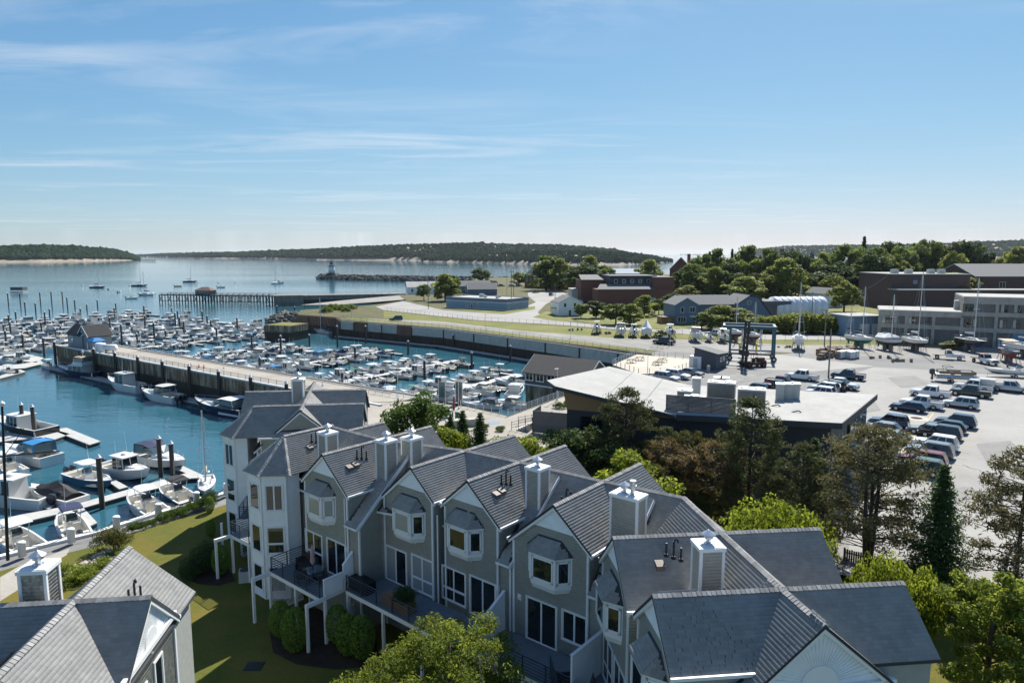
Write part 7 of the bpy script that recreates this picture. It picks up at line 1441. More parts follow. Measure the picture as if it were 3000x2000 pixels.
rp = MB().box(-.14, .14, -.14, .14, 0, 2.1).part('red_post', mat('rust_red_paint', (.30,.05,.035), .6)); rp.location = G(1330,1200,ZL); tag(rp, 'short rust-red post standing on the plaza', 'post')
ch = thing('plastic_armchair', 'dark green slatted armchair facing the basin on the plaza', 'chair', group='green chairs on the plaza'); GP = mat('green_plastic', (.01,.10,.07), .5)
for k in range(5): m = MB(); x = -.28+.14*k; m.hexa([(x-.06,.25,.35), (x+.06,.25,.35), (x+.06,.29,.35), (x-.06,.29,.35), (x-.06,.55,1.1-.03*abs(k-2)), (x+.06,.55,1.1-.03*abs(k-2)), (x+.06,.59,1.1-.03*abs(k-2)), (x-.06,.59,1.1-.03*abs(k-2))]); m.part('back_slat', GP, ch)
MB().box(-.33, .33, -.3, .3, .33, .38).part('seat', GP, ch)
for x in (-.4, .4): MB().box(x-.08, x+.08, -.4, .35, .58, .62).part('armrest', GP, ch); MB().box(x-.05, x+.05, -.35, -.25, 0, .58).part('leg', GP, ch); MB().box(x-.05, x+.05, .2, .3, 0, .58).part('leg', GP, ch)
for x, y in ((1270,1205), (1283,1208), (1296,1212), (1313,1222), (1348,1232)): dup(ch, G(x, y, ZL), 2.7, scale=1.35)
drop(ch)
o = MB().box(-2.2, 2.2, -.6, .6, 0, 1.0).part('stone_bench', CONC); o.location = G(1352,1248,ZL); o.rotation_euler = (0,0,.35); tag(o, 'long low concrete bench wall beside the green chairs', 'bench')
o = MB().lathe([(.9,0), (.9,.01)], 18).part('floor_emblem', mat('faded_blue_disc', (.16,.24,.34), .8)); o.location = G(1447,1237,ZL+.012); tag(o, 'faded blue round emblem painted on the plaza paving', 'floor marking')
st = thing('terrace_stair', 'concrete stair with dark railings up to the restaurant terrace', 'stair', RF.w((38,13,ZL)), world=True)
for k in range(6): MB(RF).box(36+k*.32, 36.32+k*.32, 12.2, 15, ZL-.2, ZL+1.0-k*.17).part('step', CONC, st)
for d in (12.2, 15):
    for k in range(4): x = 35.6+k*1.; m = MB(RF); m.tube((x, d, ZL), (x, d, ZL+2-.25*k), .04, None, 4); m.part('rail_post', DKMETAL, st)
    for k in range(3): m = MB(RF); m.tube((35.6, d, ZL+1.2+.35*k), (38.6, d, ZL+.4+.35*k), .025, None, 4); m.part('hand_rail', DKMETAL, st)
pr2 = thing('plaza_railing', 'grey steel railing along the basin edge of the plaza', 'railing', G(1400,1200,ZL), world=True)
for seg in (((1080,1150),(1226,1174),(1277,1186)), ((1350,1192),(1488,1219),(1664,1155))):
    Q = [G(x, y, ZL) for x, y in seg]
    for a, c in zip(Q[:-1], Q[1:]):
        q = int((c-a).length/1.8)+1
        for i in range(q): p = a.lerp(c, i/q); MB().box(p.x-.04, p.x+.04, p.y-.04, p.y+.04, ZL, ZL+1.1).part('rail_post', STEEL, pr2)
        for z in (.3, .6, .85, 1.08): m = MB(); m.tube(a+Vector((0,0,z)), c+Vector((0,0,z)), .025, None, 4); m.part('rail', STEEL, pr2)
# -- utility poles and wires
PW = mat('utility_pole_wood', (.20,.185,.165), .9, var=.15)
def pole(x, yt, yb, lab, arm=0, lampm=None, r=.17):
    b = G(x, yb, ZL); h = GY(x, yt, b.y).z-ZL; o = thing('utility_pole', lab, 'pole', b); m = MB(); m.tube((0,0,0), (0,0,h), r, r*.7, 7); m.part('shaft', PW, o)
    if arm: MB().box(-arm, arm, -.08, .08, h-1.2, h-1.0).part('cross_arm', PW, o)
    if lampm: MB().box(-1.6, .1, -.12, .12, h-.1, h+.08).part('lamp_arm', PW, o)
    return b+Vector((0,0,h-.6))
U1 = pole(2427,965,1105,'grey wooden pole between parked pickup trucks'); pole(2415,908,1012,'grey wooden lamp pole behind the pallet stacks', lampm=1); pole(2378,855,930,'tall grey pole behind the white tent'); pole(1498,788,905,'tall pole with cross arm behind the blue office', 1.2); pole(1505,780,870,'distant pole carrying wires near the shore road', 1.4); pole(1626,830,882,'pole beside the brick barracks', .9); pole(1255,800,905,'thin lamp pole beside the road bend'); pole(1485,755,868,'twin-arm street lamp near the shore', 1.5, r=.1)
pole(2105,800,880,'thin white flagpole behind the blue workshop', r=.1); pole(2093,835,885,'lamp pole behind the blue workshop', .9, r=.1); pole(1780,785,860,'pole behind the workshop roofs', .8); pole(983,850,930,'tall dark pile with osprey platform', 1.2) if False else None
wires = thing('overhead_wire', 'overhead cable running to the dark brick warehouse', 'cable', (100,230,12), world=True)
A = G(2500,930,ZL)+Vector((0,0,9)); C = G(2605,905,ZL)+Vector((0,-1,17)); pts = [A.lerp(C, k/8)+Vector((0,0,-1.2*math.sin(math.pi*k/8))) for k in range(9)]; MB().path(pts, .05, 3).part('cable', BLACK, wires)
# flagpole at the lawn edge, lamp standard
fp = thing('flagpole', 'tall black pole with yard and white ball finial at the seawall', 'flagpole', G(23,1640,5.2), world=True); b = G(23,1640,5.2); tp = GY(6,1185,b.y); m = MB(); m.tube(b, tp, .13, .08, 8); m.part('shaft', BLACK, fp); m = MB(); m.lathe([(.02,-.2), (.2,0), (.2,.15), (.02,.3)], 10, tp); m.part('finial', WHITE, fp); q = b.lerp(tp, .66); m = MB(); m.tube(q+Vector((-3,.5,-.2)), q+Vector((4,.8,.4)), .05, None, 5); m.part('yard', BLACK, fp)
m = MB(); m.tube(q+Vector((.1,0,.3)), q+Vector((1.6,.3,2.4)), .03, None, 4); m.part('stay', BLACK, fp)
# white bollards on the seawall
BO = thing('seawall_bollard', 'white cylindrical bollard on the seawall curb strung with rope', 'bollard', group='white seawall bollards'); MB().lathe([(.3,0), (.3,1.05), (.33,1.07), (.33,1.2), (.24,1.28)], 14).part('post', WHITE, BO, True)
for x, y in ((65,1622), (208,1582), (340,1545), (462,1507), (573,1472), (660,1445)): dup(BO, G(x, y, 5.1)+Vector((.3,-.4,0)), 0)
drop(BO)
rope = thing('barrier_rope', 'sagging dark rope strung between the white bollards', 'rope', G(208,1582,5), world=True); B_ = [G(x, y, 5.1)+Vector((.3,-.4,.85)) for x, y in ((65,1622), (208,1582), (340,1545), (462,1507), (573,1472), (660,1445))]
for a, c in zip(B_[:-1], B_[1:]): MB().path([a.lerp(c, k/8)-Vector((0,0,.45*math.sin(math.pi*k/8))) for k in range(9)], .03, 4).part('rope_span', BLACK, rope)
# ------------------------------------------------------------------ cars and trucks
CARGLASS = mat('car_glass', (.015,.02,.024), .04, var=0, spec=.8); RIM = mat('alloy_rim', (.42,.43,.44), .3, metal=.7, var=.05); LAMPW = mat('headlamp', (.65,.67,.7), .1, var=0); LAMPR = mat('tail_lamp', (.30,.012,.012), .25, var=0)
PAINT = {k: mat('paint_'+k, c, r, metal=mt, var=.02, coat=.8) for k, c, r, mt in (('white',(.72,.73,.74),.3,0), ('silver',(.42,.44,.46),.3,.6), ('grey',(.13,.145,.16),.3,.5), ('black',(.013,.014,.017),.25,.2), ('navy',(.015,.028,.06),.25,.3), ('red',(.16,.012,.014),.25,.2), ('olive',(.035,.042,.032),.3,.3), ('blue',(.03,.06,.11),.25,.4), ('green',(.03,.07,.06),.3,.4))}
def wheel(par, x, y, r=.36, w=.24):
    m = MB(); m.tube((x, y-w/2, r), (x, y+w/2, r), r, None, 14); o = m.part('wheel', RUBBER, par); m = MB(); s = 1 if y > 0 else -1; m.tube((x, y+s*w/2-.01*s, r), (x, y+s*(w/2+.012), r), r*.64, r*.58, 10); m.part('rim', RIM, o)
def car(key, name, col, L=4.7, W=1.86, H=1.68, kind='suv', cat='car'):
    t = thing(name, 'parked car', cat); PROTO[key] = t; p = PAINT[col]; hw = W/2; zb = .30; belt = .95 if kind != 'pickup' else 1.05
    if kind in ('sedan',): belt = .88
    hood = {'suv': .30, 'wagon': .29, 'sedan': .28, 'pickup': .27}[kind]*L; x1 = L/2; x0 = -L/2
    # body: sections along x
    hz = belt-.02 if kind == 'pickup' else belt-.06
    S = [(x0, hw*.86, zb+.12, belt-.12), (x0+.12, hw*.96, zb+.03, belt-.02), (x0+.6, hw, zb, belt), (x1-hood, hw, zb, belt), (x1-hood*.4, hw*.98, zb, hz), (x1-.18, hw*.93, zb+.02, hz-.1), (x1, hw*.80, zb+.14, hz-.28)]
    if kind == 'pickup':
        bl = L*.31; xb = x0+bl
    m = MB(); rows = [[(x, -w*.93, z0), (x, -w, z0+.18), (x, -w, z0+(z1-z0)*.6), (x, -w*.93, z1), (x, w*.93, z1), (x, w, z0+(z1-z0)*.6), (x, w, z0+.18), (x, w*.93, z0)] for x, w, z0, z1 in S]; m.loft(rows); m.part('body', p, t, smooth=False)
    # greenhouse
    if kind == 'pickup': c0, c1, r0, r1 = x0+bl+.02, x1-hood, x0+bl+.12, x1-hood-.75
    elif kind == 'sedan': c0, c1, r0, r1 = x0+.55, x1-hood, x0+1.25, x1-hood-.85
    elif kind == 'wagon': c0, c1, r0, r1 = x0+.12, x1-hood, x0+.7, x1-hood-.85
    else: c0, c1, r0, r1 = x0+.06, x1-hood, x0+.42, x1-hood-.72
    wb, wr = hw*.94, hw*.76; zt = H-.05
    m = MB(); m.hexa([(c0,-wb,belt-.02), (c1,-wb,belt-.02), (c1,wb,belt-.02), (c0,wb,belt-.02), (r0,-wr,zt), (r1,-wr,zt), (r1,wr,zt), (r0,wr,zt)]); m.part('cabin', p, t)
    m = MB(); m.loft([[(r0-.02,-wr,zt-.02), (r1+.04,-wr*.97,zt-.02), (r1+.04,wr*.97,zt-.02), (r0-.02,wr,zt-.02)], [(r0+.15,-wr*.85,H), (r1-.15,-wr*.85,H), (r1-.15,wr*.85,H), (r0+.15,wr*.85,H)]]); m.part('roof', p, t)
    la, lb = .12, .9; lerp = lambda a, c, u: a+(c-a)*u
    for s in (-1, 1):
        n = 2 if kind in ('sedan', 'pickup') else 3
        for i in range(n):
            ua, uc = (i+.06)/n, (i+.94)/n
            pts = []
            for u, v in ((ua, la), (uc, la), (uc, lb), (ua, lb)):
                xa = lerp(lerp(c0, r0, v)+.12, lerp(c1, r1, v)-.12, u); y = lerp(wb, wr, v)+.012; pts.append((xa, s*y, lerp(belt, zt, v)))
            q = MB(); q.add(pts, [(0,1,2,3)]); q.part('side_window', CARGLASS, t)
    for nm, ca, ra, s in (('windshield', c1, r1, 1), ('rear_window', c0, r0, -1)):
        q = MB(); q.add([(lerp(ca, ra, v)+.014*s, y*lerp(wb, wr, v)*.92, lerp(belt, zt, v)+.012) for v, y in ((.06,-1), (.06,1), (.93,1), (.93,-1))], [(0,1,2,3)]); q.part(nm, CARGLASS, t)
    if kind == 'pickup':
        m = MB(); m.box(x0+.1, x0+bl-.05, -hw*.82, hw*.82, belt-.0, belt+.005); m.part('bed_floor', BLACK, t)
        for y in (-1, 1): MB().box(x0+.02, x0+bl, y*hw*.95-.05, y*hw*.95+.05, belt-.05, belt+.12).part('bed_rail', p, t)
        MB().box(x0, x0+.08, -hw*.92, hw*.92, belt-.1, belt+.12).part('tailgate', p, t)
    for y in (-1, 1):
        MB().box(x1-.22, x1-.02, y*hw*.72-.16, y*hw*.72+.16, hz-.30, hz-.16).part('headlight', LAMPW, t); MB().box(x0-.012, x0+.1, y*hw*.74-.12, y*hw*.74+.12, belt-.3, belt-.1).part('tail_light', LAMPR, t)
        m = MB(); m.box(c1-.5, c1-.32, y*(hw+.1)-.09, y*(hw+.1)+.09, belt+.02, belt+.16); m.part('mirror', p, t)
    m = MB(); m.box(x1-.1, x1+.03, -hw*.55, hw*.55, zb+.18, hz-.32); m.part('grille', BLACK, t)
    for x0_, nm in ((x0, 'rear_bumper'), (x1, 'front_bumper')): MB().box(x0_-.05, x0_+.05, -hw*.84, hw*.84, zb+.02, zb+.2).part(nm, p if kind != 'pickup' else RIM, t)
    r = .40 if kind == 'pickup' else .35
    for x in (x1-.95, x0+.92 if kind != 'pickup' else x0+1.15):
        for y in (-1, 1): wheel(t, x, y*(hw-.1), r)
    MB().box(x0+.3, x1-.3, -hw*.8, hw*.8, .18, .34).part('underbody', BLACK, t)
    return t
for k, col in (('suv_black','black'), ('suv_navy','navy'), ('suv_grey','grey'), ('suv_silver','silver'), ('suv_white','white'), ('suv_blue','blue'), ('suv_red','red'), ('suv_green','green')): car(k, 'parked_suv', col, 4.8, 1.9, 1.74)
for k, col in (('wag_navy','navy'), ('wag_grey','grey'), ('wag_silver','silver'), ('wag_black','black')): car(k, 'parked_wagon', col, 4.8, 1.86, 1.52, 'wagon')
for k, col in (('sed_black','black'), ('sed_silver','silver'), ('sed_grey','grey'), ('sed_white','white')): car(k, 'parked_sedan', col, 4.8, 1.84, 1.46, 'sedan')
for k, col in (('pk_white','white'), ('pk_black','black'), ('pk_silver','silver'), ('pk_red','red'), ('pk_olive','olive'), ('pk_grey','grey'), ('pk_navy','navy')): car(k, 'pickup_truck', col, 5.75, 2.0, 1.93, 'pickup', 'pickup')
def park(key, px, py, hx, hy, label, scale=1.04):
    """middle of the car at the pixel (ground level)"""
    o = dup(PROTO[key], G(px, py, ZL+.012), head(hx, hy), label, None, scale); return o
# nose directions: left-and-away (-.8,.6) or towards the right
A_ = (-.76, .65); B_ = (.76, -.65); C_ = (-.72, .69)
for key, x, y, d, lab in (
 ('pk_white',2348,1112,A_,'white crew-cab pickup standing alone behind the dark pickups'), ('pk_navy',2484,1110,A_,'dark blue pickup beyond the utility pole'), ('pk_silver',2462,1138,B_,'silver pickup with tan edge beside the utility pole'), ('pk_red',2292,1132,B_,'dark red pickup in the row behind the restaurant'), ('pk_black',2282,1146,B_,'black pickup beside the dark red pickup'),
 ('suv_silver',2412,1147,A_,'silver estate at the far end of the short row by the pole'), ('suv_black',2432,1142,A_,'dark crossover behind the two pale cars'), ('suv_white',2400,1160,A_,'white crossover in front of the short row'), ('suv_navy',2210,1150,A_,'dark suv half hidden behind the roof exhaust boxes'),
 ('pk_white',2725,1162,A_,'white pickup with pale tonneau behind the puddle stain'), ('pk_white',2698,1193,A_,'long white pickup beside the dark estate car'), ('wag_navy',2660,1203,A_,'dark estate car with silver wheels beside the long white pickup'), ('suv_silver',2812,1193,A_,'silver three-row suv behind the long white pickup'), ('pk_olive',2842,1160,A_,'olive pickup in front of the van-backed pickup'), ('pk_white',2850,1143,A_,'white pickup with a tall white cap over its bed'), ('pk_silver',2960,1147,B_,'silver crew-cab pickup at the lot edge'),
 ('suv_blue',2603,1247,A_,'dark blue crossover facing away in the near short row'), ('wag_grey',2578,1266,A_,'grey fastback car behind the shaggy pine'), ('sed_silver',2600,1290,A_,'silver saloon mostly hidden behind the shaggy pine'), ('suv_white',2565,1318,A_,'white crossover under the shaggy pine'), ('sed_black',2560,1345,A_,'black saloon under the shaggy pine'),
 ('suv_navy',2798,1247,A_,'navy three-row suv at the head of the long row'), ('wag_black',2768,1262,A_,'dark estate second in the long row'), ('suv_black',2752,1281,A_,'black suv third in the long row'), ('sed_grey',2718,1272,A_,'grey saloon facing the long row of suvs'), ('suv_white',2738,1312,A_,'white suv fourth in the long row'), ('suv_grey',2722,1334,A_,'grey suv with roof glare in the long row'), ('suv_red',2700,1362,A_,'dark car with red tail lamps in the long row'), ('suv_green',2690,1385,A_,'green-grey car last in the long row'),
 ('suv_silver',1953,1115,B_,'blue-silver crossover by the picnic deck ramp'), ('suv_white',1985,1108,B_,'white suv between two cars near the picnic deck'), ('sed_grey',2025,1100,B_,'grey saloon nearest the lift shed'),
 ('pk_black',1945,1008,A_,'black pickup with covered bed by the gangway'), ('suv_green',1160,938,(-1,-.1),'small green-grey suv on the yard above the sea wall'),
 ('pk_grey',1570,858,(.5,.8),'dark pickup parked by the brick barracks'), ('suv_grey',1615,866,(.3,.9),'grey car turning by the barracks'), ('suv_silver',1520,837,(1,0),'silver car among those by the shore road'), ('suv_white',1500,839,(1,0),'white car among those by the shore road'), ('suv_black',1470,839,(1,0),'black car among those by the shore road'),
 ('suv_silver',1695,888,(-.8,.3),'pale car beside the weathered shed'), ('suv_navy',1720,882,(-.8,.3),'dark car in front of the metal shed'), ('suv_navy',2756,1000,(-1,.1),'black car parked against the concrete building'), ('suv_silver',2090,982,(-1,.1),'dark glassed car behind the white boats on stands')):
    park(key, x, y, d[0], d[1], lab)
# white cap over the bed of one pickup
cp = thing('truck_cap', 'tall white fibreglass cap on the bed of a white pickup', 'truck cap', G(2862,1141,ZL+.012)+Vector((0,0,0)), head(*A_)); MB().box(-2.6, -.2, -.95, .95, 1.15, 2.15).part('cap_shell', GEL, cp); MB().box(-2.3, -.5, -.98, -.95, 1.5, 2.0).part('side_panel', MACH, cp)
# work trucks
def work_truck(x, y, d, lab, flat):
    t = thing('flatbed_truck', lab, 'truck', G(x, y, ZL+.012), head(*d)); p = PAINT['white']
    m = MB(); m.loft([[(xx,-.95*w,.6), (xx,-.98*w,1.2), (xx,-.9*w,z), (xx,.9*w,z), (xx,.98*w,1.2), (xx,.95*w,.6)] for xx, z, w in ((.5,1.35,1), (2.2,1.35,1), (2.9,1.2,.95), (3.05,1.0,.9))]); m.part('hood', p, t)
    m = MB(); m.hexa([(-.6,-.95,.6), (1.0,-.95,.6), (1.0,.95,.6), (-.6,.95,.6), (-.5,-.85,2.2), (.5,-.85,2.2), (.5,.85,2.2), (-.5,.85,2.2)]); m.part('cab', p, t)
    m = MB(); m.add([(.96,-.8,1.38), (.96,.8,1.38), (.56,.75,2.1), (.56,-.75,2.1)], [(0,1,2,3)]); m.part('windshield', CARGLASS, t)
    for s in (-1, 1): m = MB(); m.add([(-.4,s*.945,1.4), (.75,s*.945,1.4), (.42,s*.87,2.1), (-.38,s*.87,2.1)], [(0,1,2,3)]); m.part('side_window', CARGLASS, t)
    MB().box(3.0, 3.1, -.7, .7, .75, 1.1).part('grille', BLACK, t); MB().box(3.02, 3.2, -.95, .95, .5, .75).part('front_bumper', RIM, t); MB().box(-3.2, -.7, -1.05, 1.05, .95, 1.1).part('flat_bed', MATS['weathered_wood'] if flat else BLACK, t); MB().box(-.75, -.62, -1, 1, 1.1, 2.1).part('headboard', BLACK, t); MB().box(-.2, .2, -.5, .5, 2.2, 2.32).part('beacon_bar', mat('amber_beacon', (.7,.22,.02), .3), t)
    for xx in (2.1, -2.2):
        for yy in (-.9, .9): wheel(t, xx, yy, .45, .28)
    for y in (-.72, .72): MB().box(3.0, 3.12, y-.15, y+.15, .95, 1.15).part('headlight', LAMPW, t)
work_truck(2778,1052,(.85,-.5),'white flatbed work truck parked under a sailing yacht',True); work_truck(2885,1065,(.05,-1),'white truck with orange beacon facing the lot',False)
# ------------------------------------------------------------------ boatyard
def stand(par, L, B, zk, n=3):
    """hull blocks and jack stands"""
    for i in range(n):
        x = -L*.33+L*.6*i/max(1, n-1)
        for s in (-1, 1):
            m = MB(); top = Vector((x, s*B*.34, zk+.25)); m.tube(top, (x-.35, s*B*.55, 0), .04, None, 4); m.tube(top, (x+.35, s*B*.55, 0), .04, None, 4); m.tube(top, (x, s*B*.25, 0), .04, None, 4); m.part('jack_stand', mat('jack_stand_steel', (.10,.10,.11), .7), par)
    for x in (-L*.15, L*.1): MB().box(x-.3, x+.3, -.35, .35, 0, max(.2, zk-.35)).part('keel_block', WOODW, par)
mk_cc('ashore_cc', 8.4, 'white', neng=2); mk_exp('ashore_ex', 9.2, 'white', neng=2, ec='white'); mk_cc('ashore_dk', 7.6, 'white', neng=1)
def ashore(key, x, y, hx, hy, lab, zk=1.2, sc=1., st=True, L=8.5, B=2.8):
    o = dup(PROTO[key], G(x, y, ZL)+Vector((0,0,zk)), head(hx, hy), lab, None, sc)
    if st:
        t = thing('boat_cradle', 'jack stands and blocks under the '+' '.join(lab.split()[:7]), 'boat stand', G(x, y, ZL), head(hx, hy)); stand(t, L*sc, B*sc, zk)
    return o
for key, x, y, lab, zk in (('ashore_dk',1748,976,'white outboard boat with T-top on stands, first of the yard row',1.3), ('ashore_ex',1818,983,'white fishing boat with tower and white outboards on stands',1.4), ('ashore_dk',1856,985,'white boat with tan hardtop on stands beside the wrapped boat',1.2), ('ashore_cc',1962,988,'tall white hardtop boat on stands by the verge',1.5), ('ashore_ex',2036,998,'large white boat with twin white outboards on stands',1.5), ('op_white',2076,1000,'small white outboard skiff on low stands',.9), ('ashore_dk',2115,1001,'white open boat with hardtop and dark outboard on stands',1.4)):
    ashore(key, x, y, .12, 1, lab, zk)
wr = thing('shrink_wrapped_boat', 'boat shrouded in white shrink wrap on stands', 'boat', G(1893,986,ZL), head(.12,1)); m = MB(); m.loft([[(-3.8,-1.3,1.2), (-3.8,-1.3,2.6), (-3.8,0,3.2), (-3.8,1.3,2.6), (-3.8,1.3,1.2)], [(-1,-1.45,1.0), (-1,-1.4,2.8), (-1,0,5.2), (-1,1.4,2.8), (-1,1.45,1.0)], [(2.5,-1.0,1.2), (2.5,-1.0,2.8), (2.5,0,4.), (2.5,1.0,2.8), (2.5,1.0,1.2)], [(4.2,-.1,1.8), (4.2,-.1,2.8), (4.2,0,3.0), (4.2,.1,2.8), (4.2,.1,1.8)]]); m.part('wrap', CLOTH['white'], wr); stand(wr, 7, 2.6, 1.2)
mk_sail('yd_blue', 10.5, 'white', BOOT, True, 1.32, 'blue', 'blue', 2); mk_sail('yd_green', 10., 'white', None, True, 1.35, 'green', 'navy', 2); mk_sail('yd_cov', 8.5, 'white', None, True, 1.3, 'black', None, 1, True); mk_sail('yd_white', 11., 'white', None, True, 1.5, 'black', 'white'); mk_sail('yd_black', 9.8, 'black', None, True, 1.55, 'blue', 'white'); mk_sail('yd_navy', 9., 'navy', BOOTR, True, .02, 'red', None); mk_sail('yd_tall', 13., 'white', None, True, 1.55, 'blue', 'white'); mk_sail('yd_sm', 8., 'white', None, True, 1.2, 'red', None)
for key, x, y, hx, hy, lab, sc in (('yd_blue',2338,1022,.35,.9,'white ketch with blue sail covers and blue keel on stands',1.), ('yd_green',2517,1018,.2,-.95,'white ketch with green keel on stands near the pallets',.95), ('yd_cov',2602,1027,.15,-1,'sailboat under a white ridge cover on stands',1.), ('yd_white',2681,1028,-.1,-1,'white sloop with tall mast on stands before the concrete building',1.), ('yd_black',2842,1030,.05,-1,'black-hulled racing sloop on stands',1.), ('yd_tall',3012,1050,.1,-1,'tall-masted yacht at the yard edge',1.), ('yd_sm',2150,1000,.3,-.9,'small white sloop with wooden hatch on stands behind the travel lift',1.), ('yd_sm',2205,1006,.2,-.9,'small sloop with varnished mast on stands behind the travel lift',.9)):
    ashore(key, x, y, hx, hy, lab, 2.15*sc, sc, True, 9, 2.8)
ashore('yd_navy', 2955, 1062, -.3, -.95, 'navy and white motor sailer with tan awning on stands', 2.0, 1., True, 8, 2.8)
hardtop(thing('yacht_awning', 'tan awning stretched over the navy motor sailer', 'awning', G(2955,1062,ZL)+Vector((0,0,2)), head(-.3,-.95)), -3.6, 1.5, 1.4, 2.9, CLOTH['tan'], posts=[(-3.2,1.2),(1.1,1.2)], name='awning_cloth')
# trailers with boats
def trailer(x, y, hx, hy, lab, L=6.5):
    t = thing('boat_trailer', lab, 'trailer', G(x, y, ZL+.012), head(hx, hy)); m = MB()
    for s in (-.8, .8): m.beam((-L/2, s, .62), (L*.3, s, .62), .1, .14); m.beam((L*.3, s, .62), (L*.62, 0, .6), .1, .12)
    m.part('frame', STEEL, t); [wheel(t, -.6, s, .33, .2) for s in (-1.0, 1.0)]; MB().box(-.9, -.5, -1, 1, .28, .4).part('axle', BLACK, t); m = MB(); m.tube((L*.6,0,0), (L*.6,0,.7), .04); m.part('jockey_stand', STEEL, t)
trailer(2795,1118,.93,-.3,'galvanised trailer carrying the pontoon boat')
pb = thing('pontoon_boat', 'pontoon boat with bronze rails and black outboard on trailer', 'boat', G(2795,1118,ZL)+Vector((0,0,.75)), head(.93,-.3))
for y in (-.9, .9): m = MB(); m.tube((-3.2,y,.32), (3.0,y,.32), .32, None, 10); m.tube((3.0,y,.32), (3.8,y,.5), .32, .06, 10); m.part('pontoon', STEEL, pb)
MB().box(-3.3, 3.4, -1.2, 1.2, .68, .78).part('deck', NONSKID, pb); BRZ = mat('bronze_panel', (.16,.12,.085), .4, var=.08)
for s in (-1.17, 1.17): MB().box(-2.8, 3.2, s-.03, s+.03, .85, 1.35).part('fence_panel', BRZ, pb); m = MB(); m.tube((-2.8,s,1.42), (3.2,s,1.42), .03, None, 5); m.part('top_rail', STEEL, pb)
MB().box(3.15, 3.22, -1.17, 1.17, .85, 1.35).part('front_panel', BRZ, pb); [MB().box(a, b, c-.35, c+.35, .78, 1.25).part('seat', CREAM, pb) for a, b, c in ((-2.6,-1.2,.75), (.8,2.9,-.75), (1.2,2.9,.75), (-.9,-.3,-.7))]
m = MB(); m.path([(-1.6,-1.1,1.4), (-1.9,-1.1,2.1), (-1.9,1.1,2.1), (-1.6,1.1,1.4)], .04, 5); m.path([(-1.9,-1.1,2.1), (-.6,-1.1,2.2), (-.6,1.1,2.2), (-1.9,1.1,2.1)], .05, 5); m.part('folded_bimini', CLOTH['black'], pb); outboard(pb, -3.3, 0, 'dark', 1.15)
trailer(2960,1105,-.93,.3,'galvanised trailer carrying the long white skiff')
put('op_white', G(2965,1104,ZL)+Vector((0,0,.75)), head(-.93,.32), '', label='long white skiff with green waterline on a trailer', scale=(1.5,1.05,1.05))
# ------------------------------------------------------------------ travel lift and container handler
def travel_lift():
    t = thing('travel_lift', 'blue-green four-legged travel lift straddling the yard', 'boat hoist', G(2200,1052,ZL), -.30); t.scale = (.76,.76,.76); TL_ = mat('lift_teal', (.035,.10,.14), .5, var=.2, scale=2)
    lx, ly, h = 6.2, 4.2, 9.6
    for x in (-lx/1.0, lx/1.0):
        for y in (-ly, ly):
            MB().box(x-.28, x+.28, y-.28, y+.28, 1.3, h).part('leg', TL_, t)
            m = MB(); m.tube((x, y-.35, .8), (x, y+.35, .8), .8, None, 16); o = m.part('wheel', RUBBER, t); m = MB(); m.tube((x, y-.37, .8), (x, y+.37, .8), .4, None, 10); m.part('hub', RIM, o)
    for y in (-ly, ly): MB().box(-lx-2.2, lx+.5, y-.35, y+.35, h, h+.9).part('top_beam', TL_, t); MB().box(-lx, lx, y-.25, y+.25, 1.9, 2.4).part('side_beam', TL_, t)
    MB().box(lx-.3, lx+.4, -ly, ly, h+.1, h+.8).part('cross_beam', TL_, t); MB().box(-lx-2.2, -lx-1.6, -ly, ly, h+.1, h+.8).part('cross_beam', TL_, t)
    for x in (-2.8, 2.6):
        m = MB(); m.path([(x,-ly,h), (x,-ly*.75,4.6), (x,-ly*.3,2.3), (x,ly*.3,2.3), (x,ly*.75,4.6), (x,ly,h)], .1, 5); m.part('sling', mat('pale_sling', (.45,.50,.50), .8), t)
    for x, y in ((-3.5,-ly), (1.2,-ly)): MB().box(x-.25, x+.25, y-.1, y+.5, 2.6, 5.4).part('yellow_pad', mat('sling_yellow', (.6,.42,.02), .7), t)
    MB().box(-3.5, -1.5, ly-.6, ly+.6, 2.4, 3.6).part('engine_box', TL_, t)
travel_lift()
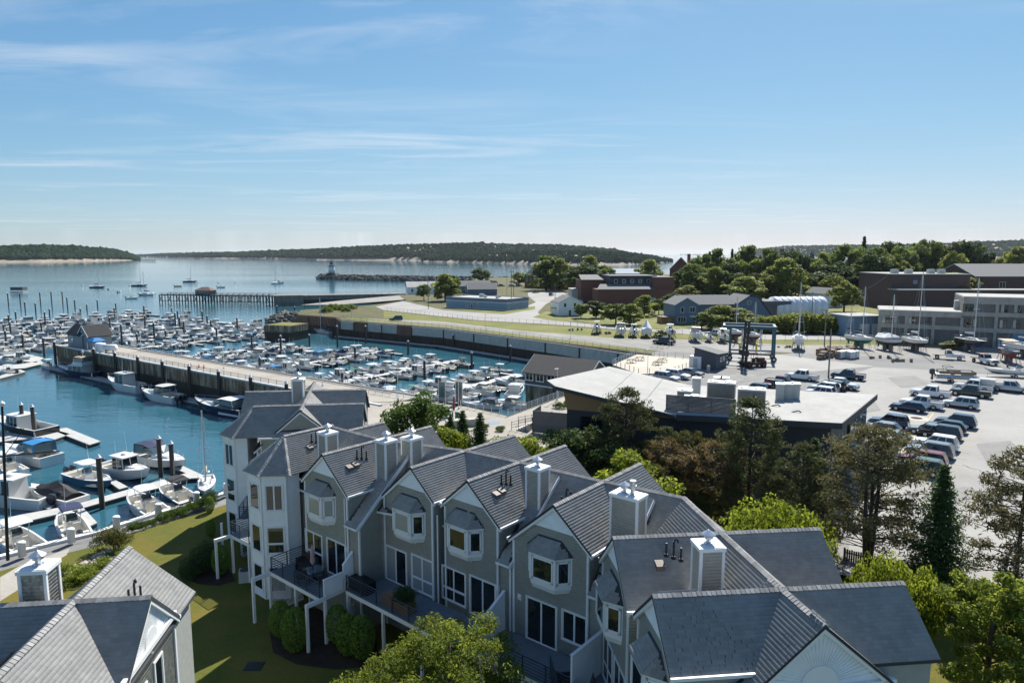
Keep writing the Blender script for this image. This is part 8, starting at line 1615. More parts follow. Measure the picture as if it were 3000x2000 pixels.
def handler():
    t = thing('container_forklift', 'tall rusty container forklift parked inside the travel lift', 'forklift', G(2205,1075,ZL), .25); t.scale = (.76,.76,.76); RB = mat('rust_brown', (.10,.045,.04), .8, var=.35, scale=2); DM = mat('mast_black', (.025,.028,.032), .6, var=.2)
    m = MB(); m.loft([[(x,-1.3,.7), (x,-1.3,z), (x,1.3,z), (x,1.3,.7)] for x, z in ((-2.2,1.5), (.5,1.6), (2.6,2.0), (3.4,2.0), (3.6,1.0))]); m.part('chassis', RB, t)
    for x, r in ((-2.2,.95), (2.4,.75)):
        for y in (-1.5, 1.5): m = MB(); m.tube((x, y-.4, r), (x, y+.4, r), r, None, 16); o = m.part('wheel', RUBBER, t); m = MB(); m.tube((x, y-.42, r), (x, y+.42, r), r*.5, None, 10); m.part('hub', RB, o)
    for y in (-1.0, -.55, .55, 1.0): m = MB(); m.beam((-2.9, y, .4), (-2.2, y, 13.2), .35, .3, up=(1,0,0)); m.part('mast_rail', DM, t)
    for z in (1.5, 4.5, 7.5, 10.5, 13.): x = -2.9+.054*z; MB().box(x-.25, x+.25, -1.2, 1.2, z-.25, z+.25).part('mast_cross', DM, t)
    MB().box(-3.4, -2.6, -1.9, 1.9, 3.4, 5.0).part('carriage', DM, t); MB().box(-2.6, -1.9, -1.1, 1.1, 9.6, 11.4).part('spreader', DM, t)
    for y in (-.7, .7): m = MB(); m.beam((-3.3,y,.5), (-5.6,y,.5), .25, .12); m.part('fork', DM, t)
    for a, c in (((-1.2,-.9), (-1.2,.9)), ((.7,-.9), (.7,.9))):
        for p in (a, c): m = MB(); m.tube((*p, 1.5), (p[0], p[1]*.9, 4.0), .07, None, 5); m.part('cab_post', RB, t)
    MB().box(-1.4, .9, -1., 1., 4., 4.15).part('cab_roof', RB, t); MB().box(-.2, .5, -.35, .35, 1.6, 2.6).part('operator_seat', BLACK, t); MB().box(1.2, 3.2, -.9, .9, 2.0, 2.7).part('engine_hood', RB, t)
handler()
# pallets, totes, bundles, rubble in the yard
PAL = thing('lobster_trap_stack', 'stack of weathered lobster traps and crates in the yard', 'trap stack', group='trap stacks in the yard')
for i in range(3):
    for k in range(3): MB().box(-.85+i*.58, -.85+i*.58+.5, -.45, .45, k*.42, k*.42+.38).part('trap', WOODW if (i+k) % 2 else mat('rust_wire', (.13,.075,.05), .9, var=.3), PAL)
R = random.Random(4)
for i in range(34):
    u = R.random(); p = G(2405+u*95+R.uniform(-4,4), 1042-u*20+R.uniform(-7,12), ZL); dup(PAL, p, R.uniform(-.2,.6), scale=R.uniform(.9,1.35))
drop(PAL)
TO = thing('bulk_container', 'white caged bulk liquid container beside the trap stacks', 'container', group='white bulk containers'); MB().box(-.55, .55, -.5, .5, .16, 1.15).part('tank', WHITE, TO); MB().box(-.6, .6, -.55, .55, 0, .14).part('pallet', WOODW, TO)
for x in (-.58, 0, .58): MB().box(x-.02, x+.02, -.54, .54, .14, 1.18).part('cage_bar', STEEL, TO)
for x, y in ((2462,1050), (2472,1047), (2484,1046), (2490,1051), (2500,1049)): dup(TO, G(x, y, ZL), .4, scale=1.5)
drop(TO)
for x, y, lab in ((1690,968,'row of small timber keel blocks beside the first yard boat'), (1775,978,'timber keel blocks between two yard boats'), (1930,990,'keel blocks and stands beyond the wrapped boat'), (2580,1050,'timber blocks heaped below the covered sailboat'), (2640,1060,'keel blocks scattered under the tall sloop'), (2290,1018,'stacked timber beams behind the travel lift')):
    o = thing('keel_block_heap', lab, 'timber blocks', G(x, y, ZL))
    for k in range(6): a = R.uniform(-2.5,2.5); c = R.uniform(-.8,.8); MB().box(a-.25, a+.25, c-.2, c+.2, 0, R.uniform(.3,.9)).part('block', WOODW, o)
# people: two on the pier float, two in the trailered skiff, one in the harbour skiff
SKIN = mat('skin', (.45,.28,.20), .6); HAIRM = mat('dark_hair', (.05,.035,.025), .7)
def person(loc, rz, label, top, legs, pose='stand'):
    t = thing('person', label, 'person', loc, rz); me, idx = POSES[pose]; me = me.copy(); me.materials.clear()
    for x in (top, legs, SKIN, HAIRM): me.materials.append(x)
    me.polygons.foreach_set('material_index', idx); o = bpy.data.objects.new('body', me); COL.objects.link(o); o.parent = t
    return t
WSH_ = mat('pale_blue_shirt', (.50,.58,.66), .8); KHK = mat('khaki_cloth', (.33,.29,.22), .8); NVY = mat('navy_cloth', (.02,.03,.07), .8); BLU = mat('blue_shirt', (.02,.12,.35), .8)
q = Vector(PF.w((62.4,-2.2,.55))); person(q, .5, 'person in pale shirt standing on the float beneath the pier', WSH_, KHK); person(q+Vector((1.3,-.6,0)), 2.2, 'person in pale shirt stooping beside the yacht bow', WSH_, WSH_, 'bend')
person(G(2950,1100,ZL)+Vector((0,0,1.15)), 1.2, 'person in dark hoodie crouching in the trailered skiff', NVY, NVY, 'sit'); person(G(2978,1104,ZL)+Vector((0,0,1.15)), .4, 'person in blue shirt standing in the trailered skiff', BLU, KHK)
person(G(387,875,0)+Vector((0,0,.35)), 1.5, 'person standing at the helm of the harbour skiff', NVY, NVY)
# townhouse deck furniture
def local(F, p): return Vector(F.w(p))
F1_ = FR((-12.76,44.42), 40); F2_ = FR((-6.42,41.61), 40.2); F5_ = FR((4.76,30.94), 84)
WK = mat('dark_wicker', (.035,.03,.028), .8, var=.2)
o = thing('patio_table', 'square glass-topped patio table with a parasol on the first deck', 'table', local(F1_, (.3,-1.2,ZD)), .7); MB().box(-.55, .55, -.55, .55, .70, .72).part('table_top', CLEAR, o); [MB().box(x-.03, x+.03, y-.03, y+.03, 0, .7).part('leg', BLACK, o) for x in (-.5,.5) for y in (-.5,.5)]
def parasol(loc, label, m_, hh=2.5):
    o = thing('closed_parasol', label, 'parasol', loc); q = MB(); q.tube((0,0,0), (0,0,hh), .03, None, 6); q.part('pole', BLACK, o); q = MB(); q.lathe([(.05,hh*.42), (.17,hh*.5), (.13,hh*.65), (.15,hh*.8), (.07,hh*.92), (.02,hh*.99)], 9); q.part('canopy', m_, o); q = MB(); q.lathe([(.28,0), (.26,.06), (.05,.1)], 10); q.part('base', BLACK, o)
parasol(local(F1_, (.3,-1.2,ZD)), 'closed dusty-pink parasol standing in the glass-topped table', mat('pink_canvas', (.42,.28,.27), .85)); parasol(local(F5_, (1.6,-1.2,ZD)), 'closed black parasol beside the white privacy panel', CLOTH['black'])
def patio_chair(loc, rz, label, g=None):
    o = thing('patio_chair', label, 'chair', loc, rz, g); MB().box(-.28, .28, -.28, .28, .4, .46).part('seat', WK, o); MB().box(-.28, .28, .24, .3, .46, .98).part('backrest', WK, o); [MB().box(x-.025, x+.025, y-.025, y+.025, 0, .42).part('leg', BLACK, o) for x in (-.25,.25) for y in (-.25,.25)]; [MB().box(x-.03, x+.03, -.26, .26, .64, .68).part('armrest', WK, o) for x in (-.29,.29)]
for s, d, a in ((-.7,-1.5,1.6), (1.3,-1.2,-1.0), (.2,-2.0,-2.6)): patio_chair(local(F1_, (s,d,ZD)), a, 'dark wicker chair drawn up to the glass patio table', 'chairs round the patio table')
patio_chair(local(F5_, (.4,-1.4,ZD)), .5, 'dark round-backed chair beside the black parasol')
o = thing('wicker_sofa', 'dark wicker sofa piled against the first deck wall', 'sofa', local(F1_, (-1.3,-.6,ZD)), -.7); MB().box(-.8, .8, -.35, .35, .1, .45).part('seat', WK, o); MB().box(-.8, .8, .28, .42, .45, .95).part('backrest', WK, o); [MB().box(x-.08, x+.08, -.35, .35, .45, .68).part('armrest', WK, o) for x in (-.8,.8)]
o = thing('deck_box', 'black rectangular deck chest behind the second deck railing', 'chest', local(F2_, (-2.7,-1.9,ZD)), -.7); MB().box(-.9, .9, -.4, .4, 0, .68).part('box', BLACK, o); MB().box(-.93, .93, -.43, .43, .68, .76).part('lid', BLACK, o)
for s, lab in ((.2,'brown wooden planter box behind the railing'), (1.5,'second brown planter box holding the dark shrub')): o = thing('planter_box', lab, 'planter', local(F2_, (s,-1.9,ZD)), -.7); [MB().box(-.6, .6, -.35, .35, .16*k, .16*k+.14).part('plank', TEAK, o) for k in range(4)]
for k, (s, d, F) in enumerate(((-9.2,-1.0,F1_), (4.4,-.6,F1_), (1.0,-.4,F2_))):
    o = thing('condenser_unit', ('grey air conditioner standing beside the tower foot', 'grey air conditioner standing under the first deck divider', 'grey air conditioner in the shade under the long deck')[k], 'air conditioner', local(F, (s,d,ZG)), .3); MB().box(-.42, .42, -.42, .42, 0, .85).part('casing', MACH, o); MB().lathe([(.36,.86), (.34,.9)], 14).part('fan_grille', BLACK, o)
# ------------------------------------------------------------------ trees and shrubs
LEAF = {'green': leafmat('leaf_green', (.055,.095,.022), (.12,.19,.03), .42), 'dark': leafmat('leaf_dark', (.045,.08,.026), (.08,.12,.028), .35), 'lime': leafmat('leaf_lime', (.13,.175,.02), (.27,.32,.03), .48), 'olive': leafmat('leaf_olive', (.075,.085,.025), (.13,.13,.03), .4), 'locust': leafmat('leaf_locust', (.13,.18,.03), (.31,.36,.05), .48),
  'pine': leafmat('needle_pine', (.068,.088,.036), (.11,.12,.045), .3), 'shag': leafmat('needle_shag', (.125,.125,.06), (.19,.17,.07), .35), 'brown': leafmat('needle_brown', (.15,.115,.055), (.21,.15,.06), .35), 'spruce': leafmat('needle_spruce', (.05,.095,.03), (.09,.14,.035), .3), 'arb': leafmat('needle_arborvitae', (.11,.18,.03), (.16,.23,.03), .25), 'far': leafmat('leaf_far', (.10,.145,.04), (.20,.26,.06), .42), 'fardk': leafmat('leaf_far_dark', (.058,.092,.038), (.10,.14,.045), .38), 'farlt': leafmat('leaf_far_light', (.15,.185,.05), (.28,.31,.07), .45)}
BARK = mat('bark', (.075,.06,.048), .95, var=.25, scale=5, stretch=(3,3,.6))
def leaf_mesh(name, cen, size, m, norm=None, asp=.6, tone=None):
    cen = np.asarray(cen, np.float32); N = len(cen); n = rng.normal(size=(N, 3)); 
    if norm is not None: n = n*.7+np.asarray(norm)*1.0
    n /= np.linalg.norm(n, axis=1)[:, None]+1e-9; r = rng.normal(size=(N, 3)); u = np.cross(n, r); u /= np.linalg.norm(u, axis=1)[:, None]+1e-9; v = np.cross(n, u)
    s = (np.asarray(size)*rng.uniform(.65, 1.3, N))[:, None]; u = u*s; v = v*s*asp
    V = np.stack([cen-u, cen-v*.9+u*.1, cen+u, cen+v*.9+u*.1], 1).astype(np.float32); F = np.arange(N*4, dtype=np.int32)
    me = bpy.data.meshes.new(name); me.vertices.add(N*4); me.vertices.foreach_set('co', V.ravel()); me.loops.add(N*4); me.loops.foreach_set('vertex_index', F); me.polygons.add(N); me.polygons.foreach_set('loop_start', np.arange(0, N*4, 4, dtype=np.int32)); me.update(calc_edges=True); me.materials.append(m)
    set_tone(me, tone if tone is not None else rng.uniform(.7, 1.3, N)); return me
def clumps(C, R, n, shell=.5):
    """leaf points in ellipsoid clumps, denser to the outside"""
    C = np.asarray(C); R = np.asarray(R); K = len(C); d = rng.normal(size=(K, n, 3)); d /= np.linalg.norm(d, axis=2)[..., None]; q = shell+(1-shell)*rng.random((K, n, 1))**.6
    P = C[:, None]+d*q*R[:, None]; ct = rng.uniform(.78, 1.2, (K, 1))*np.ones((K, n)); return P.reshape(-1, 3), d.reshape(-1, 3), (ct*rng.uniform(.75, 1.25, (K, n))).ravel()
def add_crown(t, pts, size, m, nrm=None, asp=.6, tone=None, name='crown'):
    o = bpy.data.objects.new(name, leaf_mesh(name, pts, size, m, nrm, asp, tone)); COL.objects.link(o); o.parent = t; KIDS.setdefault(t, []).append(o); return o
def limbs(t, H, ends, r=.18, fork=.3):
    m = MB(); m.tube((0,0,-.3), (0,0,H*fork), r*1.15, r, 8); m.tube((0,0,H*fork), (0,0,H*.85), r, r*.25, 7); m.part('trunk', BARK, t, True); b = MB()
    for e in ends: z = min(e[2]*.75, H*(fork+.35*random.random())); mid = (e[0]*.5, e[1]*.5, z+(e[2]-z)*.65); b.tube((0,0,z), mid, r*.4, r*.22, 5); b.tube(mid, e, r*.22, r*.08, 4)
    stuff(b.part('limbs', BARK, t, True))
def broad(key, H, W, m, n=30, leaf=.4, per=80, cat='tree', name='broadleaf_tree', cr=.30, low=.3, asp=.65, shell=.45):
    t = thing(name, 'broad leafy tree', cat); PROTO[key] = t; C = []; R = []
    while len(C) < n:
        p = rng.uniform(-1, 1, 3)
        if not .25 < np.linalg.norm(p) < 1: continue
        z = H*(low+(1-low)*(p[2]*.5+.5)); f = W/2*(1-.35*max(0, p[2])); k = W*cr*rng.uniform(.6, 1.1)*.62
        C.append((p[0]*(f-k*.5), p[1]*(f-k*.5), min(z, H-k*.6))); R.append((k, k, k*rng.uniform(.6, .85)))
    P, d, tn = clumps(C, R, per, shell); limbs(t, H, [tuple(c) for c in C[:10]], max(.12, H*.02)); add_crown(t, P, leaf, m, d*.6+np.array([0,0,.5]), asp, tn); return t
def pine(key, H, W, m, tufts=190, per=34, needle=.2, low=.22, taper=.55, name='pine_tree', top=.25, droop=0., upt=.35, trunks=1):
    t = thing(name, 'shaggy pine tree', 'tree'); PROTO[key] = t; b = MB(); C = []; R = []; dirs = []
    tm = MB()
    for q in range(trunks): x = (q-(trunks-1)/2)*W*.13; tm.tube((x*.4,0,-.3), (x,0,H*.55), H*.016, H*.011, 7); tm.tube((x,0,H*.55), (x*1.1,0,H*.96), H*.011, H*.003, 6)
    tm.part('trunk', BARK, t, True)
    k = 0
    while len(C) < tufts:
        u = random.random()**.85; z = H*(low+(1-low)*u); env = (1-u)**taper*(1-top)+top*(1-u**6); L = W/2*env*random.uniform(.55, 1.08); a = k*2.4+random.uniform(-.4,.4); k += 1
        e = Vector((math.cos(a)*L, math.sin(a)*L, z+L*(upt-droop*1.2)*random.uniform(.4,1))); s = Vector((0,0,z)); b.tube(s, e, .045, .015, 4)
        for f in (1., .8, .62, .45)[:max(1, int(L/W*8))]:
            p = s.lerp(e, f)+Vector((random.uniform(-.25,.25), random.uniform(-.25,.25), random.uniform(0,.25))); C.append(p[:]); w = W*.062*random.uniform(.75,1.3); R.append((w*1.15, w*1.15, w*.8))
    stuff(b.part('limbs', BARK, t)); P, d, tn = clumps(C, R, per, .25); add_crown(t, P, needle, m, d*.3+np.array([0,0,.25]), .28, tn); return t
def spruce(key, H, W, m, rows=26, per=30, leaf=.17, name='spruce_tree', asp=.4):
    t = thing(name, 'conical evergreen tree', 'tree'); PROTO[key] = t; MB().tube((0,0,-.3), (0,0,H*.97), H*.017, H*.003, 7).part('trunk', BARK, t, True); P = []; N = []; b = MB()
    for i in range(rows):
        u = i/rows; z = H*(.05+.93*u); nb = int(9-4*u)+2
        for j in range(nb):
            a = i*1.7+j*6.283/nb+random.uniform(-.25,.25); L = max(.12, W/2*(1-u)**.85*random.uniform(.5,1.2)); tip = Vector((math.cos(a)*L, math.sin(a)*L, z-L*.12+L*.15*random.random())); b.tube((0,0,z), tip, .03, .01, 3); q = int(per*(.5+L/W*1.6))
            f = rng.random(q)**.6; o = rng.normal(0, .09+.11*L, (q, 3))*np.array([1,1,.45]); P.append(np.outer(f, tip[:])+np.outer(1-f, (0,0,z))+o); 
    stuff(b.part('limbs', BARK, t)); P = np.concatenate(P); add_crown(t, P, leaf, m, np.tile([0,0,.6], (len(P), 1)), asp); return t
def shrub(key, rx, ry, H, m, n=14, per=110, leaf=.09, name='shrub', label='rounded shrub', dense=False):
    t = thing(name, label, 'shrub'); PROTO[key] = t; C = []; R = []
    if dense: C = [(0,0,H*.5)]; R = [(rx, ry, H*.52)]; P, d, tn = clumps(C, R, n*per, .86)
    else:
        for _ in range(n): a = random.random()*6.283; q = math.sqrt(random.random())*.75; z = H*random.uniform(.25,.8); k = H*.33*random.uniform(.7,1.2); C.append((math.cos(a)*rx*q, math.sin(a)*ry*q, z*(1-.25*q))); R.append((k*rx/H*1.1, k*ry/H*1.1, k*.8))
        P, d, tn = clumps(C, R, per, .5)
    P[:, 2] = np.abs(P[:, 2]); m_ = MB(); [m_.tube((0,0,-.1), (rx*.4*math.cos(a), ry*.4*math.sin(a), H*.55), .03, .015, 4) for a in (0,1.5,3,4.4)]; m_.part('stems', BARK, t); add_crown(t, P, leaf, m, d*.8, .55, tn, 'foliage'); return t
def grow(key, px, py, z, label, sc=1., rz=None, group=None, cat=None):
    p = G(px, py, z) if not isinstance(px, Vector) else px; return dup(PROTO[key], p, random.random()*6.28 if rz is None else rz, label, group, sc, cat=cat)
# near trees -------------------------------------------------------
broad('locust', 8.4, 9.4, LEAF['locust'], 130, .095, 190, name='locust_tree', cr=.125, low=.34, asp=.42, shell=.15)
grow('locust', Vector((-3.0, 30.6, ZG)), 0, 0, 'feathery yellow-green locust tree in front of the long deck', .9, .4)
broad('locust_low', 5.2, 7.5, LEAF['locust'], 70, .095, 190, name='locust_tree', cr=.14, low=.35, asp=.42, shell=.15)
grow('locust_low', Vector((-6.6, 29.2, ZG)), 0, 0, 'lower feathery locust tree spreading below the first deck', 1., 1.2)
broad('birchy', 8.2, 7., LEAF['locust'], 110, .11, 200, name='leafy_tree', cr=.14, low=.18, asp=.6, shell=.2)
grow('birchy', Vector((25.6, 34.2, ZG)), 0, 0, 'bright leafy tree growing against the right-hand gable end', 1., 0); grow('birchy', Vector((31., 36.5, ZG)), 0, 0, 'second bright leafy tree beside the picket fence', .85, 2)
pine('shag', 11.4, 8.8, LEAF['shag'], 380, 46, .17, .16, .40, top=.45, trunks=3); grow('shag', Vector((27.6, 50.4, 5.3)), 0, 0, 'big shaggy olive pine standing beside the picket fence', 1., .7)
pine('shag2', 11., 8.5, LEAF['shag'], 230, 40, .19, .15, .5, top=.3, droop=.2); grow('shag2', Vector((36.2, 46.5, 5.3)), 0, 0, 'open-branched pine with upturned tips beyond the fence', 1., .2)
spruce('spruce', 10.8, 5.6, LEAF['spruce'], 30, 84, .13); grow('spruce', Vector((29.6, 45.2, 5.3)), 0, 0, 'tall pointed spruce between the two pines at the fence', 1.); grow('spruce', Vector((26.2, 57.5, 5.5)), 0, 0, 'slim spruce standing by the restaurant corner', .84)
pine('pine', 11.5, 8., LEAF['pine'], 240, 44, .2, .06, .55, top=.3); grow('pine', Vector((21.6, 60., 5.4)), 0, 0, 'dark bushy pine before the charcoal restaurant wall', 1.0); grow('pine', Vector((24.0, 54.5, 5.4)), 0, 0, 'second dark pine close behind the curved roof', .78)
pine('pine2', 10.5, 7.5, LEAF['pine'], 220, 42, .2, .1, .45, top=.45); grow('pine2', Vector((11.9, 69.5, 5.4)), 0, 0, 'spiky dark pine under the raised restaurant roof', 1.0); grow('pine2', Vector((15.5, 67., 5.4)), 0, 0, 'lower dark pine beside the spiky pine', .68)
pine('brown', 6.6, 7., LEAF['brown'], 170, 40, .17, .1, .4, top=.5, name='brown_pine'); pine('brown2', 7.2, 6., LEAF['olive'], 150, 38, .17, .1, .4, top=.5, name='scrub_pine')
for k, (x, y, kk, s, lab) in enumerate(((15.2,63.5,'brown',1.,'rusty brown dying pine behind the curved roof'), (18.6,61.2,'brown',1.05,'second rusty pine beside the dark bushy pine'), (17.2,65.5,'brown2',1.,'olive scrub pine behind the rusty pines'), (20.2,64.6,'brown2',.95,'olive scrub pine against the charcoal wall'), (13.,60.,'brown2',.75,'low olive scrub below the rusty pines'), (19.,57.2,'brown2',.62,'low scrub behind the ridge bend'))): grow(kk, Vector((x, y, 5.3)), 0, 0, lab, s)
broad('juniper', 5.5, 6., LEAF['dark'], 30, .13, 190, name='juniper', cr=.27, low=.1); grow('juniper', Vector((8.2, 69.5, 5.3)), 0, 0, 'dark spreading juniper below the slatted terrace screen', 1.3); grow('juniper', Vector((5.2, 71., 5.3)), 0, 0, 'second dark juniper beside the terrace stair', 1.15); grow('juniper', Vector((10.5, 65.5, 5.3)), 0, 0, 'dark juniper under the spiky pine', 1.15)
broad('lime', 6.2, 6.6, LEAF['lime'], 34, .13, 260, name='maple_tree', cr=.26, low=.2); 
for x, y, s, lab in ((9.6,54.6,1.35,'bright lime-green maple behind the fourth gable'), (1.2,62.,1.3,'small lime maple behind the back gables'), (-1.4,63.6,1.2,'lime-green bush tree beside the small spruces'), (-5.8,66.,1.2,'lime-green shrub below the round green tree')): grow('lime', Vector((x, y, 5.2)), 0, 0, lab, s)
broad('mound', 4.6, 9., LEAF['lime'], 36, .12, 330, name='sumac_tree', cr=.25, low=.35); grow('mound', Vector((17.3, 44.2, 5.2)), 0, 0, 'low spreading lime-green tree beyond the curved ridge', (1.05,1.05,1.75)); grow('mound', Vector((22.6, 38.4, 5.2)), 0, 0, 'lime-green tree peeping past the right-hand back gable', (.62,.62,1.5))
broad('round', 7.2, 7.6, LEAF['green'], 44, .14, 240, name='linden_tree', cr=.25, low=.12); grow('round', Vector((-11., 75.5, 5.3)), 0, 0, 'round mid-green tree beside the plaza edge', 1.28)
for x, y, s, lab in ((-5.2,70.5,.8,'small dark spruce beside the round tree'), (-3.3,68.6,.82,'small spruce behind the back gables'), (-6.8,74.,.68,'small spruce near the concrete bench')): grow('spruce', Vector((x, y, 5.3)), 0, 0, lab, s)
# lawn shrubs -------------------------------------------------------
shrub('arb', .62, .62, 2.1, LEAF['arb'], 24, 150, .055, 'arborvitae', dense=True); shrub('rhodo', 1.6, 1.5, 1.9, LEAF['dark'], 26, 150, .08, 'rhododendron'); shrub('bush', 1.7, 1.4, 2.0, LEAF['olive'], 26, 170, .07, 'bush'); shrub('low', 1.3, .9, 1.0, LEAF['green'], 16, 140, .065, 'low_shrub'); shrub('yel', 1.5, 1.0, 1.1, LEAF['locust'], 16, 140, .07, 'low_shrub')
for i, (x, y, s, lab) in enumerate(((823,1862,1.15,'arborvitae leaning beside the first deck post'), (865,1905,1.35,'largest clipped arborvitae beneath the first deck'), (990,1880,1.2,'arborvitae under the deck divider'), (1020,1915,1.25,'arborvitae in the deep shade of the long deck'), (1062,1925,1.3,'arborvitae farthest under the long deck'), (648,1680,1.1,'single egg-shaped arborvitae beside the tower foot'), (618,1570,.7,'small clipped arborvitae behind the rhododendron'), (615,1500,.75,'egg-shaped arborvitae at the rear tower foot'))): grow('arb', x, y, ZG, lab, s)
grow('rhodo', 592, 1670, ZG, 'dark rhododendron mound on the mulch bed', 1.1); grow('rhodo', 560, 1690, ZG, 'lower rhododendron in the mulch bed', .7)
grow('bush', 332, 1612, ZG, 'large dark olive bush in the rockery', 1.05); grow('rhodo', 613, 1480, ZG, 'dark bush at the rear townhouse corner', .75)
for i, (x, y, s, lab) in enumerate(((215,1712,.9,'yellow-green shrub at the rockery edge'), (250,1690,1.,'yellow-green shrub among the rockery stones'), (300,1660,.8,'yellow-green fern clump below the olive bush'), (195,1675,.7,'small yellow-green shrub by the pale walkway'), (350,1628,.7,'pale shrub behind the olive bush'))): grow('yel', x, y, ZG, lab, s)
for i in range(13): u = i/12; grow('low', 392+u*210+random.uniform(-4,4), 1556-u*78+random.uniform(-3,3), ZG, 'low leafy shrub in the hedge along the waterside path', random.uniform(.55,.85), None, 'path hedge shrubs')
for x, y, s, lab in ((1640,1195,1.1,'clipped shrub above the basin railing'), (1665,1188,1.,'clipped shrub beside the terrace railing'), (1418,1256,.8,'small round shrub on the plaza edge'), (1465,1262,.8,'small round shrub by the stair foot')): grow('low', x, y, ZL, lab, s)
grow('rhodo', Vector(F2_.w((1.5,-1.8,ZD+.5))), 0, 0, 'dark shrub growing in the brown deck planter', .55)
for lab, pts in (('mulch_bed', [(540,1690),(560,1640),(600,1600),(660,1640),(690,1700),(640,1715),(580,1710)]), ('mulch_bed', [(790,1850),(830,1790),(900,1780),(1000,1790),(1100,1850),(1110,1950),(980,1960),(870,1945),(800,1910)])): sheet(lab, pts, ZG+.008, MULCH)
cen = []; rad = []; R = random.Random(8)
for _ in range(150): u = R.random(); x = 195+u*160+R.uniform(-8,8); y = 1690-u*75+R.uniform(-22,18); p = G(x, y, ZG); q = R.uniform(.09,.26); cen.append((p.x, p.y, p.z+q*.3)); rad.append((q*1.2, q, q*.8))
th = thing('rockery', 'rockery of pale stones below the olive bush', 'rockery', G(280,1650,ZG)); rocks('stone_field', cen, rad, th, mat('pale_stone', (.36,.32,.27), .9, var=.25, scale=3, tone=True))
o = thing('drain_grate', 'dark iron drain grate set in the lawn', 'drain', G(742,1950,ZG+.01)); [MB().box(-.45+.13*k, -.38+.13*k, -.4, .4, 0, .04).part('grate_bar', BLACK, o) for k in range(8)]; MB().box(-.5, .6, -.45, .45, -.02, .01).part('grate_pan', BLACK, o)
# wooden picket fence -------------------------------------------------
A = G(2470,1668,5.2); C = G(3060,1815,5.2); L = (C-A).length; t_ = (C-A)/L; pf = thing('picket_fence', 'weathered brown board fence between the gardens and car park', 'fence', A, math.atan2(t_.y, t_.x))
me = MB().box(0, .13, 0, .025, .05, 1.75).mesh('picket', mat('brown_fence_board', (.085,.062,.042), .9, var=.25, rnd=.25, stretch=(1,1,.2)))
for k in range(int(L/.16)): o = bpy.data.objects.new('picket', me); COL.objects.link(o); o.parent = pf; o.location = (k*.16, random.uniform(-.01,.01), random.uniform(-.03,.03))
for z in (.4, 1.4): MB().box(0, L, .03, .08, z, z+.09).part('fence_rail', MATS['brown_fence_board'], pf)
for k in range(int(L/2.4)+1): MB().box(k*2.4-.06, k*2.4+.06, .03, .15, 0, 1.8).part('fence_post', MATS['brown_fence_board'], pf)
# background trees -------------------------------------------------
for k, m_ in (('far', LEAF['far']), ('fardk', LEAF['fardk']), ('farlt', LEAF['farlt'])):
    for v in (0, 1): broad(k+str(v), 12, 11, m_, 44, .36, 110, name='broadleaf_tree', cr=.23, low=.04 if v else .12)
spruce('farcon', 14, 6, LEAF['fardk'], 24, 26, .42, 'conifer_tree', .5)
BT = {'far': 'mid-green broadleaf tree in the wood behind the boatyard', 'fardk': 'dark green broadleaf tree in the wood behind the boatyard', 'farlt': 'pale green broadleaf tree in the wood behind the boatyard', 'farcon': 'dark pointed conifer rising from the wood behind the boatyard'}
def btree(k, x, yt, yb, w, lab=None, z=ZL):
    p = G(x, yb, z); top = GY(x, yt, p.y).z; h = (top-z)*1.08; wd = w*p.y/2000*1.5; key = k if k == 'farcon' else k+str(random.randint(0, 1)); H0, W0 = (14, 6) if k == 'farcon' else (12, 11)
    dup(PROTO[key], p, random.random()*6.28, lab or BT[k], None if lab else 'wood behind the boatyard', (wd/W0, wd/W0, h/H0))
for k, x, yt, yb, w in (('far',1600,757,850,90),('farlt',1640,765,852,60),('fardk',1708,775,868,100),('farlt',1729,757,850,55),('far',1772,780,862,50),('farlt',1900,768,850,64),
 ('fardk',2015,790,872,78),('far',2050,747,868,62),('far',2101,739,875,56),('fardk',2130,770,880,60),('far',2181,731,872,78),('farlt',2180,817,893,98),('far',2245,739,880,66),('farlt',2300,768,890,98),('fardk',2340,747,872,48),('fardk',2369,800,880,55),('farlt',2404,750,868,66),('fardk',2449,775,880,112),('farcon',2523,699,850,34),('far',2488,720,862,92),('fardk',2550,744,885,84),('fardk',2604,710,850,64),('farlt',2614,755,872,82),('far',2668,715,850,66),('fardk',2703,704,848,52),('farlt',2748,728,850,62),('fardk',2826,708,850,98),('farlt',2976,733,840,66),('farlt',2945,745,838,60),('far',2270,755,866,70),('farlt',2210,770,880,60),('farcon',2140,735,868,26),('farcon',2075,742,866,26),('far',2430,742,862,60),('far',2570,728,858,60),('fardk',2650,745,862,60),('farlt',2790,745,858,60),('fardk',2880,755,850,70),('fardk',2060,800,880,64),('fardk',2230,800,885,70),('far',2330,790,884,64),('fardk',2500,790,884,84),('fardk',2410,800,882,70),('fardk',2590,800,884,70),('far',2035,775,876,70),('farlt',2090,790,884,66),('far',2150,760,878,70),('fardk',2200,750,872,60),('farlt',2260,790,888,66),('far',2380,760,872,70),('farlt',2440,810,888,70),('far',2530,770,876,80),('farlt',2575,790,884,60),('far',2640,725,858,70),('far',2725,720,852,66),('fardk',2775,735,850,60),('far',2850,735,848,70),('fardk',2310,735,862,60),('far',1990,800,868,50),('far',2120,800,884,60),('fardk',2160,800,886,60)): btree(k, x, yt, yb, w)
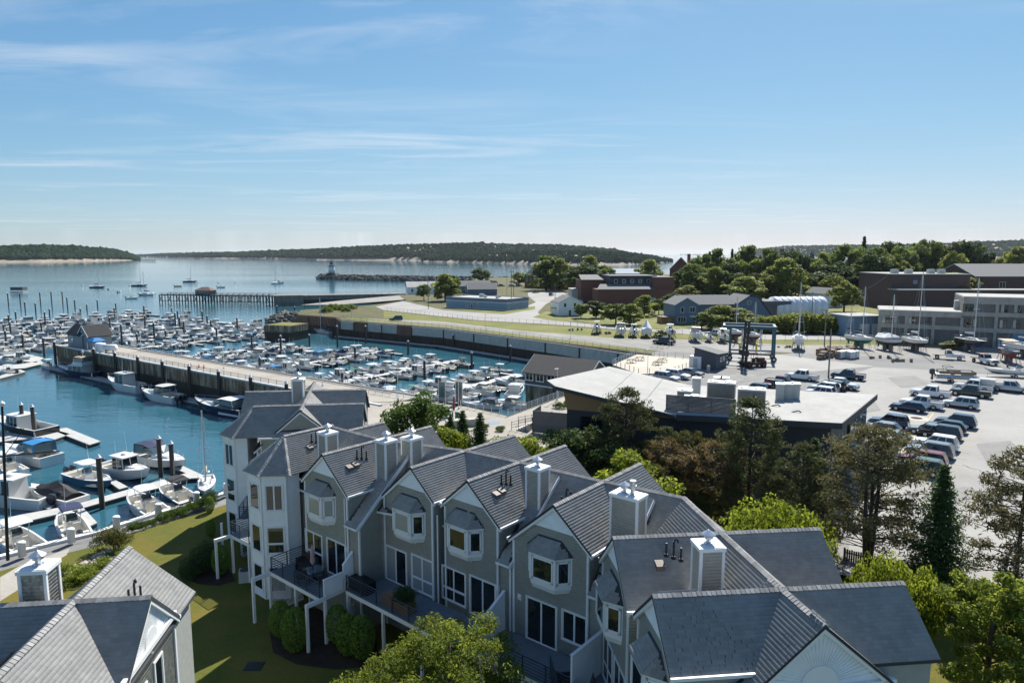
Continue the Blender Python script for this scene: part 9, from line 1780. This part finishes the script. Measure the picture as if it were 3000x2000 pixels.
for k, x, yt, yb, w, lab in (('far',1322,808,880,48,'leafy tree left of the blue office'), ('farlt',1304,808,882,62,'broad pale tree beside the blue office'), ('far',1242,834,880,34,'small tree near the granite pier house'), ('fardk',1408,788,846,54,'dark round tree by the shore'), ('fardk',1440,822,848,30,'small dark tree by the shore'), ('farlt',1520,800,838,42,'pale tree left of the brick barracks'), ('far',1702,891,932,32,'bush beside the small white house'), ('fardk',1746,882,932,48,'dark bush on the bank before the brick workshop'), ('far',1804,890,950,64,'green bush on the grassy bank'), ('farlt',1848,895,952,56,'pale bush on the grassy bank'), ('farlt',1887,870,926,58,'olive-tinted tree before the brick workshop'), ('far',1930,876,922,42,'slim bush before the roller door'), ('fardk',1966,860,906,48,'dark bush left of the blue workshop'), ('farlt',2015,840,885,66,'bright green tree behind the blue workshop'), ('fardk',2055,921,962,44,'dark shrub covering the blue workshop door'), ('farlt',2110,900,966,95,'large pale shrub before the blue workshop'), ('farlt',2165,908,966,85,'pale shrub beside the gambrel end'), ('farlt',2472,830,914,76,'pale spreading tree beside the white barn'), ('farlt',2788,808,900,130,'thin pale tree in front of the dark brick warehouse'), ('farlt',2795,1000,1022,60,'creeper bush on the fence before the concrete building'), ('fardk',1935,968,990,26,'small round shrub by the steps'), ('fardk',2700,735,840,40,'dark tree crown behind the round-topped trees')): btree(k, x, yt, yb, w, lab)
shrub('hedge', 3.2, 2.4, 4.4, LEAF['farlt'], 26, 130, .28, 'hedge_shrub')
for i in range(15): grow('hedge', 2205+i*20, 972+i*.3, ZL, 'dense shrub in the tall hedge between tent and road', random.uniform(1.25,1.7), None, 'tall hedge shrubs')
shrub('scr', 3., 2.2, 2.2, LEAF['far'], 20, 110, .22, 'scrub_bush')
for x, y in ((985,905),(1000,908),(1015,912),(970,908),(1030,905),(955,915)): grow('scr', x, y, ZL, 'sprawling green scrub above the rusty sheet piling', random.uniform(.9,1.3), None, 'scrub above the sheet piling')
# ------------------------------------------------------------------ air between here and the far shores
hz = bpy.data.materials.new('haze_air'); hz.use_nodes = True; t = hz.node_tree; t.nodes.clear(); out = nd(t, 'ShaderNodeOutputMaterial'); v = nd(t, 'ShaderNodeVolumePrincipled'); v.inputs['Color'].default_value = (.76,.85,.95,1); v.inputs['Density'].default_value = .000022; v.inputs['Anisotropy'].default_value = .3; lk(t, v.outputs[0], out.inputs['Volume'])
b = MB(); b.box(-27000, 27000, -250, 26500, -2.6, 150); stuff(b.part('haze', hz))
# ------------------------------------------------------------------ clear the patterns the copies were made from
for _t in PROTO.values(): drop(_t)
for _o in bpy.data.objects:
    if '_o' in _o: del _o['_o']
